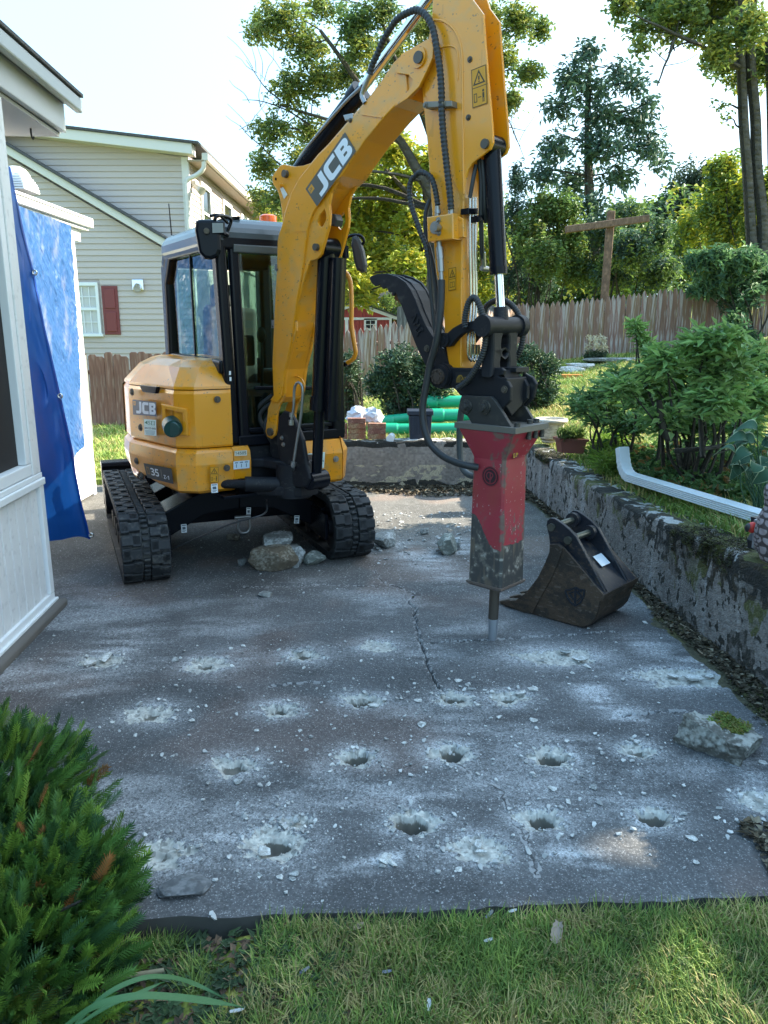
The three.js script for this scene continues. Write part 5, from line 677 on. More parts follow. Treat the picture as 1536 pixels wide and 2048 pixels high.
  // pillars; the right-hand side leans to its rounded rear corner
  const cab = part(ex, 'cab_frame', [
    bar(c(0.035, y0, -0.04), c(0.0, yt - 0.05, -0.05), 0.075, 0.1, 0.025), bar(c(0.11, y0, -0.02), c(0.09, yt - 0.06, -0.03), 0.07, 0.05, 0.02),
    bar(c(W - 0.04, y0, -0.04), c(W - 0.05, yt - 0.05, -0.05), 0.1, 0.1, 0.025),
    bar(c(0.02, y0 + 0.3, -L + 0.06), c(0.03, yt - 0.12, -L + 0.06), 0.09, 0.12, 0.03), bar(c(0.025, yt - 0.27, -L + 0.06), c(0.025, yt - 0.03, -L + 0.24), 0.085, 0.1, 0.03), bar(c(0.025, yt - 0.16, -L + 0.06), c(0.025, yt - 0.0, -L + 0.15), 0.085, 0.1, 0.03), bar(c(W - 0.06, y0, -L + 0.05), c(W - 0.06, yt - 0.1, -L + 0.05), 0.1, 0.12, 0.03), bar(c(W - 0.02, y0, -0.62), c(W - 0.04, yt - 0.08, -0.62), 0.06, 0.1, 0.02),
    bar(c(0, yt - 0.07, -0.05), c(W - 0.02, yt - 0.07, -0.05), 0.1, 0.09, 0.02), bar(c(0.0, yt - 0.06, -0.05), c(0.02, yt - 0.06, -L + 0.1), 0.08, 0.1, 0.03), bar(c(W - 0.03, yt - 0.06, -0.05), c(W - 0.03, yt - 0.06, -L + 0.1), 0.08, 0.1, 0.03), bar(c(0, yt - 0.1, -L + 0.06), c(W - 0.02, yt - 0.1, -L + 0.06), 0.12, 0.1, 0.03),
    bar(c(0.06, y0 + 0.02, -0.03), c(W, y0 + 0.02, -0.03), 0.08, 0.07, 0.01), bar(c(0.1, y0 + 0.085, -0.045), c(W - 0.06, y0 + 0.085, -0.045), 0.06, 0.03, 0.008), bar(c(0.0, 1.4, -0.03), c(0.02, 1.42, -L + 0.05), 0.07, 0.09, 0.02), bar(c(0.0, 1.36, -L + 0.05), c(W, 1.36, -L + 0.05), 0.08, 0.1, 0.02),
    ff.extrude([[-0.005, y0], [0.05, y0], [0.05, 1.4], [-0.005, 1.4]], n0 - L + 0.02, n0 - 0.02, 0.006), ff.extrude([[W - 0.05, y0], [W - 0.01, y0], [W - 0.01, 1.3], [W - 0.05, 1.3]], n0 - L, n0 - 0.66, 0.006), ff.extrude([[0.05, y0], [W - 0.05, y0], [W - 0.05, 1.34], [0.05, 1.34]], n0 - L, n0 - L + 0.06, 0.006),
    bar(c(0.2, 1.26, -0.03), c(W - 0.1, 1.24, -0.03), 0.03, 0.025, 0.008)], M.black);
  // roof: a low rounded cap
  const rf = []; const ring = (s, y, d) => [[0.02 + d, -0.02 - d], [W - 0.04 - d, -0.02 - d], [W - d, -0.1], [W - d, -L + 0.15], [W - 0.08 - d, -L + 0.02 + d], [0.08 + d, -L + 0.02 + d], [-0.02 + d, -L + 0.15], [-0.03 + d, -0.08]].map(([u, n]) => ffw(u, n0 + n));
  const roof = part(ex, 'cab_roof', loftBand([[yt - 0.075, ring(0, 0, -0.005)], [yt - 0.06, ring(0, 0, -0.02)], [yt - 0.01, ring(0, 0, -0.018)], [yt + 0.02, ring(0, 0, -0.004)], [yt + 0.05, ring(0, 0, 0.025)], [yt + 0.072, ring(0, 0, 0.06)], [yt + 0.088, ring(0, 0, 0.11)], [yt + 0.098, ring(0, 0, 0.2)]]), phys([0.05, 0.065, 0.075], 0.24, { clearcoat: 0.25, clearcoatRoughness: 0.1, specularIntensity: 0.7 }));
  part(ex, 'roof_visor', [ff.extrude([[0.08, yt - 0.13], [W - 0.1, yt - 0.13], [W - 0.1, yt - 0.08], [0.08, yt - 0.08]], n0 - 0.03, n0 + 0.012, 0.008)], std([0.07, 0.075, 0.075], 0.35));
  M.cabGlass = new THREE.MeshPhysicalMaterial({ color: new THREE.Color().setRGB(0.42, 0.56, 0.52), roughness: 0.02, transmission: 1, thickness: 0, ior: 1.55 });
  part(ex, 'windscreen', ff.extrude([[0.13, y0 + 0.1], [W - 0.09, y0 + 0.1], [W - 0.09, yt - 0.1], [0.13, yt - 0.1]], n0 - 0.04, n0 - 0.036), M.cabGlass);
  const sideG = (n1, n2, ya, yb, uo) => { const a = c(uo, ya, n1), b = c(uo + 0.01, ya, n2), d = c(uo, yb, n1), e = c(uo + 0.01, yb, n2); return prep(quadOf([e, d, a, b])); };
  part(ex, 'side_window', sideG(-0.1, -0.62, 1.45, yt - 0.12, 0.0), M.cabGlass); part(ex, 'side_window', sideG(-0.6, -L + 0.1, 1.45, yt - 0.12, 0.012), M.cabGlass);
  part(ex, 'window_bar', [bar(c(0.004, 1.44, -0.61), c(0.004, yt - 0.1, -0.61), 0.012, 0.02, 0.004)], M.black);
  part(ex, 'door_window', sideG(-0.1, -0.58, 1.05, yt - 0.12, W - 0.03), M.cabGlass); part(ex, 'rear_window', prep(quadOf([c(0.1, yt - 0.16, -L + 0.05), c(W - 0.1, yt - 0.16, -L + 0.05), c(W - 0.1, 1.42, -L + 0.05), c(0.1, 1.42, -L + 0.05)])), M.cabGlass);
  // inside: seat, levers, console
  const sm = std([0.06, 0.065, 0.065], 0.9); const seat = part(ex, 'seat', [mv(rbox(0.42, 0.12, 0.42, 0.05), c(W / 2, 1.17, -0.8), [0, Hd, 0]), mv(rbox(0.42, 0.62, 0.12, 0.05), c(W / 2, 1.5, -1.03), [-0.15, Hd, 0], null), mv(rbox(0.24, 0.18, 0.09, 0.04), c(W / 2, 1.88, -1.09), [-0.1, Hd, 0])], sm);
  part(ex, 'console', [mv(rbox(0.14, 0.16, 0.45, 0.03), c(0.14, 1.26, -0.72), [0, Hd, 0]), mv(rbox(0.14, 0.16, 0.45, 0.03), c(W - 0.16, 1.26, -0.72), [0, Hd, 0]), mv(rbox(0.3, 0.3, 0.1, 0.03), c(0.24, 1.1, -0.2), [0, Hd, 0]), mv(rbox(0.1, 0.2, 0.1, 0.02), c(0.2, 1.5, -0.16), [0, Hd, 0])], M.grey);
  for (const [u, n] of [[0.15, -0.5], [W - 0.17, -0.5], [0.32, -0.22], [0.44, -0.22]]) part(ex, 'control_lever', [tube([c(u, 1.15, n), c(u + 0.01, 1.35, n + 0.02), c(u + 0.03, 1.55, n - 0.02)], 0.011, 12, 6), ball(c(u + 0.032, 1.6, n - 0.022), 0.032, 10, 8, [1, 1.7, 1])], M.grey);
  part(ex, 'cab_floor', ff.extrude([[0.03, 0.88], [W - 0.03, 0.88], [W - 0.03, 0.93], [0.03, 0.93]], n0 - L + 0.05, n0 - 0.05), M.black);
  // mirrors, work light, beacon, aerial, hand rail
  const mir = (F, pts, n1, name) => part(ex, name, F.plate(pts, n1 - 0.05, n1, 0.02), M.black);
  const camF = new Frame(c(-0.1, 0, 0.05), V(1, 0, -0.15)); const mr = mir(camF, [[391, 441], [400, 438], [430, 438], [440, 446], [442, 500], [436, 513], [422, 519], [408, 517], [397, 505], [389, 460]], 0.03, 'mirror');
  part(mr, 'mirror_knob', [cyl(camF.at(413, 462, 0.02), camF.at(413, 462, 0.06), 0.02, 0.016, 12)], M.pin);
  const arm = (pts, r) => tube(pts.map(([x, y, n]) => ff.at(x, y, n)), r, 24, 8);
  part(ex, 'mirror_arm', [arm([[420, 462, 0.0], [428, 445, 0.03], [432, 434, 0.04], [448, 432, 0.0], [462, 440, -0.04], [456, 460, -0.05]], 0.011), arm([[420, 432, 0.03], [436, 430, 0.03], [455, 446, -0.04]], 0.009), arm([[446, 465, 0.0], [455, 470, -0.04]], 0.014)], M.black);
  const lf = new Frame(c(0, 0, 0.1), V(1, 0, -0.1)); const wl = part(ex, 'work_light', [lf.plate([[421, 443], [448, 443], [450, 468], [422, 469]], -0.03, 0.03, 0.008)], M.black); part(wl, 'lens', lf.plate([[424, 446], [446, 446], [447, 465], [425, 466]], 0.031, 0.034), phys([0.12, 0.12, 0.1], 0.1, { clearcoat: 1 }));
  const bp = ff.px(537, 462, -0.75), bc = ff.w(bp[0], yt + 0.085, -0.75); part(ex, 'beacon', [cyl(bc, bc.clone().add(V(0, 0.115, 0)), 0.066, 0.062, 22), cyl(bc.clone().add(V(0, 0.115, 0)), bc.clone().add(V(0, 0.125, 0)), 0.062, 0.045, 22), cyl(bc.clone().add(V(0, 0.05, 0)), bc.clone().add(V(0, 0.056, 0)), 0.068, 0.068, 22)], phys([0.95, 0.15, 0.012], 0.25, { clearcoat: 0.6, transmission: 0.25 }));
  part(ex, 'aerial', cyl(c(0.06, yt + 0.05, -L + 0.1), c(0.055, yt + 0.3, -L + 0.09), 0.006, 0.004, 6), M.black);
  const lF = new Frame(c(W + 0.12, 0, -0.02), V(1, 0, 0.25)); part(ex, 'mirror', [lF.plate([[703, 473], [711, 470], [718, 478], [726, 500], [732, 530], [730, 542], [722, 545], [712, 540], [706, 520], [701, 490]], -0.03, 0.03, 0.02)], M.grey);
  part(ex, 'mirror_arm', [tube([lF.at(691, 510, 0), lF.at(692, 478, 0), lF.at(700, 472, 0), lF.at(722, 472, 0), lF.at(728, 482, 0), lF.at(722, 492, -0.02)], 0.01, 30, 8), cyl(lF.at(690, 492, 0), lF.at(691, 516, 0), 0.024, 0.024, 8), cyl(lF.at(684, 530, -0.05), lF.at(690, 516, 0), 0.014, 0.014, 8)], M.black);
  part(ex, 'hand_rail', tube([[683, 540], [692, 546], [700, 562], [703, 600], [703, 650], [709, 690], [711, 705], [706, 718], [694, 726]].map(([x, y]) => lF.at(x, y, -0.05)), 0.017, 50, 10), M.yellow);
  part(ex, 'rail_bracket', [cyl(lF.at(678, 538, -0.08), lF.at(686, 540, -0.05), 0.02), cyl(lF.at(688, 728, -0.08), lF.at(696, 726, -0.05), 0.02)], M.black);
  part(ex, 'side_reflector', [ff.quad([[458, 742], [462, 742], [462, 750], [458, 750]], -0.02), ff.quad([[459, 754], [463, 754], [463, 762], [459, 762]], -0.02)].map(prep), M.white);
  part(ex, 'cab_trim', [loftBand([[1.12, [ffw(-0.05, -0.14), ffw(0.02, -0.06), ffw(0.02, -0.5), ffw(-0.1, -0.6)]], [1.4, [ffw(-0.02, -0.12), ffw(0.02, -0.06), ffw(0.02, -0.9), ffw(-0.05, -0.9)]]])], std([0.035, 0.025, 0.015], 0.5));
}
// ---- kingpost (swing post), slew cylinder and the black casting in the recess
{
  const g = (l, a, b, bv = 0.012) => UV(bf.plate(l, a, b, bv, b)), W = 0.085;
  const post = part(ex, 'kingpost', [g([[556, 835], [566, 822], [580, 826], [590, 845], [604, 880], [612, 930], [620, 958], [612, 975], [590, 975], [572, 960], [560, 925], [552, 880]], 0.05, W), g([[556, 835], [566, 822], [580, 826], [590, 845], [604, 880], [612, 930], [620, 958], [612, 975], [590, 975], [572, 960], [560, 925], [552, 880]], -W, -0.05), g([[540, 850], [556, 846], [566, 880], [600, 930], [606, 968], [580, 975], [552, 940], [538, 900]], -0.05, 0.05)], M.cast);
  const kc = bf.px(592, 950, 0), kp = bf.w(kc[0] - 0.02, 0, 0); part(ex, 'swing_barrel', [cyl(kp.clone().setY(0.56), kp.clone().setY(0.78), 0.12, 0.12, 26), cyl(kp.clone().setY(0.78), kp.clone().setY(0.9), 0.075, 0.06, 20)], M.cast);
  const hk = ffw(0.36, 0); part(ex, 'swing_bracket', [band([ffw(0.08, -0.05), ffw(0.62, -0.05), [kp.x + 0.16, kp.z + 0.02], [kp.x + 0.06, kp.z + 0.13], [kp.x - 0.08, kp.z + 0.1], ffw(0.12, 0.05)], 0.57, 0.64, 0.012), band([ffw(0.12, -0.05), ffw(0.6, -0.05), [kp.x + 0.13, kp.z + 0.0], [kp.x + 0.04, kp.z + 0.11], [kp.x - 0.08, kp.z + 0.06], ffw(0.2, 0.02)], 0.74, 0.8, 0.012), ff.extrude([[0.08, 0.55], [0.6, 0.55], [0.6, 0.88], [0.08, 0.88]], -0.2, -0.07, 0.02)], M.cast);
  part(ex, 'slew_cylinder', [cyl(ff.at(440, 968, -0.05), ff.at(500, 968, 0.1), 0.03, 0.03, 14), cyl(ff.at(490, 968, 0.07), kp.clone().setY(0.64).add(V(-0.06, 0, 0.03)), 0.05, 0.05, 14)], M.cast);
  part(ex, 'step_plate', [ff.extrude([[-0.1, 0.565], [0.32, 0.565], [0.32, 0.585], [-0.1, 0.585]], -0.2, 0.06, 0.004)], M.black);
  part(ex, 'kingpost_bolt', [bolt(bf, 564, 876, 0.085, 0.01), bolt(bf, 567, 889, 0.085, 0.01), bolt(bf, 545, 932, 0.085, 0.01), bolt(bf, 549, 933, 0.085, 0.009)].flat(), M.steel);
  part(ex, 'hose_loop', [[548, 820, 530, 850, 556, 905], [552, 800, 520, 830, 545, 890], [545, 790, 515, 820, 538, 870]].map(([a, b, c, d, e, f], i) => tube([bf.at(a, b, 0.0), bf.at(c, d, 0.06), bf.at(e, f, 0.0)], 0.014, 20, 8)), M.hose);
}
// ---- boom
{
  const out = [[530.5, 863], [533.7, 840], [536, 816], [547, 791], [546, 776], [544.5, 728], [548, 633], [553.5, 538], [554.7, 482], [558, 466], [564.8, 449], [563, 417], [560, 398], [555, 382], [545, 367], [543.8, 353], [551, 342], [560, 331], [566, 328], [575, 330], [589, 332.8], [606, 331], [622, 325.5], [635, 309], [655.6, 288.6], [682, 258], [706, 230], [738, 194], [762.6, 161.5], [787, 125], [803, 109], [855, 79], [864, 84], [867.5, 93], [865.5, 117], [855, 141], [839, 174], [815, 198], [789, 214], [770.6, 234], [730, 282.6], [698, 327], [678, 356], [662, 385.7], [657.7, 409], [659.5, 431], [657.7, 451], [649.5, 482], [642, 508], [637, 515], [631, 518.7], [620, 522], [615, 537], [609, 555], [601, 589], [590, 626], [592, 662], [582, 702], [572, 739], [569, 774], [568.8, 788], [563, 803], [557, 813], [553, 829], [551.6, 860], [548.7, 871.7], [541.5, 877.5], [534, 873]];
  const hole = [[649, 418], [651.5, 427], [652, 438], [647, 450], [643, 454.5], [638, 451], [635, 444], [638, 432]].reverse();
  const w = 0.098;
  const core = [[540, 800], [547, 790], [546, 776], [544.5, 728], [548, 633], [553.5, 538], [556, 478], [560, 462], [566, 440], [569, 425], [574, 410], [582, 385], [598, 356], [621, 327], [635, 310], [655.6, 289.5], [682, 259], [706, 231], [738, 195], [762, 163], [787, 127], [800, 118], [812, 150], [815, 196], [789, 213], [770, 233], [730, 281], [700, 325], [683, 352], [659, 374], [639, 402], [624, 429], [615, 458], [610, 491], [606, 528], [602, 555], [594, 600], [586, 655], [578, 702], [569, 739], [565, 774], [562, 795], [554, 806]];
  const boom = yel('boom', [bf.plate(core, -w, w, 0.006, w)]);
  const plates = yel('boom_side_plate', [bf.plate(out, w - 0.032, w - 0.012, 0.004, w - 0.012, [hole])]);
  yel('boom_side_plate', [bf.extrude(bf.poly(out, w - 0.012), -w + 0.012, -w + 0.032, 0.004, [bf.poly(hole, w - 0.012)])]);
  const tipOut = [[789, 214], [812, 188], [824, 172], [826, 160], [818, 150], [795, 147], [790, 143], [803, 109], [855, 79], [864, 84], [867.5, 93], [865.5, 117], [855, 141], [839, 174], [815, 198]];
  for (const s of [-1, 1]) { const q = bf.poly(tipOut, w + 0.01); yel('boom_tip_plate', s > 0 ? bf.extrude(q, w + 0.001, w + 0.014, 0.003) : bf.extrude(q, -w - 0.014, -w - 0.001, 0.003)); }
  yel('boom_rib', [bf.plate([[588, 461.5], [612, 461.5], [612, 463], [588, 463.5]], w, w + 0.004), bf.plate([[724, 227], [763, 233], [763, 236], [722, 230]], w, w + 0.006, 0.002)]);
  const PN = (x, y, r, h, collar) => { const p = part(ex, 'pivot_pin', [pin(bf, x, y, r, -w - h, w + h, 20)], M.pin); if (collar) part(p, 'pin_collar', UV(pin(bf, x, y, r * 1.7, w + 0.013, w + h * 0.7, 22)), M.yellow); };
  PN(835, 114, 0.028, 0.035, 1); PN(567, 347, 0.021, 0.012); PN(629, 494, 0.02, 0.01); PN(538, 864, 0.026, 0.006);
  part(ex, 'lifting_eye', [yel('boss', pin(bf, 558, 370, 0.012, w - 0.02, w + 0.012, 12)).geometry].slice(0, 0).concat([pin(bf, 551, 358, 0.008, w - 0.014, w - 0.009, 10)]), M.black);
  part(boom, 'badge', bf.quad([[690, 264], [712, 302], [634, 413], [611, 378]].map((p, i, a) => a[[3, 0, 1, 2][i]]), w + 0.003), M.jcb);
  part(ex, 'capacity_label', bf.quad([[560, 377], [566, 374], [575, 389], [568, 398]], w - 0.008), std([0.6, 0.6, 0.57], 0.5));
  part(ex, 'boom_bolt', [bolt(bf, 557, 539, w - 0.008, 0.008), bolt(bf, 548, 653, w - 0.008, 0.008), bolt(bf, 701, 241, w, 0.008)].flat(), M.pin);
  part(ex, 'hose_clamp', [bf.plate([[550, 528], [554, 528], [554, 542], [550, 542]], 0.05, 0.1), bf.plate([[543, 640], [548, 640], [548, 656], [543, 656]], 0.05, 0.1), bf.plate([[686, 230], [704, 226], [706, 237], [690, 242]], 0.02, 0.1, 0.004)], M.steel);
  // weld ring on the underside
  yel('boom_boss', [tube(circlePx(592, 775, 17, 22, 14).map(([x, y]) => bf.at(x, y, 0.0)), 0.006, 30, 6, true)]);
  // lift cylinder below the boom
  const t0 = bf.px(629, 494, w), top = bf.w(t0[0] + 0.0, t0[1], 0), k0 = bf.px(597, 955, w), bot = bf.w(k0[0] + 0.06, k0[1] - 0.02, 0.0), d = bot.clone().sub(top).normalize(), at = (s) => top.clone().addScaledVector(d, s), LL = bot.distanceTo(top);
  part(ex, 'lift_cylinder', [UV(cyl(at(-0.01), at(LL * 0.62), 0.052, 0.052, 22)), UV(cyl(at(LL * 0.62), at(LL * 0.68), 0.062, 0.062, 22)), cyl(at(0).addScaledVector(bf.n, -0.06), at(0).addScaledVector(bf.n, 0.06), 0.06, 0.06, 20)], M.black); part(ex, 'rod_eye', cyl(at(LL).addScaledVector(bf.n, -0.07), at(LL).addScaledVector(bf.n, 0.07), 0.06, 0.06, 20), M.black);
  part(ex, 'lift_rod', cyl(at(LL * 0.68), at(LL), 0.034, 0.034, 18), M.black);
  part(ex, 'cylinder_guard', [cyl(at(0.06).addScaledVector(bf.u, 0.1), at(LL * 0.72).addScaledVector(bf.u, 0.12), 0.05, 0.05, 4)], M.black);
  part(ex, 'pressure_pipe', [tube([bf.at(583, 840, 0.13), bf.at(587, 815, 0.13), bf.at(590, 772, 0.13), bf.at(596, 765, 0.13), bf.at(604, 772, 0.13), bf.at(603, 820, 0.13), bf.at(594, 880, 0.13), bf.at(587, 925, 0.13)], 0.0085, 60, 8)], M.steel);
  part(ex, 'pipe_fitting', [cyl(bf.at(583, 826, 0.13), bf.at(583, 834, 0.13), 0.015, 0.015, 6), cyl(bf.at(582, 840, 0.13), bf.at(582, 850, 0.13), 0.016, 0.016, 6), cyl(bf.at(587, 924, 0.13), bf.at(586, 932, 0.13), 0.018, 0.018, 6), cyl(bf.at(586, 932, 0.13), bf.at(586, 938, 0.1), 0.014, 0.014, 6)], M.steel);
  part(ex, 'boom_lamp', [UV(bf.plate([[660, 427], [668, 428], [673, 440], [670, 452], [661, 452]], -0.03, 0.03, 0.008, 0.03))], M.grey);
  // dipper cylinder above the boom
  const b0 = bf.px(567, 347, w), e0 = bf.px(868, 8, 0.0), P0 = bf.w(b0[0], b0[1], 0), P1 = bf.w(e0[0], e0[1] + 0.05, 0), dd = P1.clone().sub(P0).normalize(), q = (s) => P0.clone().addScaledVector(dd, s), L2 = P0.distanceTo(P1), m1 = P0.distanceTo(bf.w(...bf.px(722, 180, 0), 0));
  part(ex, 'dipper_cylinder', [cyl(q(0.03), q(m1 - 0.01), 0.05, 0.05, 22), cyl(q(m1 - 0.07), q(m1), 0.057, 0.057, 22), cyl(q(0).addScaledVector(bf.n, -0.06), q(0).addScaledVector(bf.n, 0.06), 0.05, 0.05, 18)], M.black); part(ex, 'dipper_rod', cyl(q(m1), q(L2), 0.028, 0.028, 18), M.chrome);
  part(ex, 'cylinder_pipe', [tube([bf.at(590, 331, 0.03), bf.at(607, 305, 0.04), bf.at(628, 278, 0.05), bf.at(690, 205, 0.06), bf.at(724, 172, 0.06)], 0.009, 40, 8), tube([bf.at(730, 206, 0.1), bf.at(724, 192, 0.1), bf.at(726, 182, 0.1), bf.at(735, 160, 0.1), bf.at(741, 148, 0.1)], 0.012, 24, 8)], M.steel);
}
// ---- dipper
{
  const w = 0.064, W2 = 0.078;
  const side = [[866, -40], [865.5, 0], [863.5, 40], [857, 77], [850, 110], [843, 150], [843, 177.6], [847, 218], [853, 274.5], [857, 323], [859.4, 363], [863.5, 424], [868, 500], [872, 545], [883, 600], [887.7, 640], [889, 670], [897.7, 738], [922, 742], [923, 600], [924.5, 480], [928, 387.5]];
  const boxP = [...side, [928, 330], [926, 250], [926, 160], [924, 97], [912, 60], [900, 40], [890, -20], [888, -40]];
  const plate = [[866, -40], [865.5, 0], [863.5, 40], [857, 77], [848, 110], [846, 150], [850, 190], [880, 240], [895, 300], [905, 360], [926, 400], [928, 387.5], [932, 355], [936, 340], [944, 327], [953, 319], [964.4, 311], [973, 304], [980.5, 298.7], [986, 285], [984.6, 250], [976.5, 161.5], [970, 80.7], [966.4, 28], [955, 12], [946, 0], [934, -40]];
  const dip = yel('dipper', [bf.plate(boxP, -w, w, 0.006, w)]);
  yel('dipper_side_plate', bf.plate(plate, w - 0.006, w + 0.008, 0.003, w + 0.008)); yel('dipper_side_plate', bf.extrude(bf.poly(plate, w + 0.008), -w - 0.008, -w + 0.006, 0.003));
  // raised rib along the edge of the box and the arch at its top
  yel('dipper_rib', [tube([[866, 40], [885, 42], [905, 56], [918, 80], [923, 100], [925, 160], [926, 250], [927, 330], [928, 388]].map(([x, y]) => bf.at(x, y, w + 0.008)), 0.006, 60, 6), tube([[878, 96], [900, 92], [912, 97], [916, 110], [916, 160]].map(([x, y]) => bf.at(x, y, w + 0.008)), 0.005, 30, 6)]);
  const PN = (x, y, r, n, name = 'pivot_pin') => part(ex, name, pin(bf, x, y, r, -n, n, 20), M.pin); PN(968, 287, 0.022, w + 0.022);
  part(ex, 'dipper_bolt', [bolt(bf, 940, 119, w + 0.008, 0.009), bolt(bf, 937, 235, w + 0.008, 0.009), bolt(bf, 922, 443, w + 0.0, 0.008), bolt(bf, 922, 456, w + 0.0, 0.008)].flat(), M.pin);
  part(dip, 'warning_label', bf.quad([[942, 140], [972, 128], [975, 207], [945, 217]], w + 0.011), M.warnA); part(dip, 'warning_label', bf.quad([[897, 537], [912, 534], [912, 579], [897, 582]], w + 0.003), M.warnB);
  // bucket cylinder between the plates
  const a = bf.px(968, 287, w), A0 = bf.w(a[0] + 0.0, a[1], 0), e = bf.px(1003, 652, 0), E = bf.w(e[0], e[1], 0), dd = E.clone().sub(A0).normalize(), q = (s) => A0.clone().addScaledVector(dd, s), L = A0.distanceTo(E), m = 0.69 * L;
  part(ex, 'bucket_cylinder', [UV(cyl(q(0.02), q(m), 0.042, 0.042, 24)), cyl(q(m - 0.02), q(m + 0.015), 0.046, 0.043, 24), cyl(q(0).addScaledVector(bf.n, -0.05), q(0).addScaledVector(bf.n, 0.05), 0.048, 0.048, 20)], M.black); part(ex, 'bucket_rod', [cyl(q(m), q(L - 0.04), 0.0225, 0.0225, 18)], M.chrome); part(ex, 'rod_eye', [cyl(q(L - 0.09), q(L), 0.034, 0.04, 16)], M.cast);
  const LP = E; part(ex, 'link_pin', [cyl(LP.clone().addScaledVector(bf.n, -0.16), LP.clone().addScaledVector(bf.n, 0.16), 0.045, 0.045, 22), cyl(LP.clone().addScaledVector(bf.n, -0.175), LP.clone().addScaledVector(bf.n, -0.13), 0.055, 0.055, 22), cyl(LP.clone().addScaledVector(bf.n, 0.13), LP.clone().addScaledVector(bf.n, 0.165), 0.052, 0.052, 22)], M.cast);
  // tipping levers: a bowed arm on each side
  const lever = [[889, 694], [880, 685], [882, 672], [894, 667], [906, 656], [922, 647], [945, 642], [966, 640], [974, 650], [970, 662], [948, 660], [926, 667], [912, 679], [902, 692]];
  for (const s of [1, -1]) { const p = bf.poly(lever, 0.1); part(ex, 'tipping_lever', UV(s > 0 ? bf.extrude(p, 0.068, 0.105, 0.006) : bf.extrude(p, -0.105, -0.068, 0.006)), M.cast); }
  { const c = bf.px(890, 680, 0.1); part(ex, 'lever_pin', [cyl(bf.w(c[0], c[1], -0.115), bf.w(c[0], c[1], 0.118), 0.036, 0.036, 20), cyl(bf.w(c[0], c[1], 0.118), bf.w(c[0], c[1], 0.124), 0.018, 0.018, 14)], M.cast); }
  // tipping link, an H with round-ended windows
  const lk = new Frame(LP.clone().setY(0), bf.n.clone().negate()); // across the machine: u towards its far side
  const lt = LP.y, lb = bf.px(1000, 752, 0)[1]; const H = [[-0.115, lt + 0.03], [0.115, lt + 0.03], [0.105, lt - 0.12], [0.115, lb], [-0.115, lb], [-0.105, lt - 0.12]]; const oval = (y, h, w2) => Array.from({ length: 12 }, (_, i) => [w2 * Math.cos(i / 12 * 6.283), y + h * Math.sin(i / 12 * 6.283)]);
  { const g = lk.extrude(H, -0.04, 0.03, 0.012, [oval(lerp(lt, lb, 0.36), 0.06, 0.034), oval(lerp(lt, lb, 0.72), 0.06, 0.038)]); part(ex, 'tipping_link', UV(g), M.cast); }
  // hydraulic block on the side of the dipper
  const blk = yel('valve_block', [bf.plate([[853, 434], [905, 426], [906, 478], [855, 484]], w, w + 0.075, 0.006, w + 0.075), bf.plate([[905, 426], [926, 437], [927, 474], [906, 478]], w, w + 0.03, 0.004, w + 0.03)]);
  part(blk, 'valve_cap', [pin(bf, 869, 455, 0.03, w + 0.07, w + 0.085, 20), pin(bf, 869, 455, 0.019, w + 0.08, w + 0.115, 6)], M.steel); part(blk, 'bolt', [bolt(bf, 877, 440, w + 0.075, 0.009), bolt(bf, 878, 466, w + 0.075, 0.009)].flat(), M.steel);
  part(ex, 'hose_fitting', [cyl(bf.at(874, 436, 0.1), bf.at(875, 412, 0.1), 0.013, 0.013, 10), cyl(bf.at(876, 428, 0.1), bf.at(875, 420, 0.1), 0.017, 0.017, 6), cyl(bf.at(902, 432, 0.1), bf.at(902, 416, 0.1), 0.015, 0.015, 10), cyl(bf.at(878, 482, 0.11), bf.at(879, 500, 0.11), 0.013, 0.013, 10), cyl(bf.at(879, 494, 0.11), bf.at(881, 518, 0.11), 0.019, 0.019, 6), cyl(bf.at(881, 518, 0.11), bf.at(882, 543, 0.11), 0.017, 0.017, 10), cyl(bf.at(882, 543, 0.11), bf.at(883, 564, 0.11), 0.012, 0.012, 10)], M.steel);
  part(ex, 'hose_clamp', [bf.plate([[848, 203], [903, 201], [904, 213], [849, 216]], w, w + 0.05, 0.004, w + 0.05), bolt(bf, 851, 210, w + 0.05, 0.009), bolt(bf, 886, 207, w + 0.05, 0.009)].flat(2), std([0.2, 0.18, 0.15], 0.5, { metalness: 0.5 }));
  const H1 = (pts, off) => pts.map(([x, y, o]) => bf.at(x, y, o ?? off));
  part(ex, 'ribbed_hose', ribbed(H1([[740, 149], [744, 132], [754.5, 109], [765, 84], [778.7, 60.5], [793, 40], [807, 30], [819, 24], [831, 20], [842, 23], [851, 30], [859, 42], [865.5, 56.5], [873.5, 97], [879.6, 137], [883, 186], [883.6, 226], [887.7, 278.5], [893.7, 335], [899.8, 387.5], [902, 418]], 0.115), 0.0175, 0.02), M.hose);
  part(ex, 'ribbed_hose', ribbed(H1([[875.5, 410], [869.5, 375], [862, 355], [851, 347], [840, 345], [831, 351], [822, 362], [819, 379], [823, 412], [835, 448], [845, 475], [853, 494], [856, 514]], 0.1), 0.0145, 0.018), M.hose);
  part(ex, 'hose', tube(H1([[856, 512], [860, 563], [865, 620], [869, 655], [872, 672]], 0.1), 0.0105, 40, 8), M.hose);
  part(ex, 'hose', tube(H1([[860, 400, 0.0], [852, 425, 0.02], [852, 470, 0.03], [864, 520, 0.03], [872, 580, 0.04], [877, 640, 0.05]], 0), 0.012, 40, 8), M.hose);
  part(ex, 'breaker_hose', [tube(H1([[883, 560, 0.115], [881, 620, 0.13], [872, 686, 0.14], [860, 730, 0.14], [851, 778, 0.15], [845.5, 815, 0.16], [847, 848, 0.17], [858, 883, 0.18], [881, 909, 0.18], [912, 925, 0.17], [938, 932, 0.15], [956, 935, 0.12]], 0), 0.0185, 90, 10)], M.hose);
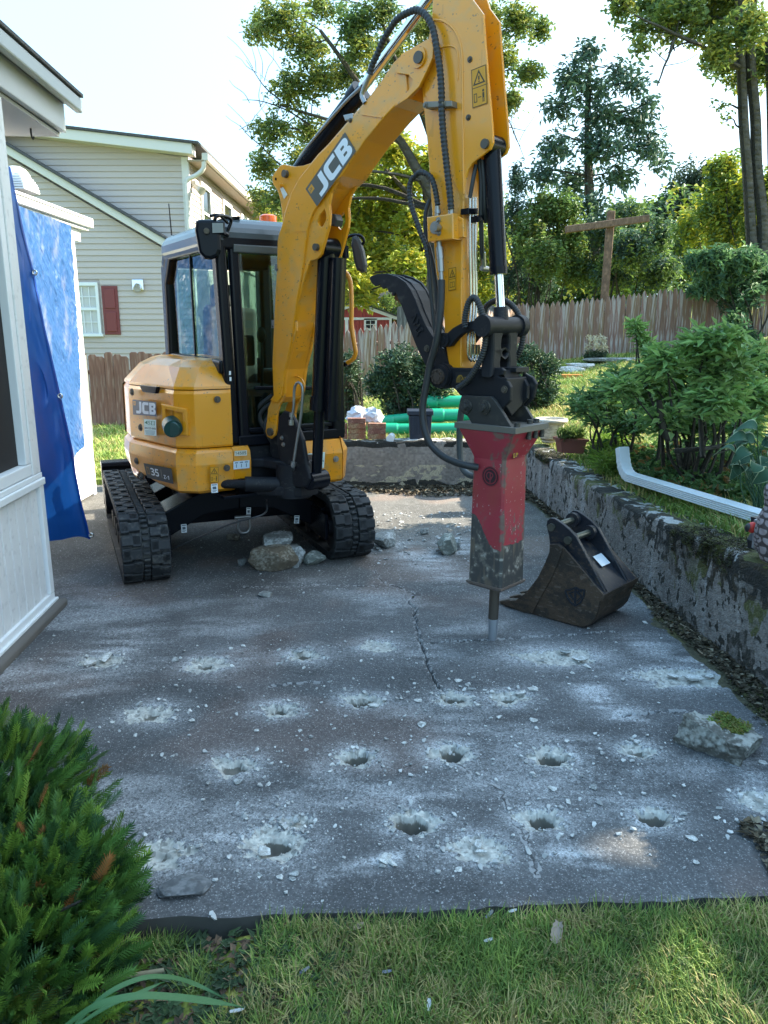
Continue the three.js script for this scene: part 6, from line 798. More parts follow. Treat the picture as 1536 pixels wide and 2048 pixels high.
  part(ex, 'breaker_hose', [tube(H1([[930, 790, -0.16], [922, 826, -0.17], [919, 887, -0.17], [923.6, 932, -0.15], [935, 948, -0.12], [960, 955, -0.09]], 0), 0.018, 60, 10)], std([0.06, 0.075, 0.08], 0.5));
  const ft = (x, y, n) => ffr.at(x, y, n), ffr = new Frame(bf.w(bf.px(924, 500, w)[0] + 0.0, 0, 0), bf.n.clone().negate()); // front face of the dipper
  for (const [x0, x1] of [[940, 941], [946, 947], [951, 952]]) part(ex, 'steel_pipe', tube([ft(x0, 395, 0.03), ft(x0, 500, 0.03), ft(x1, 620, 0.03), ft(x1 - 5, 680, 0.035), ft(x1 - 4, 712, 0.035), ft(x1 + 1, 722, 0.04), ft(x1 + 5, 712, 0.04), ft(x1 + 6, 690, 0.05)], 0.0068, 60, 8), M.rod);
  part(ex, 'pipe_clamp', [ffr.plate([[937, 416], [957, 416], [957, 428], [937, 428]], 0, 0.05, 0.004), ffr.plate([[958, 432], [976, 426], [978, 437], [958, 444]], 0.03, 0.08, 0.004)], M.black);
  part(ex, 'hose', [tube([ft(958, 318, 0.06), ft(962, 350, 0.07), ft(962, 420, 0.07), ft(964, 500, 0.06), ft(967, 530, 0.05)], 0.012, 30, 8), tube([ft(952, 330, 0.05), ft(946, 360, 0.05), ft(940, 395, 0.04)], 0.01, 16, 8), tube([ft(964, 320, 0.08), ft(968, 360, 0.09), ft(970, 420, 0.09), ft(972, 445, 0.08)], 0.011, 24, 8), tube([ft(978, 170, 0.02), ft(990, 190, 0.03), ft(992, 220, 0.03), ft(986, 255, 0.03)], 0.012, 20, 8)], M.hose);
  part(ex, 'hose_fitting', [cyl(ft(966, 505, 0.06), ft(967, 533, 0.05), 0.014, 0.014, 8), cyl(ft(963, 536, 0.05), ft(975, 538, 0.05), 0.014, 0.014, 8)], M.steel);
  const L6 = (pts, o) => pts.map(([x, y, k]) => bf.at(x, y, (k ?? 0) + o));
  part(ex, 'ribbed_hose', ribbed(L6([[931, 655], [929.5, 643], [933.5, 617], [939, 602], [946.5, 595], [953, 599], [959, 611], [968, 640], [971, 678], [964, 712], [949, 741], [930, 766], [916, 776]], 0.12), 0.0165, 0.012), M.hose);
  part(ex, 'ribbed_hose', ribbed(L6([[969, 625], [973, 613], [984, 604], [1004, 600], [1024, 611], [1041, 638], [1046, 672], [1038, 706], [1016, 733]], -0.17), 0.0165, 0.012), M.hose);
}
// ---- thumb
{
  const th = [[738, 557], [742.5, 551.7], [755, 548], [773.75, 547], [792.5, 552.5], [809.7, 563.4], [820.6, 579], [830, 599], [839, 623], [852, 652.5], [863, 669.7], [873, 684], [886, 698], [897, 730], [899, 752], [892, 768], [878, 772], [866, 760], [856, 740], [846, 721], [834.7, 698], [827, 679], [816, 649], [809.7, 630.6], [802, 610], [795.6, 598], [791.7, 585], [786, 592], [784, 585], [777, 584], [773, 575], [765, 578], [760.5, 569], [750, 572.5], [744, 567]];
  const t = part(ex, 'thumb', [UV(bf.plate(th, 0.012, 0.03, 0.003, 0.075).translate(0, 0, 0)), UV(bf.extrude(bf.poly(th, 0.075), 0.057, 0.075, 0.003)), UV(bf.extrude(bf.poly(th, 0.075), -0.075, -0.057, 0.003)), UV(bf.extrude(bf.poly([[770, 560], [776, 553], [792, 556], [809, 566], [820, 580], [829, 600], [838, 624], [851, 653], [863, 671], [858, 674], [846, 656], [832, 626], [823, 602], [812, 586], [798, 574]], 0.075), -0.056, 0.056, 0.003))], M.cast);
  const raised = []; const R = (l) => raised.push(bf.plate(l, 0.076, 0.081, 0.0015, 0.081)); // raised letters
  const base = [[821, 634], [827, 626], [848, 672], [842, 680]]; const lp = (u, v) => [lerp(lerp(821, 830, u), lerp(839, 849, u), v), lerp(lerp(632, 622, u), lerp(683, 673, u), v)];
  const stroke = (a, b, k = 0.16) => { const [u0, v0] = a, [u1, v1] = b; const vert = Math.abs(v1 - v0) > Math.abs(u1 - u0) * 0.3; R(vert ? [lp(u0 - k, v0), lp(u0 + k, v0), lp(u1 + k, v1), lp(u1 - k, v1)] : [lp(u0, v0 - k * 0.2), lp(u1, v1 - k * 0.2), lp(u1, v1 + k * 0.2), lp(u0, v0 + k * 0.2)]); };
  for (const [a, b] of [[[0, 0.02], [1, 0.12]], [[1, 0.12], [0, 0.24]], [[0.5, 0.07], [0.5, 0.19]], [[0, 0.34], [1, 0.34]], [[1, 0.34], [0.4, 0.44]], [[0.4, 0.44], [1, 0.54]], [[1, 0.54], [0, 0.54]], [[0, 0.7], [1, 0.7]], [[0, 0.62], [0, 0.78]], [[1, 0.62], [1, 0.78]]]) stroke(a, b);
  part(t, 'raised_lettering', raised, M.cast);
  part(t, 'bolt', [bolt(bf, 854, 697, 0.075, 0.012), bolt(bf, 866, 711, 0.075, 0.009)].flat(), M.pin);
}
// ---- coupler, bracket and breaker
{
  const up = [[895, 735], [925, 736], [959.7, 736.6], [985, 735], [1003, 736], [1008, 741], [1006, 750], [996, 752], [1004, 756], [1015, 763], [1021, 775], [1020, 801], [1003, 820], [995, 812], [980.5, 793], [920, 791], [910, 779], [902, 772], [893, 772]];
  const w = 0.088; const cp = part(ex, 'coupler', [UV(bf.plate(up, w - 0.025, w, 0.005, w)), UV(bf.extrude(bf.poly(up, w), -w, -w + 0.025, 0.005)), UV(bf.extrude(bf.poly([[897, 738], [960, 739], [1000, 741], [1004, 756], [1000, 790], [980, 788], [925, 786], [905, 770]], w), -w + 0.026, w - 0.026))], M.cast);
  const pv = bf.px(881, 752.5, w + 0.02); const piv = (r, a, b) => cyl(bf.w(pv[0], pv[1], a), bf.w(pv[0], pv[1], b), r, r, 24); part(ex, 'dipper_pin', [piv(0.066, -0.1, 0.1), piv(0.06, 0.1, 0.125)], M.cast); part(ex, 'pin_flange', [piv(0.04, 0.125, 0.14), piv(0.022, 0.14, 0.143), ...Array.from({ length: 8 }, (_, i) => { const a = i / 8 * 6.283; return cyl(bf.w(pv[0] + 0.031 * Math.cos(a), pv[1] + 0.031 * Math.sin(a), 0.138), bf.w(pv[0] + 0.031 * Math.cos(a), pv[1] + 0.031 * Math.sin(a), 0.147), 0.006, 0.006, 6); })], std([0.075, 0.055, 0.045], 0.6, { metalness: 0.4 }));
  { const lg = bf.px(897, 742, w), s = [[885, 736], [905, 738], [908, 772], [880, 776]]; part(ex, 'dipper_foot', UV(bf.extrude(bf.poly([[884, 736], [930, 738], [930, 765], [895, 775], [876, 768], [866, 754], [870, 742]], w), -0.064, 0.064, 0.006)), M.cast); }
  part(cp, 'maker_print', bf.quad([[911, 744], [941, 744], [941, 767], [911, 767]], w + 0.003), std([1, 1, 1], 0.6, { map: canvasTex(256, 192, (c, W, H) => { c.fillStyle = '#15161a'; c.fillRect(0, 0, W, H); c.strokeStyle = '#8a6a22'; c.lineWidth = 11; for (let i = 0; i < 4; i++) { c.beginPath(); c.moveTo(16 + i * 20, 176); c.lineTo(26 + i * 18, 110 - 14 * i); c.quadraticCurveTo(60 + i * 16, 22, 110 + i * 3, 70 + i * 16); c.stroke(); } c.fillStyle = '#8a6a22'; c.font = 'bold 82px sans-serif'; c.fillText('AMI', 96, 140, 156); }) }));
  const hookL = new Frame(bf.w(bf.px(1018, 780, w)[0], 0, 0), bf.n.clone().negate()); // across the machine
  part(cp, 'hook_plate', [UV(hookL.extrude([[-0.088, bf.px(1018, 757, w)[1]], [0.088, bf.px(1018, 757, w)[1]], [0.1, bf.px(1018, 770, w)[1]], [0.06, bf.px(1018, 815, w)[1]], [-0.03, bf.px(1018, 835, w)[1]], [-0.08, bf.px(1018, 815, w)[1]]], -0.05, -0.015, 0.006)), UV(bf.extrude(bf.poly([[1005, 740], [1006, 750], [1022, 758], [1030, 772], [1024, 800], [1005, 822], [990, 800]], w), -0.125, -0.1, 0.006)), UV(bf.extrude(bf.poly([[960, 735], [1012, 737], [1012, 746], [960, 745]], w), -0.12, 0.0, 0.004))], M.cast);
  part(cp, 'bolt', [bolt(bf, 1009, 779, w, 0.012)].flat(), M.pin);
  const brk = [[920, 803], [922, 795], [930, 791], [982, 793], [990, 801], [1006, 826], [1024, 856], [1022, 861], [943, 852], [944, 846], [935, 832], [926, 827], [921, 815]];
  const mB = std([1, 1, 1], 0.55, { map: tex(256, 256, (u, v) => { const a = tfbm(u, v, 5, 5, 3), b = tfbm(u, v, 40, 3, 9), s = smooth(0.5, 0.8, a * 0.6 + b * 0.4); return [lerp(0.03, 0.12, s), lerp(0.03, 0.11, s), lerp(0.03, 0.095, s)]; }), metalness: 0.2 });
  for (const s of [1, -1]) { const p = bf.poly(brk, 0.115); part(ex, 'breaker_bracket', UV(s > 0 ? bf.extrude(p, 0.095, 0.118, 0.003) : bf.extrude(p, -0.118, -0.095, 0.003)), mB); }
  for (const [x, y] of [[932, 813], [969, 815]]) { const c = bf.px(x, y, 0.12), k = (r, a, b, n = 22) => cyl(bf.w(c[0], c[1], a), bf.w(c[0], c[1], b), r, r, n); part(ex, 'bracket_pin', [k(0.036, -0.13, 0.128), k(0.028, 0.128, 0.134), k(0.018, 0.13, 0.15, 8)], mB); }
  // breaker: square taper, red over worn black
  const ax = bf.px(993, 1000, 0)[0] * 0 + 0.008; const pts = (h, s, n, ds = 0) => [[ax - s + ds, n], [ax + s + ds, n], [ax + s + ds, -n], [ax - s + ds, -n]].map(([a, b]) => { const p = bf.w(a, 0, b); return [p.x, p.z]; });
  const yA = bf.px(1024, 868, 0.14)[1], yB0 = bf.px(1007, 923, 0.11)[1], yC = bf.px(997, 1170, 0.11)[1], yD = yC - 0.03;
  const plateB = part(ex, 'breaker_top_plate', UV(loftBand([[yA + 0.002, pts(0, 0.185, 0.15)], [yA + 0.03, pts(0, 0.185, 0.15)]]), 2), std([0.11, 0.1, 0.085], 0.6));
  part(plateB, 'bolt', [[0.13, -0.12], [0.13, -0.06], [0.16, 0.1], [0.08, -0.13], [-0.12, -0.13]].map(([a, b]) => cyl(bf.w(ax + a, yA + 0.03, b), bf.w(ax + a, yA + 0.05, b), 0.016, 0.016, 6)), mB);
  part(plateB, 'bolt', [-0.12, -0.06, 0.0].map((b) => cyl(bf.w(ax + 0.165, yA - 0.04, b), bf.w(ax + 0.165, yA, b), 0.014, 0.014, 6)), mB);
  const paint = tex(512, 1024, (u, v) => { // v runs up the housing
    const a = tfbm(u, v, 5, 5, 3), b = tfbm(u, v, 40, 3, 7), e = tfbm(u, v, 12, 4, 11), sc = tfbm(u * 1, v, 90, 2, 5), str = tn(u, v * 0.12, 64, 3);
    const q = u * 4, line = q < 1 ? lerp(0.47, 0.255, smooth(0.0, 0.85, q)) : q < 2 ? 0.285 : 0.33; let c = [lerp(0.25, 0.34, a), lerp(0.02, 0.04, e), lerp(0.03, 0.055, a)];
    const f = Math.abs(q - Math.round(q)), wear = smooth(0.6, 0.74, 0.45 * a + 0.35 * b + 0.2 * e + 0.14 * smooth(0.12, 0.0, f) + (q > 1 && q < 2 ? 0.06 : 0)); const dirt = [lerp(0.06, 0.15, b), lerp(0.055, 0.125, b), lerp(0.045, 0.1, b)];
    c = c.map((x, i) => lerp(x, dirt[i], wear * 0.85)); if (sc * str > 0.62) c = [0.34, 0.25, 0.23];
    if (v < line + 0.03 * (e - 0.5) + 0.02 * (b - 0.5)) { const s = smooth(0.5, 0.72, 0.5 * b + 0.5 * e), st = smooth(0.55, 0.8, str * 0.6 + a * 0.4); c = [lerp(0.05, 0.17, s), lerp(0.049, 0.155, s), lerp(0.048, 0.13, s)]; c = c.map((x, i) => lerp(x, [0.15, 0.115, 0.08][i], st * 0.7)); if (b > 0.69 && e > 0.55) c = [0.27, 0.26, 0.23]; }
    return c; });
  const mP = std([1, 1, 1], 0.48, { map: paint });
  const ring = [[yB0, 0.098, 0.105], [lerp(yC, yB0, 0.5), 0.1, 0.106], [yC, 0.106, 0.108]];
  const house = (() => { const rs = [[yD, 0.106, 0.108], [yC, 0.106, 0.108], [lerp(yC, yB0, 0.5), 0.101, 0.107], [yB0, 0.098, 0.105], [yB0 + 0.012, 0.101, 0.108], [yA, 0.165, 0.148]]; const pos = [], uv = [], top = yA, bot = yD;
    const ch = 0.012; const loop = (s, n) => [[-s, n - ch], [-s + ch, n], [s - ch, n], [s, n - ch], [s, -n + ch], [s - ch, -n], [-s + ch, -n], [-s, -n + ch]]; const us = [0, 0.005, 0.245, 0.255, 0.495, 0.505, 0.745, 0.755, 1];
    for (let r = 0; r < rs.length - 1; r++) { const A1 = loop(rs[r][1], rs[r][2]), B1 = loop(rs[r + 1][1], rs[r + 1][2]); for (let i = 0; i < 8; i++) { const j = (i + 1) % 8, a = bf.w(ax + A1[i][0], rs[r][0], A1[i][1]), b = bf.w(ax + A1[j][0], rs[r][0], A1[j][1]), c = bf.w(ax + B1[j][0], rs[r + 1][0], B1[j][1]), d = bf.w(ax + B1[i][0], rs[r + 1][0], B1[i][1]); const v0 = (rs[r][0] - bot) / (top - bot), v1 = (rs[r + 1][0] - bot) / (top - bot); for (const [p, u, v] of [[a, us[i], v0], [b, us[i + 1], v0], [c, us[i + 1], v1], [a, us[i], v0], [c, us[i + 1], v1], [d, us[i], v1]]) { pos.push(...p.toArray()); uv.push(u, v); } } }
    const g = new THREE.BufferGeometry(); g.setAttribute('position', new THREE.Float32BufferAttribute(pos, 3)); g.setAttribute('uv', new THREE.Float32BufferAttribute(uv, 2)); g.computeVertexNormals(); return g; })();
  const hs = part(ex, 'breaker_housing', house, mP);
  part(hs, 'bottom_plate', UV(loftBand([[yD - 0.012, pts(0, 0.098, 0.1)], [yD + 0.002, pts(0, 0.112, 0.114)], [yD + 0.012, pts(0, 0.112, 0.114)]]), 2), std([0.12, 0.09, 0.075], 0.6));
  const emb = canvasTex(256, 256, (c) => { c.fillStyle = '#7a1f2b'; c.fillRect(0, 0, 256, 256); c.strokeStyle = '#22131c'; c.lineWidth = 16; c.beginPath(); c.arc(128, 128, 108, 0, 7); c.stroke(); c.fillStyle = '#22131c'; c.beginPath(); c.arc(128, 128, 84, 0, 7); c.fill(); c.strokeStyle = '#7a2430'; c.lineWidth = 15; c.beginPath(); c.arc(116, 122, 44, 0.6, 5.4); c.stroke(); c.beginPath(); c.moveTo(128, 210); c.lineTo(128, 92); c.arc(140, 112, 26, -1.9, 1.9); c.stroke(); });
  { const c = bf.px(980, 953, 0.11), g = new THREE.CircleGeometry(0.052, 28); const m = mv(prep(g)).applyMatrix4(new THREE.Matrix4().makeBasis(bf.u, UPV, bf.n).setPosition(bf.w(c[0], c[1], 0.1085))); part(hs, 'emblem', m, std([1, 1, 1], 0.5, { map: emb })); }
  const frf = new Frame(bf.w(ax + 0.1, 0, 0), bf.n.clone().negate()); part(hs, 'paint_mark', frf.quad([[1026, 899], [1037, 897], [1037, 915], [1026, 917]], 0.012), std([1, 1, 1], 0.6, { map: canvasTex(64, 96, (c) => { c.fillStyle = '#5e1620'; c.fillRect(0, 0, 64, 96); c.fillStyle = '#b09a1c'; c.font = 'bold 60px serif'; c.fillText('FB', 2, 66, 58); c.fillRect(6, 74, 12, 18); c.fillRect(28, 72, 16, 8); }) }));
  const t0 = bf.w(ax * 0.6, yD, 0), t1 = bf.w(0, 0.12, 0), t2 = bf.w(0, -0.01, 0);
  part(ex, 'breaker_tool', [UV(cyl(t0.clone().add(V(0, 0.04, 0)), t1, 0.0275, 0.0272, 22))], std([0.1, 0.085, 0.07], 0.5, { metalness: 0.6 }));
  part(ex, 'tool_point', [UV(cyl(t1, t2, 0.0272, 0.022, 22))], std([0.35, 0.38, 0.42], 0.4, { metalness: 0.6 }));
}
}
// ---------------------------------------------------------------- loose digging bucket
{
  const k = new Frame(V(1.151, 0, -4.024), V(0.73, 0, 0.683)), Wd = 0.41;
  const t = thing('digging_bucket', 'rusty black excavator bucket standing on the slab beside the breaker', 'bucket', V(1.15, 0, -4.25));
  const rust = std([1, 1, 1], 0.62, { metalness: 0.25, map: tex(512, 512, (u, v) => { const a = tfbm(u, v, 4, 5, 3), b = tfbm(u, v, 24, 4, 6), c = tn(u * 1, v, 128, 2), st = tn(u * 0.3, v, 64, 8), s = smooth(0.35, 0.62, a * 0.6 + b * 0.4); let q = [lerp(0.038, 0.08, s), lerp(0.031, 0.054, s), lerp(0.025, 0.036, s)]; if (st * b > 0.46) q = q.map((x) => x + 0.035); return q.map((x) => x * (0.75 + 0.5 * c)); }) });
  const dark = std([1, 1, 1], 0.42, { map: tex(256, 256, (u, v) => { const a = tfbm(u, v, 5, 5, 4), b = tfbm(u, v, 40, 3, 2), s = smooth(0.55, 0.8, a * 0.5 + b * 0.5); return [lerp(0.01, 0.07, s), lerp(0.013, 0.05, s), lerp(0.02, 0.035, s)]; }) });
  const side = [[1101, 1095], [1116, 1095], [1128, 1104], [1206, 1197], [1199, 1209], [1194, 1229], [1188, 1246], [1178, 1257], [1164, 1261], [1050, 1231], [1008, 1214], [1020, 1207], [1033, 1206], [1054, 1191], [1077, 1161], [1092, 1131], [1100, 1110]];
  const P = k.poly(side, 0); const S = (a, b) => uvBox(k.extrude(P, a, b, 0.002), 2.2);
  const lift = -Math.min(...P.map((p) => p[1])); // rests on the ground
  const L = (g) => { g.translate(0, lift, 0); return g; };
  part(t, 'side_plate', L(S(-0.014, 0.0)), rust); part(t, 'side_plate', L(S(-Wd, -Wd + 0.014)), rust);
  // wear plate along the opening and the sheet that closes back and floor
  part(t, 'wear_plate', L(uvBox(k.plate([[1101, 1095], [1116, 1095], [1126, 1104], [1118, 1130], [1103, 1165], [1085, 1195], [1066, 1232], [1050, 1231], [1008, 1214], [1020, 1207], [1033, 1206], [1054, 1191], [1077, 1161], [1092, 1131], [1100, 1110]], 0.001, 0.011, 0.002, 0.0), 2)), rust);
  const path = [[1113, 1094], [1160, 1142], [1206, 1197], [1200, 1209], [1195, 1229], [1188, 1247], [1177, 1258], [1164, 1261], [1100, 1244], [1050, 1231], [1012, 1215]].map(([x, y]) => k.px(x, y, 0)); const sh = [];
  for (let i = 0; i < path.length - 1; i++) { const [a, b] = path[i], [c, d] = path[i + 1], q = Math.hypot(c - a, d - b), nx = -(d - b) / q * 0.012, ny = (c - a) / q * 0.012; const e = 0.001; sh.push(k.extrude([[a, b], [c, d], [c - nx * 1, d - ny * 1], [a - nx * 1, b - ny * 1]].map(([x, y]) => [x, y]), -Wd + 0.0145, -0.0145)); }
  part(t, 'back_sheet', L(uvBox(join(sh.slice(0, 2)), 2)), dark); part(t, 'floor_sheet', L(uvBox(join(sh.slice(2)), 2)), rust);
  part(t, 'heel_rim', L(uvBox(k.extrude(k.poly([[1205, 1198], [1211, 1196], [1205, 1210], [1199, 1209]], 0), -Wd, 0.004, 0.003), 2)), rust);
  const ear = [[1092, 1058], [1094, 1048], [1100, 1043], [1108, 1044], [1122, 1053], [1138, 1066], [1151, 1080], [1166, 1108], [1210, 1190], [1208, 1197], [1202, 1196], [1160, 1143], [1125, 1099], [1099, 1095], [1097, 1077]];
  const E = k.poly(ear, -0.03); part(t, 'hanger_ear', L(uvBox(k.extrude(E, -0.055, -0.03, 0.004), 2)), dark); part(t, 'hanger_ear', L(uvBox(k.extrude(E, -Wd + 0.10, -Wd + 0.125, 0.004), 2)), dark);
  for (const [x, y] of [[1104, 1061], [1137, 1087]]) { const c = k.px(x, y, -0.03), q = (r, a, b, s = 20) => L(cyl(k.w(c[0], c[1], a), k.w(c[0], c[1], b), r, r, s)); part(t, 'hanger_pin', [q(0.019, -Wd + 0.09, -0.015), q(0.022, -0.03, -0.012)], std([0.13, 0.14, 0.12], 0.4, { metalness: 0.8 })); part(t, 'pin_boss', q(0.042, -0.07, -0.0545), dark); part(t, 'pin_boss', q(0.042, -Wd + 0.125, -Wd + 0.16), dark); }
  // teeth
  for (let i = 0; i < 4; i++) { const z = lerp(-0.03, -Wd + 0.03, i / 3), g = k.extrude(k.poly([[1052, 1233], [1052, 1222], [1030, 1208], [1016, 1206], [994, 1210], [1000, 1214]], 0), z - 0.026, z + 0.026, 0.005); part(t, 'tooth', L(uvBox(g, 3)), rust); }
  // raised shield with a crossed mark
  const R = [], st = (a, b, w = 1.7) => { const dx = b[0] - a[0], dy = b[1] - a[1], l = Math.hypot(dx, dy), nx = -dy / l * w, ny = dx / l * w; R.push(k.plate([[a[0] + nx, a[1] + ny], [b[0] + nx, b[1] + ny], [b[0] - nx, b[1] - ny], [a[0] - nx, a[1] - ny]], -0.001, 0.006, 0.0015, 0.006)); };
  const shd = [[1129, 1188], [1140, 1187], [1150, 1182], [1158, 1187], [1168, 1187], [1166, 1200], [1160, 1212], [1150, 1219], [1141, 1213], [1134, 1202], [1129, 1188]]; for (let i = 0; i < shd.length - 1; i++) st(shd[i], shd[i + 1]); st([1150, 1183], [1149, 1217], 2); st([1136, 1194], [1149, 1190], 1.6); st([1152, 1191], [1163, 1190], 1.5); st([1152, 1191], [1162, 1200], 1.6); st([1162, 1200], [1153, 1209], 1.5); st([1139, 1195], [1147, 1208], 1.4);
  part(t, 'raised_emblem', R.map(L), dark);
  { const a = k.px(1160, 1128, -0.2), q = [[1175, 1125], [1186, 1123], [1203, 1150], [1192, 1153]]; const n = V(0, 0, 0); const c0 = path[0], c1 = path[2]; const on = (s, w2) => k.w(lerp(c0[0], c1[0], s) + 0.012, lerp(c0[1], c1[1], s) + lift + 0.012, w2); part(t, 'sticker', prep(quadOf([on(0.42, -0.17), on(0.42, -0.27), on(0.62, -0.27), on(0.62, -0.17)])), std([0.55, 0.62, 0.68], 0.25)); }
}
// ---------------------------------------------------------------- rocks and broken concrete
const stoneTex = (a, b, s) => tex(256, 256, (u, v) => { const p = tfbm(u, v, 4, 5, s), q = tfbm(u, v, 32, 4, s + 5), w = smooth(0.4, 0.65, p * 0.55 + q * 0.45), k = 0.72 + 0.56 * q; return [lerp(a[0], b[0], w) * k, lerp(a[1], b[1], w) * k, lerp(a[2], b[2], w) * k]; });
M.rockBrown = std([1, 1, 1], 0.95, { map: stoneTex([0.13, 0.105, 0.075], [0.26, 0.235, 0.19], 3) }); M.rockGrey = std([1, 1, 1], 0.95, { map: stoneTex([0.17, 0.18, 0.175], [0.36, 0.38, 0.38], 8) }); M.rockGreen = std([1, 1, 1], 0.95, { map: stoneTex([0.17, 0.19, 0.17], [0.33, 0.35, 0.32], 14) });
function rockGeo(w, h, d, seed, cuts = 15, detail = 5) { // a rough ball broken by flat faces
  const r = rng(seed), g0 = new THREE.IcosahedronGeometry(1, detail), p = g0.attributes.position, q = V(0, 0, 0), pl = [];
  for (let i = 0; i < cuts; i++) { const a = r() * 6.283, z = r() * 2 - 1, s = Math.sqrt(1 - z * z); pl.push([V(s * Math.cos(a), z, s * Math.sin(a)), 0.44 + 0.3 * r()]); } pl.push([V(0, -1, 0), 0.45], [V(0.1 * (r() - 0.5), 1, 0.2 * (r() - 0.5)).normalize(), 0.5]);
  for (let i = 0; i < p.count; i++) { q.fromBufferAttribute(p, i); let m = 1; for (const [n, c] of pl) { const e = q.dot(n); if (e > 0.01) m = Math.min(m, c / e); } const z = m * (1 + 0.05 * n3(q, 3, seed) + 0.03 * n3(q, 9, seed) + 0.02 * n3(q, 22, seed)); p.setXYZ(i, q.x * z * w, (q.y * z + 0.45) * h, q.z * z * d); }
  g0.computeVertexNormals(); return uvBox(prep(g0), 2.4, seed * 0.13);
}
const rock = (label, x, y, w, h, d, seed, mat, turn = 0, lift = 0, group, name = 'rock') => { const c = onY(x, y, lift), t = solo(name, rockGeo(w * 0.78, h * 0.88, d * 0.74, seed), mat, label, 'rock', group); t.position.copy(c); t.rotation.y = turn; return t; };
rock('largest brown rock, front of the pile before the excavator tracks', 545, 1138, 0.31, 0.19, 0.2, 7, M.rockBrown, 0.3);
rock('grey rock lying on top at the back of the pile before the tracks', 549, 1108, 0.22, 0.17, 0.18, 12, M.rockGrey, 0.8, 0.06);
rock('pale grey angular rock at the right of the brown one in the pile', 588, 1126, 0.22, 0.16, 0.2, 23, M.rockGrey, 1.8, 0.0);
rock('low flat grey rock at the right end of the pile beside the track', 627, 1126, 0.16, 0.1, 0.16, 34, M.rockGreen, 0.5);
rock('small tan stone lying on the ground under the excavator', 470, 1079, 0.09, 0.05, 0.07, 45, M.rockBrown, 0.2);
rock('dark grey broken rock beside the outer side of the right track', 770, 1092, 0.2, 0.12, 0.16, 56, M.rockGrey, 1.1);
rock('rounded pale rock between the right track and the breaker', 893, 1104, 0.2, 0.16, 0.17, 67, M.rockGreen, 2.0);
rock('small chip of rock behind the rounded pale rock', 848, 1069, 0.075, 0.06, 0.05, 78, M.rockGrey, 0.7);
rock('thin dark stone leaning on the side of the rounded pale rock', 913, 1098, 0.1, 0.1, 0.08, 83, M.rockGrey, 1.2);
rock('small pale stone at the left foot of the rock pile', 483, 1130, 0.06, 0.05, 0.05, 88, M.rockGrey, 1.4);
rock('flat grey stone lying alone before the rock pile', 531, 1191, 0.09, 0.03, 0.06, 91, M.rockGrey, 0.1);
{ // slab of old concrete with moss
  const a = onY(1362, 1490), b = onY(1474, 1534), L = a.distanceTo(b), d = b.clone().sub(a).normalize(), t = thing('concrete_block', 'broken wedge of old concrete with a cap of green moss, right foreground', 'rock', a.clone().lerp(b, 0.5));
  const n = V(d.z, 0, -d.x), g = new THREE.BoxGeometry(L, 0.11, 0.2, 50, 14, 26), p = g.attributes.position, q = V(0, 0, 0);
  for (let i = 0; i < p.count; i++) { q.fromBufferAttribute(p, i); const u = q.x / L + 0.5; let x = q.x, y = q.y + 0.055, z = q.z - 0.1; z *= lerp(0.42, 1.15, smooth(0, 0.85, u)) * (1 - 0.45 * smooth(0.8, 1, u) * smooth(-0.08, -0.2, z)); y *= lerp(1.15, 0.8, u) * (1 - 0.3 * smooth(-0.12, -0.2, z)); x += 0.05 * (y / 0.11) * smooth(0.75, 1, u) - 0.03 * smooth(0.25, 0, u) * (1 - y / 0.11); const w = V(x, y, z); x += 0.022 * n3(w, 12, 2) + 0.009 * n3(w, 36, 4); y += (y > 0.02 ? 1 : 0.2) * (0.02 * n3(w, 10, 7) + 0.008 * n3(w, 40, 9)); z += 0.028 * n3(w, 9, 5) + 0.01 * n3(w, 40, 3); p.setXYZ(i, x, y, z); }
  g.computeVertexNormals(); const m = new THREE.Matrix4().makeBasis(d, UPV, n.clone().negate()).setPosition(t.position); part(t, 'block', uvBox(prep(g), 2.6).applyMatrix4(m), std([1, 1, 1], 0.95, { map: stoneTex([0.12, 0.115, 0.1], [0.34, 0.34, 0.31], 52), bumpMap: M.pit, bumpScale: 0.004 }));
  const r = rng(5), ms = [], cs = []; for (let i = 0; i < 420; i++) { const u = 0.36 + 0.5 * r() + 0.06 * (r() - 0.5), z = -0.05 - 0.115 * r(); if (fbm(u * 9, z * 40, 2) < 0.4) continue; const w = V((u - 0.5) * L, 0.11 * lerp(1.08, 0.85, u) + 0.0 + 0.006 * r(), z).applyMatrix4(m).sub(t.position); const s = 0.16 + 0.2 * r(); ms.push(new THREE.Matrix4().compose(w, Qt(r), V(s, s * 0.8, s))); cs.push(new THREE.Color().setRGB(0.12 + 0.1 * r(), 0.15 + 0.09 * r(), 0.03 + 0.02 * r())); }
  inst(t, 'moss', LEAF.small, M.leafDark, ms, cs).userData.kind = 'stuff';
}
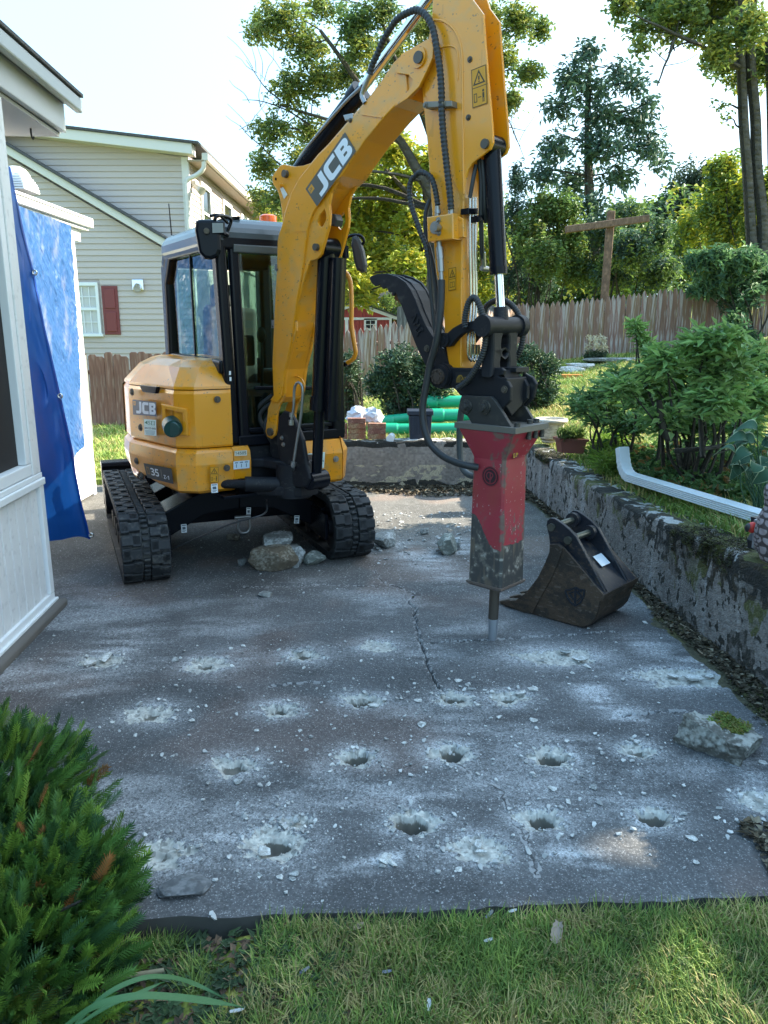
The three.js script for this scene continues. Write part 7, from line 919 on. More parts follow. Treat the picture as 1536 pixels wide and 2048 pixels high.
{ // loose chips
  const CH = [[350, 1321, 18], [462, 1298, 10], [385, 1442, 14], [660, 1364, 10], [774, 1388, 13], [748, 1413, 22], [834, 1402, 14], [816, 1385, 9], [845, 1451, 17], [769, 1400, 10], [514, 1501, 13], [475, 1564, 20], [537, 1569, 12], [514, 1462, 10], [601, 1462, 9], [493, 1638, 10], [590, 1749, 19], [584, 1759, 14], [561, 1756, 15], [519, 1751, 15], [764, 1733, 13], [665, 1530, 12], [660, 1544, 9], [853, 1520, 8], [808, 1487, 10], [277, 1410, 16], [225, 1446, 10], [271, 1471, 9], [917, 1363, 17], [942, 1379, 14], [969, 1381, 10], [998, 1435, 12], [1066, 1443, 19], [836, 1402, 15], [846, 1450, 15], [956, 1411, 11], [1083, 1323, 11], [1145, 1347, 12], [1174, 1334, 16], [1419, 1354, 20], [1136, 1605, 14], [1106, 1579, 18], [1187, 1575, 17], [1240, 1588, 9], [1384, 1679, 20], [1391, 1726, 14], [1518, 1595, 15], [1525, 1526, 16], [952, 1722, 12], [919, 1740, 15], [1434, 1637, 15], [1369, 1629, 11], [975, 1463, 8], [853, 1536, 8], [527, 1704, 26], [592, 1642, 24], [769, 1720, 26], [784, 1728, 20], [1068, 1380, 20], [1040, 1388, 22], [1230, 1302, 12], [1290, 1246, 12], [212, 1316, 30], [180, 1328, 30], [232, 1336, 16], [600, 1305, 18], [1160, 1318, 30], [1128, 1305, 26], [1385, 1358, 34], [1345, 1352, 26], [958, 1690, 26], [965, 1704, 20]];
  const shard = (seed, w, h, d, n) => { const q = rng(seed), pts = []; for (let i = 0; i < n; i++) { const a = i / n * 6.283 + q() * 0.6, k = 0.6 + 0.5 * q(); pts.push(V(w * k * Math.cos(a), h * (0.1 + 0.9 * q()), d * k * Math.sin(a)), V(w * k * 0.8 * Math.cos(a), 0, d * k * 0.8 * Math.sin(a))); } return uvBox(prep(new ConvexGeometry(pts)), 1, seed * 0.1); };
  const r = rng(9), gs = [1, 2, 3, 4, 5, 6, 7].map((s) => shard(s * 31, 0.62, 0.42, 0.5, 7)), ms = [M.chip = std([1, 1, 1], 0.95, { flatShading: true, map: stoneTex([0.3, 0.3, 0.28], [0.55, 0.56, 0.55], 19) }), M.rockGrey];
  for (const [x, y, w] of CH) { const c = onY(x, y), m = new THREE.Mesh(gs[(r() * 7) | 0], ms[r() < 0.75 ? 0 : 1]); m.name = numbered('concrete_chip'); const s = w / 1538 * c.distanceTo(EYE); m.position.copy(c).setY(0.001); m.scale.set(s, s * (0.35 + 0.25 * r()), s * (0.7 + 0.5 * r())); m.rotation.set(0.2 * (r() - 0.5), r() * 6.28, 0.2 * (r() - 0.5)); m.castShadow = m.receiveShadow = true; { const h = y < 1350 ? 'back row of holes' : y < 1480 ? 'second row' : y < 1600 ? 'third row' : 'front row by the grass', q = x < 620 ? 'left' : x < 1000 ? 'middle' : 'right', z = w > 16 ? 'broad flat' : 'small'; tag(m, `${z} pale concrete chip lying on the slab, ${q} part, ${h}`, 'chip', `${z} concrete chips, ${q} part, ${h}`); } scene.add(m); }
  { const c = onY(358, 1780), m = solo('concrete_shard', mv(rockGeo(0.1, 0.022, 0.07, 303, 6, 4), c, [0, 0.4, 0.03]), std([1, 1, 1], 0.95, { map: stoneTex([0.09, 0.095, 0.1], [0.15, 0.155, 0.16], 30) }), 'large flat dark shard of slab beside the yew near the front edge', 'chip'); }
  // crumbs and grit
  const li = [], cs = []; for (const h of HOLES) for (let i = 0; i < 60; i++) { const a = r() * 6.283, d = h.R * (0.85 + 2.6 * Math.pow(r(), 2.2)), s = 0.003 + 0.009 * Math.pow(r(), 3); li.push(new THREE.Matrix4().compose(V(h.x + d * h.a * Math.cos(a), 0.001, h.z + d * Math.sin(a)), Qt(r), V(s, s, s))); }
  for (let i = 0; i < 1300; i++) { const p = V(lerp(-1.9, 1.7, r()), 0.001, lerp(-6.6, -1.95, Math.pow(r(), 0.8))); if (fbm(p.x * 1.7, p.z * 1.7, 3) < 0.45) continue; const s = 0.0022 + 0.007 * Math.pow(r(), 5); li.push(new THREE.Matrix4().compose(p, Qt(r), V(s, s, s))); }
  for (let i = 0; i < 420; i++) { const p = V(lerp(-0.1, 0.9, r()), 0.001, lerp(-6.9, -5.2, r())), s = 0.004 + 0.016 * Math.pow(r(), 4); li.push(new THREE.Matrix4().compose(p, Qt(r), V(s, s * 0.7, s))); }
  for (let i = 0; i < li.length; i++) { const k = 0.25 + 0.3 * r(); cs.push(new THREE.Color().setRGB(k, k * 1.01, k * 0.99)); }
  tag(inst(scene, 'concrete_crumbs', shard(77, 1.3, 1.0, 1.0, 5), std([1, 1, 1], 0.95, { flatShading: true }), li, cs), 'grit and crumbs of broken concrete strewn over the slab', 'rubble', null, 'stuff');
}
// ---------------------------------------------------------------- leaf litter and moss along the walls
{
  const r = rng(17), ms = [], cs = [], m2 = [], c2 = []; const flake = leafGeo(2, 0.035, 0.022, 0.02, 8, 0, 0.4);
  const put = (x, z, y, s0) => { const s = s0 * (0.5 + r()); ms.push(new THREE.Matrix4().compose(V(x, y + 0.004 + 0.012 * r(), z), Qt(r), V(s, s * 0.6, s))); const k = r(); cs.push(new THREE.Color().setRGB(...(k < 0.5 ? [0.05, 0.04, 0.025] : k < 0.8 ? [0.1, 0.075, 0.045] : [0.2, 0.17, 0.12])).multiplyScalar(0.6 + 0.8 * r())); };
  for (let i = 0; i < 3400; i++) { const z = lerp(-7.9, -1.9, r()), w = lerp(0.06, 0.18, vn(z * 1.7, 3)), x = wallX(z) - w * Math.pow(r(), 1.3); put(x, z, 0.0, 0.8); }
  for (let i = 0; i < 3200; i++) { const x = lerp(-1.4, 1.45, r()), z = -8.0 + 0.45 * Math.pow(r(), 1.6) * (0.5 + fbm(x * 2, 4, 3)); put(x, z, 0, 1); }
  for (let i = 0; i < 900; i++) { put(lerp(1.2, 1.75, r()), lerp(-2.3, -1.95, r()), 0, 0.9); }
  tag(inst(scene, 'leaf_litter', flake, std([1, 1, 1], 0.95), ms, cs), 'dark leaf litter and debris gathered along the foot of the walls', 'leaf litter', null, 'stuff');
  for (let i = 0; i < 3000; i++) { const z = lerp(-7.9, -1.9, r()), k = fbm(z * 2.2, 7, 3); const w = lerp(0.06, 0.22, vn(z * 1.7, 3)); if (k < 0.42) continue; const s = 0.18 + 0.25 * r(); m2.push(new THREE.Matrix4().compose(V(wallX(z) - w * r(), 0.0, z), Qt(r), V(s, s * 0.5, s))); }
  for (let i = 0; i < 5200; i++) { const z = lerp(-7.8, -1.6, r()), k = fbm(z * 1.9 + 3, 9, 3); const near = z > -4.4; if (k < (near ? 0.44 : 0.52)) continue; const s = 0.16 + 0.25 * r(), top = lerp(0.46, 0.565, smooth(-5.1, -3.46, z)) + (z > -3.46 ? 0.018 * (z + 3.46) : 0), e = r(); m2.push(new THREE.Matrix4().compose(e < 0.45 ? V(wallX(z) - 0.004, top - 0.01 - (near ? 0.12 : 0.05) * Math.pow(r(), 1.5), z) : V(wallX(z) + 0.2 * Math.pow(r(), 1.4), top + 0.006, z), Qt(r), V(s, s * 0.6, s))); }
  for (let i = 0; i < m2.length; i++) { const k = r(); c2.push(new THREE.Color().setRGB(...(k < 0.45 ? [0.03, 0.025, 0.014] : k < 0.8 ? [0.06, 0.062, 0.02] : [0.1, 0.11, 0.03])).multiplyScalar(0.7 + 0.6 * r())); }
  tag(inst(scene, 'moss', LEAF.small, M.leafDark, m2, c2), 'dark green and brown moss along the retaining wall rim and foot', 'moss', null, 'stuff');
  const tw = [[[1360, 1248], [1372, 1254], [1397, 1270]], [[1330, 1192], [1352, 1220], [1360, 1240]], [[1396, 1300], [1410, 1310], [1425, 1312]]]; tw.forEach((p, i) => { const q = p.map(([x, y]) => onY(x, y, 0.015)); solo('twig', tube(q, 0.004, 12, 5), std([0.24, 0.19, 0.13], 0.9), ['pale bent twig lying at the foot of the wall behind the bucket', 'thin dark twig against the wall foot just right of the bucket', 'short twig on the moss at the right wall foot'][i], 'twig'); });
}
// ---------------------------------------------------------------- grass
{
  const bladeGeo = (n, h, spread, seed, w = 0.0035) => { const r = rng(seed), pos = []; for (let i = 0; i < n; i++) { const a = r() * 6.283, b = V((r() - 0.5) * spread, 0, (r() - 0.5) * spread), d = V(Math.cos(a), 0, Math.sin(a)), s = V(-d.z, 0, d.x).multiplyScalar(w * (0.7 + 0.6 * r())), H = h * (0.5 + 0.8 * r()), lean = 0.15 + 0.9 * r(); const c = [0, 0.4, 0.75, 1].map((t) => b.clone().addScaledVector(d, lean * H * t * t).add(V(0, H * t * (1 - 0.25 * lean * t), 0))); const wd = [1, 0.9, 0.6, 0]; for (let k = 0; k < 3; k++) { const p = c[k].clone().addScaledVector(s, wd[k]), q = c[k].clone().addScaledVector(s, -wd[k]), u = c[k + 1].clone().addScaledVector(s, wd[k + 1]), v = c[k + 1].clone().addScaledVector(s, -wd[k + 1]); for (const x of k < 2 ? [p, q, u, q, v, u] : [p, q, u]) pos.push(x.x, x.y, x.z); } } const g = new THREE.BufferGeometry(); g.setAttribute('position', new THREE.Float32BufferAttribute(pos, 3)); g.computeVertexNormals(); return g; };
  const r = rng(23), gm = leafMat(0.35, 0.7);
  const col = (dry) => { const k = r(); return new THREE.Color().setRGB(...(k < dry ? [0.42, 0.36, 0.15] : k < dry + 0.35 ? [0.22, 0.3, 0.06] : [0.13, 0.22, 0.045])).multiplyScalar(0.7 + 0.6 * r()); };
  const ms = [], cs = []; for (let i = 0; i < 14000; i++) { const x = lerp(-0.95, 1.75, r()), z = ZE(x) + 0.004 + 0.72 * Math.pow(r(), 1.15), f = fbm(x * 4, z * 4, 3); if (x < -0.35 && fbm(x * 6 + 3, z * 6, 2) > 0.47) continue; const s = 0.6 + 0.7 * r(); ms.push(new THREE.Matrix4().compose(V(x, groundY(x, z) - 0.004, z), new THREE.Quaternion().setFromEuler(new THREE.Euler(0.3 * (r() - 0.5), r() * 6.283, 0.3 * (r() - 0.5))), V(s, s, s))); cs.push(col(lerp(0.06, 0.45, smooth(0.38, 0.62, f))).multiplyScalar(0.72 + 0.45 * vn(x * 9, z * 9))); }
  tag(inst(scene, 'grass', bladeGeo(7, 0.046, 0.03, 5, 0.0018), gm, ms, cs), 'patchy green and straw-coloured grass in the strip before the slab', 'grass', null, 'stuff');
  const m2 = [], c2 = []; const add = (x, z, dry, k = 1) => { const s = k * (0.7 + 0.7 * r()); m2.push(new THREE.Matrix4().compose(V(x, groundY(x, z) - 0.005, z), new THREE.Quaternion().setFromEuler(new THREE.Euler(0.25 * (r() - 0.5), r() * 6.283, 0.25 * (r() - 0.5))), V(s, s, s))); c2.push(col(dry).multiplyScalar(1.25)); };
  for (let i = 0; i < 26000; i++) { const z = lerp(-15.4, -2.6, Math.pow(r(), 0.8)), x = lerp(Math.max(wallX(Math.max(z, -7.9)) + 0.24, -1.2), 0.52 * -z + 1, r()); if (z > -8.3 && x < wallX(z) + 0.25) continue; add(x, z, lerp(0.1, 0.5, smooth(0.4, 0.6, fbm(x, z, 3)))); }
  for (let i = 0; i < 9000; i++) { const z = lerp(-13, -8.3, r()), x = lerp(-5.4, 1.4, r()); add(x, z, 0.3); }
  tag(inst(scene, 'grass', bladeGeo(9, 0.07, 0.12, 6, 0.0042), gm, m2, c2), 'sun-dappled grass of the sloping back lawn beyond the walls', 'grass', null, 'stuff');
  // weeds between grass and slab
  const m3 = [], c3 = []; for (let i = 0; i < 420; i++) { const x = lerp(-0.85, -0.1, Math.pow(r(), 1.2)), z = ZE(x) + 0.03 + 0.5 * r(), s = 0.35 + 0.5 * r(); m3.push(new THREE.Matrix4().compose(V(x, groundY(x, z) + 0.012, z), Qt(r), V(s, s * 0.5, s))); c3.push(new THREE.Color().setRGB(0.05, 0.095, 0.035).multiplyScalar(0.7 + 0.7 * r())); }
  for (let i = 0; i < 160; i++) { const x = lerp(0.5, 1.3, r()), z = ZE(x) + 0.05 + 0.5 * r(), s = 0.3 + 0.3 * r(); m3.push(new THREE.Matrix4().compose(V(x, groundY(x, z) + 0.012, z), Qt(r), V(s, s * 0.4, s))); c3.push(new THREE.Color().setRGB(0.05, 0.1, 0.03)); }
  tag(inst(scene, 'weeds', leafGeo(9, 0.05, 0.022, 0.05, 71, -0.1), M.leaf, m3, c3), 'low broad-leaved weeds in the grass strip, mostly beside the yew', 'weeds', null, 'stuff');
  // brown dead stalks and crumbs of earth
  const m4 = [], c4 = []; for (let i = 0; i < 500; i++) { const x = lerp(-0.85, 0.0, r()), z = ZE(x) + 0.05 + 0.45 * r(), s = 0.6 + 1.2 * r(); m4.push(new THREE.Matrix4().compose(V(x, groundY(x, z) + 0.01, z), Qt(r), V(s, s * 0.4, s))); c4.push(new THREE.Color().setRGB(0.12, 0.075, 0.045).multiplyScalar(0.4 + r())); } tag(inst(scene, 'dead_leaves', leafGeo(3, 0.02, 0.012, 0.02, 72, 0), std([1, 1, 1], 0.95), m4, c4), 'brown crumbled dead leaves and soil among the weeds', 'leaf litter', null, 'stuff');
  // curled leaf, feathers and paper scraps
  const curl = (x, y, w, L, turn, c, name, label, cat) => { const p = onY(x, y, -0.01), g = new THREE.PlaneGeometry(L, w, 10, 4), q = g.attributes.position; for (let i = 0; i < q.count; i++) { const u = q.getX(i) / L, v = q.getY(i) / w; q.setXYZ(i, q.getX(i), 0.02 + 0.5 * w * Math.abs(v) + 0.15 * L * u * u, q.getY(i) * (1 - 1.6 * u * u) * (1 + 0.35 * Math.sin(u * 30))); } g.computeVertexNormals(); const m = solo(name, mv(prep(g), p, [0, turn, 0.15]), std(c, 0.9), label, cat); return m; };
  curl(1113, 1878, 0.03, 0.075, 1.2, [0.24, 0.19, 0.15], 'dead_leaf', 'long curled pale brown dead leaf lying in the grass', 'leaf'); curl(720, 1866, 0.02, 0.035, 0.4, [0.34, 0.24, 0.17], 'dead_leaf', 'small tan dead leaf in the grass left of middle', 'leaf');
  const bits = [[980, 1840, 'grey feather lying in the grass just below the slab edge'], [1027, 1834, 'white feather standing in the grass at the slab edge'], [979, 1893, 'small white scrap in the grass below the grey feather'], [612, 1953, 'grey pebble-like scrap in the lower left grass'], [776, 1957, 'slim grey feather in the grass near the bottom middle'], [858, 2022, 'pale scrap in the grass at the bottom edge'], [478, 2035, 'white scrap beside the strap leaves at the bottom']];
  for (const [x, y, l] of bits) curl(x, y, 0.011, 0.024 + 0.014 * r(), r() * 3, /white|pale/.test(l) ? [0.42, 0.43, 0.43] : [0.16, 0.17, 0.2], 'feather', l, 'scrap');
}
// ---------------------------------------------------------------- yew in the left foreground
{
  const r = rng(41), pos = []; const needle = (o, d, L, w, up) => { const s = d.clone().cross(up).normalize().multiplyScalar(w), t = o.clone().addScaledVector(d, L), m = o.clone().addScaledVector(d, L * 0.5).addScaledVector(up, 0.002); for (const v of [o.clone().add(s), o.clone().sub(s), m.clone().add(s), o.clone().sub(s), m.clone().sub(s), m.clone().add(s), m.clone().add(s), m.clone().sub(s), t]) pos.push(v.x, v.y, v.z); };
  const L = 0.1; for (let i = 0; i < 26; i++) { const y = L * (0.02 + 0.98 * i / 25), k = i % 2 ? 1 : -1, a = k * (1.05 - 0.75 * Math.pow(i / 25, 5)) , tw = (r() - 0.5) * 0.9; for (const q of [1, -1]) needle(V(0, y, 0), V(Math.sin(a) * Math.cos(tw), Math.cos(a) * 0.75 + 0.25, Math.sin(tw) * q * 0.5 + 0.25).normalize(), 0.028 * (0.75 + 0.5 * r()) * (i > 22 ? 0.75 : 1), 0.002, V(0, 0.2, 1)); }
  { const g = new THREE.CylinderGeometry(0.0012, 0.0022, L, 4, 1).toNonIndexed(); const p = g.attributes.position; for (let i = 0; i < p.count; i++) pos.push(p.getX(i), p.getY(i) + L / 2, p.getZ(i)); }
  const sprig = new THREE.BufferGeometry(); sprig.setAttribute('position', new THREE.Float32BufferAttribute(pos, 3)); sprig.computeVertexNormals();
  const t = thing('yew_bush', 'dark green yew bush with needle sprays filling the lower left corner', 'shrub', V(-1.15, -0.05, -1.75)), C = t.position;
  const ms = [], cs = []; const lobes = [[-1.24, 0.07, -1.78, 0.54, 0.38], [-1.0, 0.0, -1.62, 0.36, 0.34], [-1.32, 0.19, -2.12, 0.40, 0.26], [-0.95, 0.07, -1.83, 0.24, 0.25], [-1.15, -0.02, -1.3, 0.45, 0.36]];
  for (let i = 0; i < 4800; i++) { const b = lobes[(r() * lobes.length) | 0], a = r() * 6.283, z = Math.pow(r(), 0.8) * 1.3 - 0.3, q = Math.sqrt(Math.max(0, 1 - z * z)), n = V(q * Math.cos(a), z, q * Math.sin(a)), d = 0.55 + 0.45 * Math.sqrt(r()), w = 0.86 + 0.3 * n3(n, 2.6, b[0]); const p = V(b[0] + n.x * b[3] * d * w, b[1] + n.y * b[4] * d * w, b[2] + n.z * b[3] * d * w); if (p.y < -0.06) continue; const dir = n.clone().multiplyScalar(0.9).add(V((r() - 0.5) * 0.9, 0.25 + 0.4 * r(), (r() - 0.5) * 0.9)).normalize(), s = 0.45 + 0.6 * r(); const Q2 = new THREE.Quaternion().setFromUnitVectors(UPV, dir).multiply(new THREE.Quaternion().setFromAxisAngle(UPV, r() * 6.28)); ms.push(new THREE.Matrix4().compose(p.sub(C), Q2, V(s, s, s))); const k = r(); cs.push(new THREE.Color().setRGB(...(k < 0.012 ? [0.34, 0.15, 0.05] : k < 0.3 ? [0.14, 0.24, 0.035] : k < 0.75 ? [0.07, 0.155, 0.03] : [0.035, 0.09, 0.03])).multiplyScalar(0.75 + 0.5 * r())); }
  const br = []; for (let i = 0; i < 34; i++) { const b = lobes[i % lobes.length], a = r() * 6.283; br.push(limbTube(V(-1.15 + 0.2 * (r() - 0.5), -0.08, -1.75 + 0.2 * (r() - 0.5)), V(b[0] + b[3] * 0.7 * Math.cos(a), b[1] + b[4] * (0.1 + 0.7 * r()), b[2] + b[3] * 0.7 * Math.sin(a)), 0.012, 0.003, r)); }
  part(t, 'branches', br, M.bark); inst(t, 'needle_sprays', sprig, leafMat(0.12, 0.5), ms, cs).userData.kind = 'stuff';
  // strap leaves at its foot
  const st = thing('daylily', 'clump of long strap leaves arching over the grass below the yew', 'plant', V(-0.75, -0.09, -1.35)); const strap = (pts, w) => { const c = new THREE.CatmullRomCurve3(pts.map(([x, y, h, z]) => onZ(x, y, z))), P = [], ix = []; for (let i = 0; i <= 24; i++) { const s = i / 24, p = c.getPoint(s), d = c.getTangent(s), n = d.clone().cross(V(0.15, 1, 0.3)).normalize(), k = w * Math.min(1, 4 * (1 - s)) * (0.6 + 0.4 * Math.min(1, s * 4)); for (const [q, y] of [[-1, 0.0], [0, -0.004], [1, 0]]) P.push(p.x + n.x * q * k, p.y + n.y * q * k + y, p.z + n.z * q * k); if (i < 24) for (const j of [0, 1]) { const a = i * 3 + j; ix.push(a, a + 1, a + 3, a + 1, a + 4, a + 3); } } const g = new THREE.BufferGeometry(); g.setAttribute('position', new THREE.Float32BufferAttribute(P, 3)); g.setIndex(ix); g.computeVertexNormals(); return g; };
  const lm = std([0.04, 0.115, 0.035], 0.65); for (const [p, w] of [[[[120, 2060, 0, -1.3], [190, 2012, 0, -1.3], [270, 1992, 0, -1.32], [350, 1994, 0, -1.35], [430, 2004, 0, -1.38], [488, 2014, 0, -1.4]], 0.008], [[[150, 2050, 0, -1.36], [210, 1990, 0, -1.38], [280, 1957, 0, -1.42], [340, 1954, 0, -1.46], [400, 1972, 0, -1.5], [455, 2000, 0, -1.48]], 0.006], [[[140, 2060, 0, -1.33], [220, 2010, 0, -1.36], [280, 1985, 0, -1.4], [330, 1962, 0, -1.44]], 0.005]]) part(st, 'leaf', strap(p, w), lm);
  solo('stick', tube([[192, 1958], [250, 1952], [328, 1940]].map(([x, y]) => onY(x, y, -0.02)), 0.006, 12, 6), std([0.22, 0.19, 0.12], 0.9), 'straight pale stick lying in the weeds beside the yew', 'stick');
}
// ---------------------------------------------------------------- things kept on and behind the low wall
{
  const r = rng(61);
  // bricks
  const bm = [0, 1, 2].map((i) => std([1, 1, 1], 0.95, { map: stoneTex([0.17 + 0.03 * i, 0.07 + 0.01 * i, 0.05], [0.27, 0.15 + 0.02 * i, 0.11], 40 + i) })); const bg = uvBox(bumpy(rbox(0.188, 0.054, 0.09, 0.004, null, null, 2), 0.003, 30), 4);
  for (const [px, n, lab] of [[677, 3, 'hidden end column of the brick stack beside the cab'], [714, 4, 'middle column'], [754, 3, 'right column']]) { const p = onZ(px, 884, -8.1); for (let i = 0; i < n; i++) { const m = new THREE.Mesh(bg, bm[(r() * 3) | 0]); m.name = numbered('brick'); m.position.set(p.x + 0.008 * (r() - 0.5), 0.505 + 0.055 * i + 0.027, -8.1 + 0.02 * (r() - 0.5)); m.rotation.y = 0.06 * (r() - 0.5); m.castShadow = m.receiveShadow = true; const ord = ['bottom', 'second', 'third', 'top'][n === 3 && i === 2 ? 3 : i]; tag(m, px === 677 ? `red brick in the left column of the wall-top stack, ${ord} one` : px === 714 ? `red brick in the middle column of the wall-top stack, ${ord} one` : `red brick in the right column of the wall-top stack, ${ord} one`, 'brick', 'bricks stacked on the low wall'); scene.add(m); } }
  // crumpled white sheets behind the bricks
  for (const [x, y, w, h, lab] of [[716, 832, 0.2, 0.12, 'crumpled white plastic sheet lying over the brick stack, left piece'], [745, 834, 0.17, 0.13, 'crumpled white plastic sheet over the brick stack, right piece']]) { const p = onZ(x, y, -8.25), g = new THREE.IcosahedronGeometry(1, 3), q = g.attributes.position, v = V(0, 0, 0); for (let i = 0; i < q.count; i++) { v.fromBufferAttribute(q, i); const k = 1 + 0.35 * n3(v, 2.2, x) + 0.2 * Math.abs(n3(v, 5, x)); q.setXYZ(i, v.x * k * w * 0.62, v.y * k * h * 0.75, v.z * k * w * 0.5); } const f = prep(g); f.deleteAttribute('normal'); f.computeVertexNormals(); solo('plastic_sheet', mv(f, p), std([0.46, 0.49, 0.55], 0.5), lab, 'plastic sheet'); }
  { const a = onZ(702, 832, -8.28), t = solo('pipe_end', cyl(a, a.clone().add(V(0.08, 0.03, -0.3)), 0.055, 0.055, 18), std([0.16, 0.17, 0.17], 0.6), 'grey open pipe end sticking up behind the crumpled white sheets', 'pipe'); }
  solo('lid', cyl(onZ(780, 878, -8.04), onZ(780, 876, -8.2).add(V(0.02, 0.02, 0)), 0.042, 0.036, 18), std([0.68, 0.7, 0.72], 0.4), 'small white lid lying on the wall top right of the bricks', 'lid');
  // dark planter box
  { const f = new Frame(V(0, 0, -8.12), V(1, 0, 0)), t = thing('planter_box', 'dark navy plastic planter box standing on the low wall under the hose', 'planter', onZ(840, 882, -8.2)), navy = std([0.012, 0.018, 0.034], 0.45); part(t, 'box', [f.plate([[818, 832], [864, 832], [861, 882], [820, 882]], -0.24, -0.0, 0.008)], navy); part(t, 'rim', f.plate([[815, 822], [867, 822], [867, 831], [815, 831]], -0.25, 0.012, 0.006), navy); for (let i = 0; i < 4; i++) part(t, 'rib', f.plate([[825 + i * 10.5, 834], [827 + i * 10.5, 834], [827 + i * 10.5, 868], [825 + i * 10.5, 868]], 0.0, 0.008, 0.002), std([0.02, 0.028, 0.05], 0.4)); }
  // green drain pipes
  const gp = phys([0.015, 0.30, 0.17], 0.28, { specularIntensity: 0.7 }); const gl = ['lowest green plastic drain pipe of the pile behind the low wall', 'middle green plastic drain pipe of the pile behind the low wall', 'topmost green plastic drain pipe, furthest back in the pile', 'short green drain pipe lying behind the bricks and shrub'];
  [[770, 1000, 858, 0.066, -8.62], [862, 1010, 830, 0.072, -8.78], [850, 1000, 803, 0.07, -9.05], [762, 842, 836, 0.06, -8.9]].forEach(([x0, x1, y, rad, z], i) => { const a = onZ(x0, y + (i === 3 ? 6 : 1), z), b = onZ(x1, y - (i === 3 ? 2 : 1), z - 0.04); const t = thing('drain_pipe', gl[i], 'pipe', a.clone()); part(t, 'pipe', cyl(a, b, rad, rad, 26, true), gp); part(t, 'socket', [cyl(a.clone().add(V(-0.01, 0, 0)), a.clone().add(V(0.13, 0, 0)), rad * 1.12, rad * 1.12, 26, true), cyl(a.clone().add(V(0.13, 0, 0)), a.clone().add(V(0.15, 0, 0)), rad * 1.12, rad, 26, true)], gp); });
  // beige urn and terracotta trough
  const lathe = (pts, c, n = 32) => prep(new THREE.LatheGeometry(pts.map(([x, y]) => new THREE.Vector2(x, y)), n)).translate(c.x, c.y, c.z);
  { const c = onY(1100, 884, 0.5), t = thing('flower_pot', 'cream plastic flower pot with broad rim on the lawn corner behind the breaker', 'pot', c.clone()), m = std([1, 1, 1], 0.7, { map: stoneTex([0.38, 0.33, 0.26], [0.5, 0.45, 0.37], 70) }); part(t, 'bowl', lathe([[0.0, 0.03], [0.1, 0.03], [0.105, 0.05], [0.12, 0.11], [0.135, 0.19], [0.14, 0.21]], c), m); part(t, 'rim', lathe([[0.13, 0.2], [0.165, 0.205], [0.172, 0.225], [0.165, 0.243], [0.14, 0.245], [0.13, 0.23], [0.125, 0.17], [0.0, 0.165]], c), m); part(t, 'foot', lathe([[0.0, 0], [0.085, 0], [0.09, 0.02], [0.07, 0.032]], c), m); part(t, 'price_label', prep(quadOf([onZ(1085, 843, c.z + 0.13), onZ(1093, 843, c.z + 0.135), onZ(1093, 858, c.z + 0.135), onZ(1085, 858, c.z + 0.13)])), std([0.65, 0.68, 0.7], 0.5)); }
  { const c = onY(1140, 905, 0.52), t = thing('flower_trough', 'small terracotta plastic trough with pale grassy seedlings on the wall end', 'planter', c.clone()), m = std([0.16, 0.05, 0.035], 0.55), q = (s) => [[-0.115 * s, -0.06 * s], [0.115 * s, -0.06 * s], [0.115 * s, 0.06 * s], [-0.115 * s, 0.06 * s]].map(([x, z]) => [c.x + x + 0.25 * z, c.z + z + 0.35 * x]); const ring = (s, y) => [c.y + y, q(s)]; const LB = (rs) => { const pos = []; for (let k = 0; k < rs.length - 1; k++) for (let i = 0; i < 4; i++) { const j = (i + 1) % 4, A = (n, i2) => [rs[n][1][i2][0], rs[n][0], rs[n][1][i2][1]]; pos.push(...A(k, i), ...A(k, j), ...A(k + 1, j), ...A(k, i), ...A(k + 1, j), ...A(k + 1, i)); } const g = new THREE.BufferGeometry(); g.setAttribute('position', new THREE.Float32BufferAttribute(pos, 3)); g.computeVertexNormals(); return prep(g); };
    part(t, 'box', LB([ring(0.01, 0), ring(0.8, 0), ring(0.95, 0.11)]), m); part(t, 'rim', LB([ring(0.95, 0.108), ring(1.08, 0.108), ring(1.1, 0.135), ring(1.0, 0.138), ring(0.96, 0.11), ring(0.01, 0.11)]), m);
    const ms = [], cs = []; for (let i = 0; i < 90; i++) { const s = 1.0 + r(); ms.push(new THREE.Matrix4().compose(V(0.2 * (r() - 0.5), 0.12 + 0.05 * r(), 0.09 * (r() - 0.5)), Qt(r), V(s, s * 1.5, s))); cs.push(new THREE.Color().setRGB(0.15, 0.22, 0.06).multiplyScalar(0.7 + 0.7 * r())); } inst(t, 'seedlings', leafGeo(6, 0.05, 0.008, 0.03, 91, -0.8), M.leaf, ms, cs).userData.kind = 'stuff'; }
  // stones and an orange board at the top of the lawn
  const G = (x, y, z) => { const p = onZ(x, y, z); p.y = groundY(p.x, p.z) + 0.03; return p; };
  [[1138, 738, 0.5, 'left'], [1158, 732, 0.42, 'right']].forEach(([x, y, w, l], i) => solo('flagstone', mv(rockGeo(w * 0.7, 0.09, w * 0.5, 200 + i, 7, 3), G(x, y, -13.6 - 0.3 * i)), M.chip, `pale flat stone at the top of the lawn before the fence, ${l} of the pair`, 'stone'));
  { const a = G(1128, 745, -13.0), b = G(1160, 741, -13.0); solo('plank', rbox(0.34, 0.06, 0.1, 0.01, a.clone().lerp(b, 0.5)), std([0.55, 0.2, 0.04], 0.6), 'short orange board lying in front of the flat stones on the lawn', 'board'); }
  solo('edging_stone', mv(rockGeo(0.7, 0.07, 0.16, 231, 7, 3), G(1240, 715, -14.2)), M.rockGrey, 'long pale edging stone along the bed before the fence', 'stone');
}
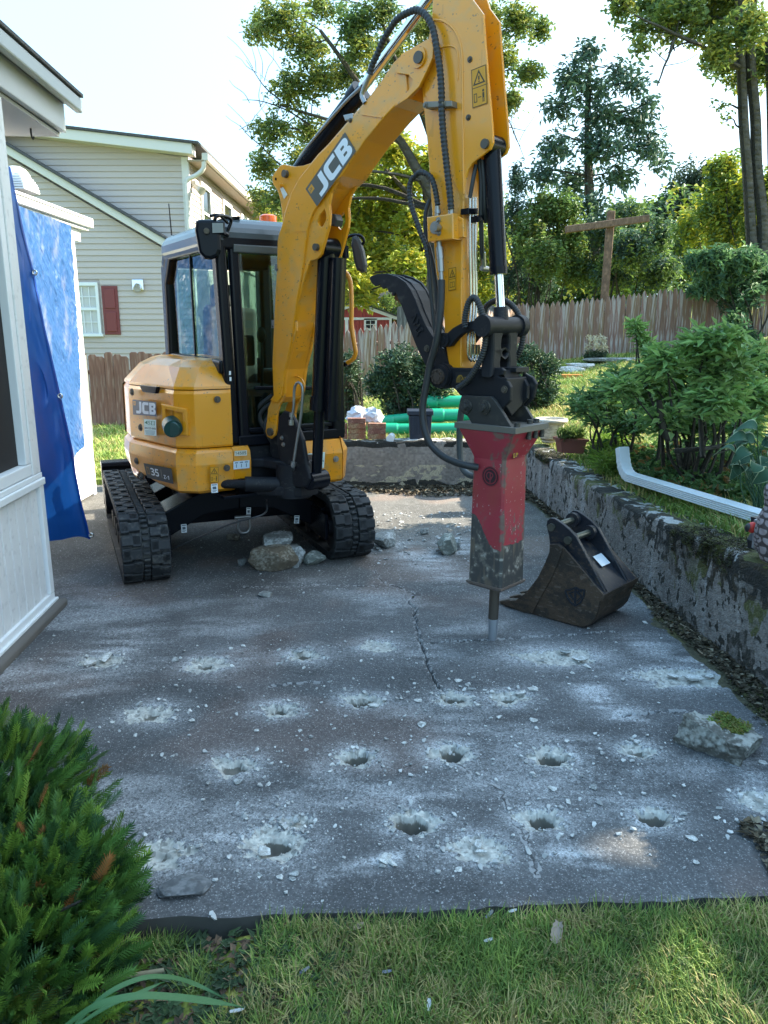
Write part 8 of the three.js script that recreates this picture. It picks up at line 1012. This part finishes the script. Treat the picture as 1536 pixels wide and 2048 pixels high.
// ---------------------------------------------------------------- plants of the right-hand bed
{
  const r = rng(71), bz = -5.6;
  const bl = (z, list, n, dz, s) => blobs(z, list, n, dz, s);
  const LV = leafGeo(8, 0.085, 0.042, 0.1, 81, -0.1, 0.25), GC = [[0.2, 0.35, 0.1], [0.26, 0.42, 0.13], [0.33, 0.48, 0.17], [0.14, 0.26, 0.09]];
  const list = [[1330, 720, 40, 26], [1400, 690, 46, 26], [1450, 680, 50, 24], [1380, 730, 60, 36], [1450, 735, 60, 40], [1515, 730, 44, 44], [1300, 760, 50, 32], [1360, 790, 60, 40], [1430, 800, 66, 44], [1505, 800, 50, 46], [1290, 800, 46, 30], [1330, 840, 50, 30], [1490, 860, 40, 30], [1400, 850, 50, 24], [1250, 775, 36, 24]];
  const base = (x, y, z) => { const p = onZ(x, y, z); p.y = groundY(p.x, p.z); return p; };
  shrub('leafy_shrub', 'big fresh green broad-leaved shrub above the white downspout at right', 'shrub', 72, base(1410, 930, bz), bl(bz, list, 74, 0.55, 73), LV, GC, 1.0, M.leaf, 20);
  shrub('leafy_shrub', 'looser low shrub with lighter leaves spreading left of the big one', 'shrub', 74, base(1230, 900, -6.4), bl(-6.4, [[1180, 800, 36, 22], [1215, 780, 34, 24], [1160, 815, 26, 18], [1220, 825, 44, 26], [1260, 850, 44, 28], [1185, 840, 20, 14], [1240, 745, 20, 16]], 90, 0.3, 75), LV, [[0.15, 0.28, 0.1], [0.2, 0.33, 0.1], [0.1, 0.2, 0.07]], 0.9, M.leaf, 12);
  shrub('leafy_shrub', 'single tall leafy shoot leaning left above the big shrub', 'shrub', 76, base(1340, 800, -5.9), [[1268, 650, 5], [1275, 664, 7], [1284, 680, 8], [1293, 696, 9], [1303, 712, 10], [1314, 728, 10]].map(([x, y, q]) => [onZ(x, y, -5.9), q * 0.0036, q * 0.0036, 14]), LV, GC, 0.6, M.leaf, 3);
  // trunks inside the shrub
  { const t = thing('shrub_trunks', 'bare brown stems and a low bough under the big green shrub', 'trunk', base(1400, 930, -5.3)); const S = (p, r0, r1) => part(t, 'stem', uvBox(sweep(p.map(([x, y, z]) => onZ(x, y, z)), 14, 8, (s) => lerp(r0, r1, s))), M.bark); S([[1406, 915, -5.2], [1402, 860, -5.3], [1400, 790, -5.4]], 0.022, 0.014); S([[1340, 880, -5.5], [1325, 850, -5.5], [1318, 800, -5.5]], 0.035, 0.02); S([[1440, 893, -5.3], [1400, 898, -5.3], [1350, 902, -5.4]], 0.016, 0.02); S([[1410, 897, -5.1], [1450, 886, -5.1], [1468, 860, -5.2], [1474, 830, -5.3]], 0.006, 0.004); S([[1425, 910, -5.1], [1465, 895, -5.1], [1480, 870, -5.2], [1484, 845, -5.3]], 0.005, 0.004); }
  // leafy ground cover
  { const ms = [], cs = []; for (let i = 0; i < 3000; i++) { const x = 1180 + 380 * r(), y = 885 + 0.24 * (x - 1200) * r() + 40 * r(), p = onY(x, Math.min(y, 905 + 0.33 * (x - 1200)), 0.56 + 0.06 * r()); if (p.x < 1.9 || p.z < -7) continue; p.y = groundY(p.x, p.z) + 0.02 + 0.09 * r(); const s = 0.7 + 0.7 * r(); ms.push(new THREE.Matrix4().compose(p, Qt(r), V(s, s, s))); const k = r(); cs.push(new THREE.Color().setRGB(...(k < 0.1 ? [0.26, 0.17, 0.06] : k < 0.5 ? [0.12, 0.22, 0.06] : [0.075, 0.16, 0.05])).multiplyScalar(0.7 + 0.6 * r())); }
    tag(inst(scene, 'ground_cover', leafGeo(7, 0.06, 0.03, 0.09, 92, 0.2, 0.3), M.leaf, ms, cs), 'low leafy ground cover under the big shrub along the wall', 'ground cover', null, 'stuff'); }
  { const ms = [], cs = []; for (let i = 0; i < 260; i++) { const p = onY(1195 + 45 * r(), 880 + 45 * r(), 0.6); p.y = groundY(p.x, p.z) + 0.05 + 0.12 * r(); const s = 0.7 + 0.6 * r(); ms.push(new THREE.Matrix4().compose(p, Qt(r), V(s, s, s))); cs.push(new THREE.Color().setRGB(0.2, 0.32, 0.05).multiplyScalar(0.7 + 0.6 * r())); } const t = thing('fern_clump', 'bright yellow-green ferny clump beside the top of the downspout', 'plant', base(1215, 900, -6.6)); for (const m of ms) m.premultiply(t.userData.inv); inst(t, 'fronds', leafGeo(10, 0.09, 0.014, 0.06, 93, 0.0), M.leaf, ms, cs).userData.kind = 'stuff'; }
  // hosta: large white-edged leaves, each a part
  { const c = base(1530, 930, -4.6), t = thing('hosta', 'hosta with large dark green leaves edged in cream, far right', 'plant', c.clone()); const green = std([0.025, 0.075, 0.04], 0.8), edge = std([0.24, 0.29, 0.17], 0.55); const lf = (w, L, cols) => { const pos = [], ix = [], n = 12, m = cols[0].length; for (const cs of cols) { const o = pos.length / 3; for (let i = 0; i <= n; i++) { const u = i / n, wd = w * Math.pow(Math.sin(Math.PI * Math.pow(u, 0.75)), 0.8); for (const q of cs) pos.push(q * wd, 0.05 * Math.sin(u * 3.1) - 0.12 * u * u + 0.28 * wd * q * q + 0.004 * Math.sin(q * 14), L * u); } for (let i = 0; i < n; i++) for (let k = 0; k < m - 1; k++) { const a = o + i * m + k; ix.push(a, a + m, a + 1, a + 1, a + m, a + m + 1); } } const g = new THREE.BufferGeometry(); g.setAttribute('position', new THREE.Float32BufferAttribute(pos, 3)); g.setIndex(ix); g.computeVertexNormals(); return g; }; const g1 = lf(0.085, 0.2, [[-1, -0.84], [0.84, 1]]), g2 = lf(0.085, 0.2, [[-0.84, -0.6, -0.35, -0.1, 0.1, 0.35, 0.6, 0.84]]), sp = [[1500, 905], [1522, 890], [1510, 920], [1480, 925], [1534, 915], [1495, 880], [1530, 870], [1470, 905], [1515, 860], [1540, 940], [1488, 865], [1545, 895], [1478, 890], [1505, 945], [1520, 930], [1495, 935], [1535, 880], [1460, 930], [1510, 885]];
    for (const [x, y] of sp) { const p = onZ(x, y, -4.6 + 0.5 * (r() - 0.5)).sub(c); const m = piece(t, 'leaf', g2, green, p, [0.35 + 0.8 * r(), r() * 6.28, 0.5 * (r() - 0.5)], [1, 1, 1].map(() => 0.55)); piece(m, 'leaf_edge', g1, edge); part(t, 'leaf_stalk', limbTube(c.clone().add(V(0.1 * (r() - 0.5), 0, 0.1 * (r() - 0.5))), p.clone().add(c), 0.004, 0.003, r), green); } }
  // pale flowers by the fence
  { const c = base(1190, 735, -14.4), t = thing('flower_plant', 'small plant with pale cream flowers against the picket fence', 'plant', c.clone()); const ms = [], cs = []; for (let i = 0; i < 120; i++) { const fl = i < 30; ms.push(new THREE.Matrix4().compose(V(0.34 * (r() - 0.5), (fl ? 0.25 : 0.0) + 0.25 * r(), 0.3 * (r() - 0.5)), Qt(r), V(0.8, 0.8, 0.8))); cs.push(fl ? new THREE.Color().setRGB(0.6, 0.55, 0.4) : new THREE.Color().setRGB(0.06, 0.1, 0.05)); } inst(t, 'foliage', LEAF.mid, M.leaf, ms, cs).userData.kind = 'stuff'; }
  // a length of white downspout with its elbow
  { const a = onY(1262, 958, 0.535), b = onY(1560, 1052, 0.60); a.y = 0.535; b.y = 0.605; const d = b.clone().sub(a), L = d.length(); d.normalize(); const side = d.clone().cross(UPV).normalize(), up = side.clone().cross(d).normalize(); if (up.y < 0) { up.negate(); }
    const t = thing('downspout', 'long ribbed white downspout with elbow lying on the grass behind the wall', 'downspout', a.clone()), m = phys([0.62, 0.68, 0.72], 0.3), W = 0.085, H = 0.068; const fr = (p, x, u) => (gx) => gx.applyMatrix4(new THREE.Matrix4().makeBasis(x, u, x.clone().cross(u)).setPosition(p));
    const c = a.clone().lerp(b, 0.5).addScaledVector(up, H / 2 - 0.02); part(t, 'pipe', fr(c, d, up)(rbox(L, H, W, 0.008, null, null, 2)), m);
    for (const s of [1, -1]) for (let i = 0; i < 5; i++) part(t, 'rib', fr(c.clone().addScaledVector(side, s * (W / 2)).addScaledVector(up, -0.025 + i * 0.0125), d, up)(rbox(L, 0.0068, 0.014, 0.002, null, null, 1)), m);
    for (const i of [-1, 0, 1]) part(t, 'rib', fr(c.clone().addScaledVector(up, H / 2).addScaledVector(side, i * 0.022), d, up)(rbox(L, 0.004, 0.012, 0.0015, null, null, 1)), m);
    // elbow: overlapping bands turning upwards
    let p = a.clone().addScaledVector(up, H / 2 - 0.02), x = d.clone().negate(), u = up.clone(); const N = 9; for (let i = 0; i < N; i++) { const q = new THREE.Quaternion().setFromAxisAngle(side, -(72 * D2R) / N * (side.clone().cross(x).y > 0 ? -1 : 1)); x.applyQuaternion(q); u.applyQuaternion(q); part(t, 'elbow_band', fr(p.clone().addScaledVector(x, 0.01), x, u)(rbox(0.03, H * (i % 2 ? 1.0 : 1.05), W * (i % 2 ? 1.0 : 1.04), 0.007, null, null, 1)), m); p.addScaledVector(x, 0.0215); }
    part(t, 'elbow_end', fr(p.clone().addScaledVector(x, 0.045), x, u)(rbox(0.1, H, W, 0.006, null, null, 2)), m); part(t, 'mouth_shade', fr(p.clone().addScaledVector(x, 0.0955), x, u)(box(0.002, H * 0.84, W * 0.86)), M.dark); }  // dark plate on the solid end stands for shade inside the pipe mouth
  // owl decoy
  { const c = onY(1552, 1118, 0.6); c.y = 0.585; const t = thing('owl_decoy', 'plastic horned owl decoy standing on the wall at the right edge', 'owl decoy', c.clone());
    const ft = tex(256, 512, (u, v) => { const rows = 16, cols = 10, y = v * rows, row = Math.floor(y), x = u * cols + (row & 1) * 0.5, fx = x - Math.floor(x) - 0.5, fy = y - row, d = Math.hypot(fx * 1.1, fy - 0.75), e = smooth(0.42, 0.52, d), q = 0.7 + 0.5 * tfbm(u, v, 16, 3, 4); const lo = [0.06, 0.045, 0.045], hi = [0.3, 0.25, 0.26]; return lo.map((s, i) => lerp(hi[i], s, e) * q); });
    const m = std([1, 1, 1], 0.6, { map: ft }); const prof = [[0, 0], [0.05, 0], [0.075, 0.03], [0.092, 0.1], [0.098, 0.16], [0.09, 0.22], [0.078, 0.26], [0.082, 0.3], [0.086, 0.33], [0.075, 0.37], [0.045, 0.395], [0, 0.4]]; const g = new THREE.LatheGeometry(new THREE.SplineCurve(prof.map(([x, y]) => new THREE.Vector2(x, y))).getPoints(48), 40), p = g.attributes.position; for (let i = 0; i < p.count; i++) { const x = p.getX(i), y = p.getY(i), z = p.getZ(i); const a = Math.atan2(z, x), f = 1 + 0.035 * Math.sin(a * 10 + (Math.floor(y * 40) & 1) * 3.14) * (y < 0.27 ? 1 : 0.2); p.setXYZ(i, x * f, y, z * f * 0.9); } g.computeVertexNormals();
    part(t, 'body', prep(g).translate(c.x, c.y, c.z), m); const dark = std([0.05, 0.04, 0.045], 0.6), look = V(-0.45, 0, 0.9).normalize(), lx = V(0.9, 0, 0.45).normalize(); for (const s of [-1, 1]) { const e = c.clone().addScaledVector(look, 0.068).addScaledVector(lx, s * 0.036).add(V(0, 0.325, 0)); part(t, 'eye_disc', mv(prep(new THREE.SphereGeometry(0.032, 18, 12)), e, null, [1, 1, 0.8]), std([0.4, 0.36, 0.36], 0.6)); const ey = part(t, 'eye', ball(e.clone().addScaledVector(look, 0.022), 0.017, 16, 12), phys([0.3, 0.16, 0.02], 0.1)); part(ey, 'pupil', ball(e.clone().addScaledVector(look, 0.031), 0.0095, 12, 8), M.blackGlass); part(t, 'ear_tuft', [mv(prep(new THREE.ConeGeometry(0.026, 0.085, 10)), c.clone().addScaledVector(lx, s * 0.058).addScaledVector(look, 0.01).add(V(0, 0.405, 0)), [0.1, 0, -s * 0.35])], m); part(t, 'brow', [limbTube(e.clone().addScaledVector(look, 0.022).addScaledVector(lx, -s * 0.03).add(V(0, 0.012, 0)), e.clone().addScaledVector(lx, s * 0.03).add(V(0, 0.055, 0)), 0.012, 0.006, rng(3), 0.02)], m); part(t, 'wing', mv(prep(new THREE.SphereGeometry(0.06, 16, 12)), c.clone().addScaledVector(lx, s * 0.066).addScaledVector(look, -0.012).add(V(0, 0.15, 0)), [0, Math.atan2(-lx.z, lx.x), s * 0.08], [0.65, 1.9, 1.1]), m); } part(t, 'beak', cyl(c.clone().addScaledVector(look, 0.085).add(V(0, 0.318, 0)), c.clone().addScaledVector(look, 0.1).add(V(0, 0.285, 0)), 0.014, 0.002, 8), dark); }
  { const at = (x, y, z) => onZ(x, y, z), z = -3.55, c = at(1520, 1112, z), t = thing('garden_ornament', 'small garden ornament with red knob and lime green strips before the owl', 'ornament', c.clone()); const gr = std([0.32, 0.33, 0.36], 0.4, { metalness: 0.4 }), bk = std([0.015, 0.016, 0.02], 0.4);
    part(t, 'knob', ball(at(1505, 1055, z), 0.026, 18, 14, [1, 1.05, 0.8]), phys([0.6, 0.04, 0.03], 0.35)); part(t, 'knob_cap', mv(prep(new THREE.SphereGeometry(0.0265, 18, 14, 0, 6.283, 0, 1.0)), at(1501, 1056, z + 0.004), [0, 0, 1.35]), bk); part(t, 'spindle', cyl(at(1511, 1056, z), at(1522, 1060, z), 0.012, 0.014, 12), gr); part(t, 'side_panel', new Frame(at(1516, 1080, z), V(1, 0, -0.3)).plate([[1511, 1040], [1523, 1036], [1526, 1066], [1516, 1086], [1526, 1100], [1522, 1108], [1506, 1096], [1508, 1076]], -0.012, 0.0, 0.003), gr); const f = new Frame(at(1530, 1080, z - 0.02), V(1, 0, -0.3)); part(t, 'body', f.plate([[1524, 1040], [1560, 1036], [1560, 1112], [1518, 1104], [1516, 1086], [1526, 1070]], -0.08, 0.0, 0.008), bk); for (const q of [[[1529, 1034], [1552, 1030], [1552, 1044], [1530, 1046]], [[1522, 1078], [1534, 1068], [1538, 1072], [1526, 1084]], [[1530, 1096], [1552, 1094], [1552, 1102], [1530, 1104]]]) part(t, 'lime_strip', f.plate(q, 0.001, 0.008, 0.002), std([0.35, 0.5, 0.06], 0.45)); }
}
renderer.render(scene, camera);
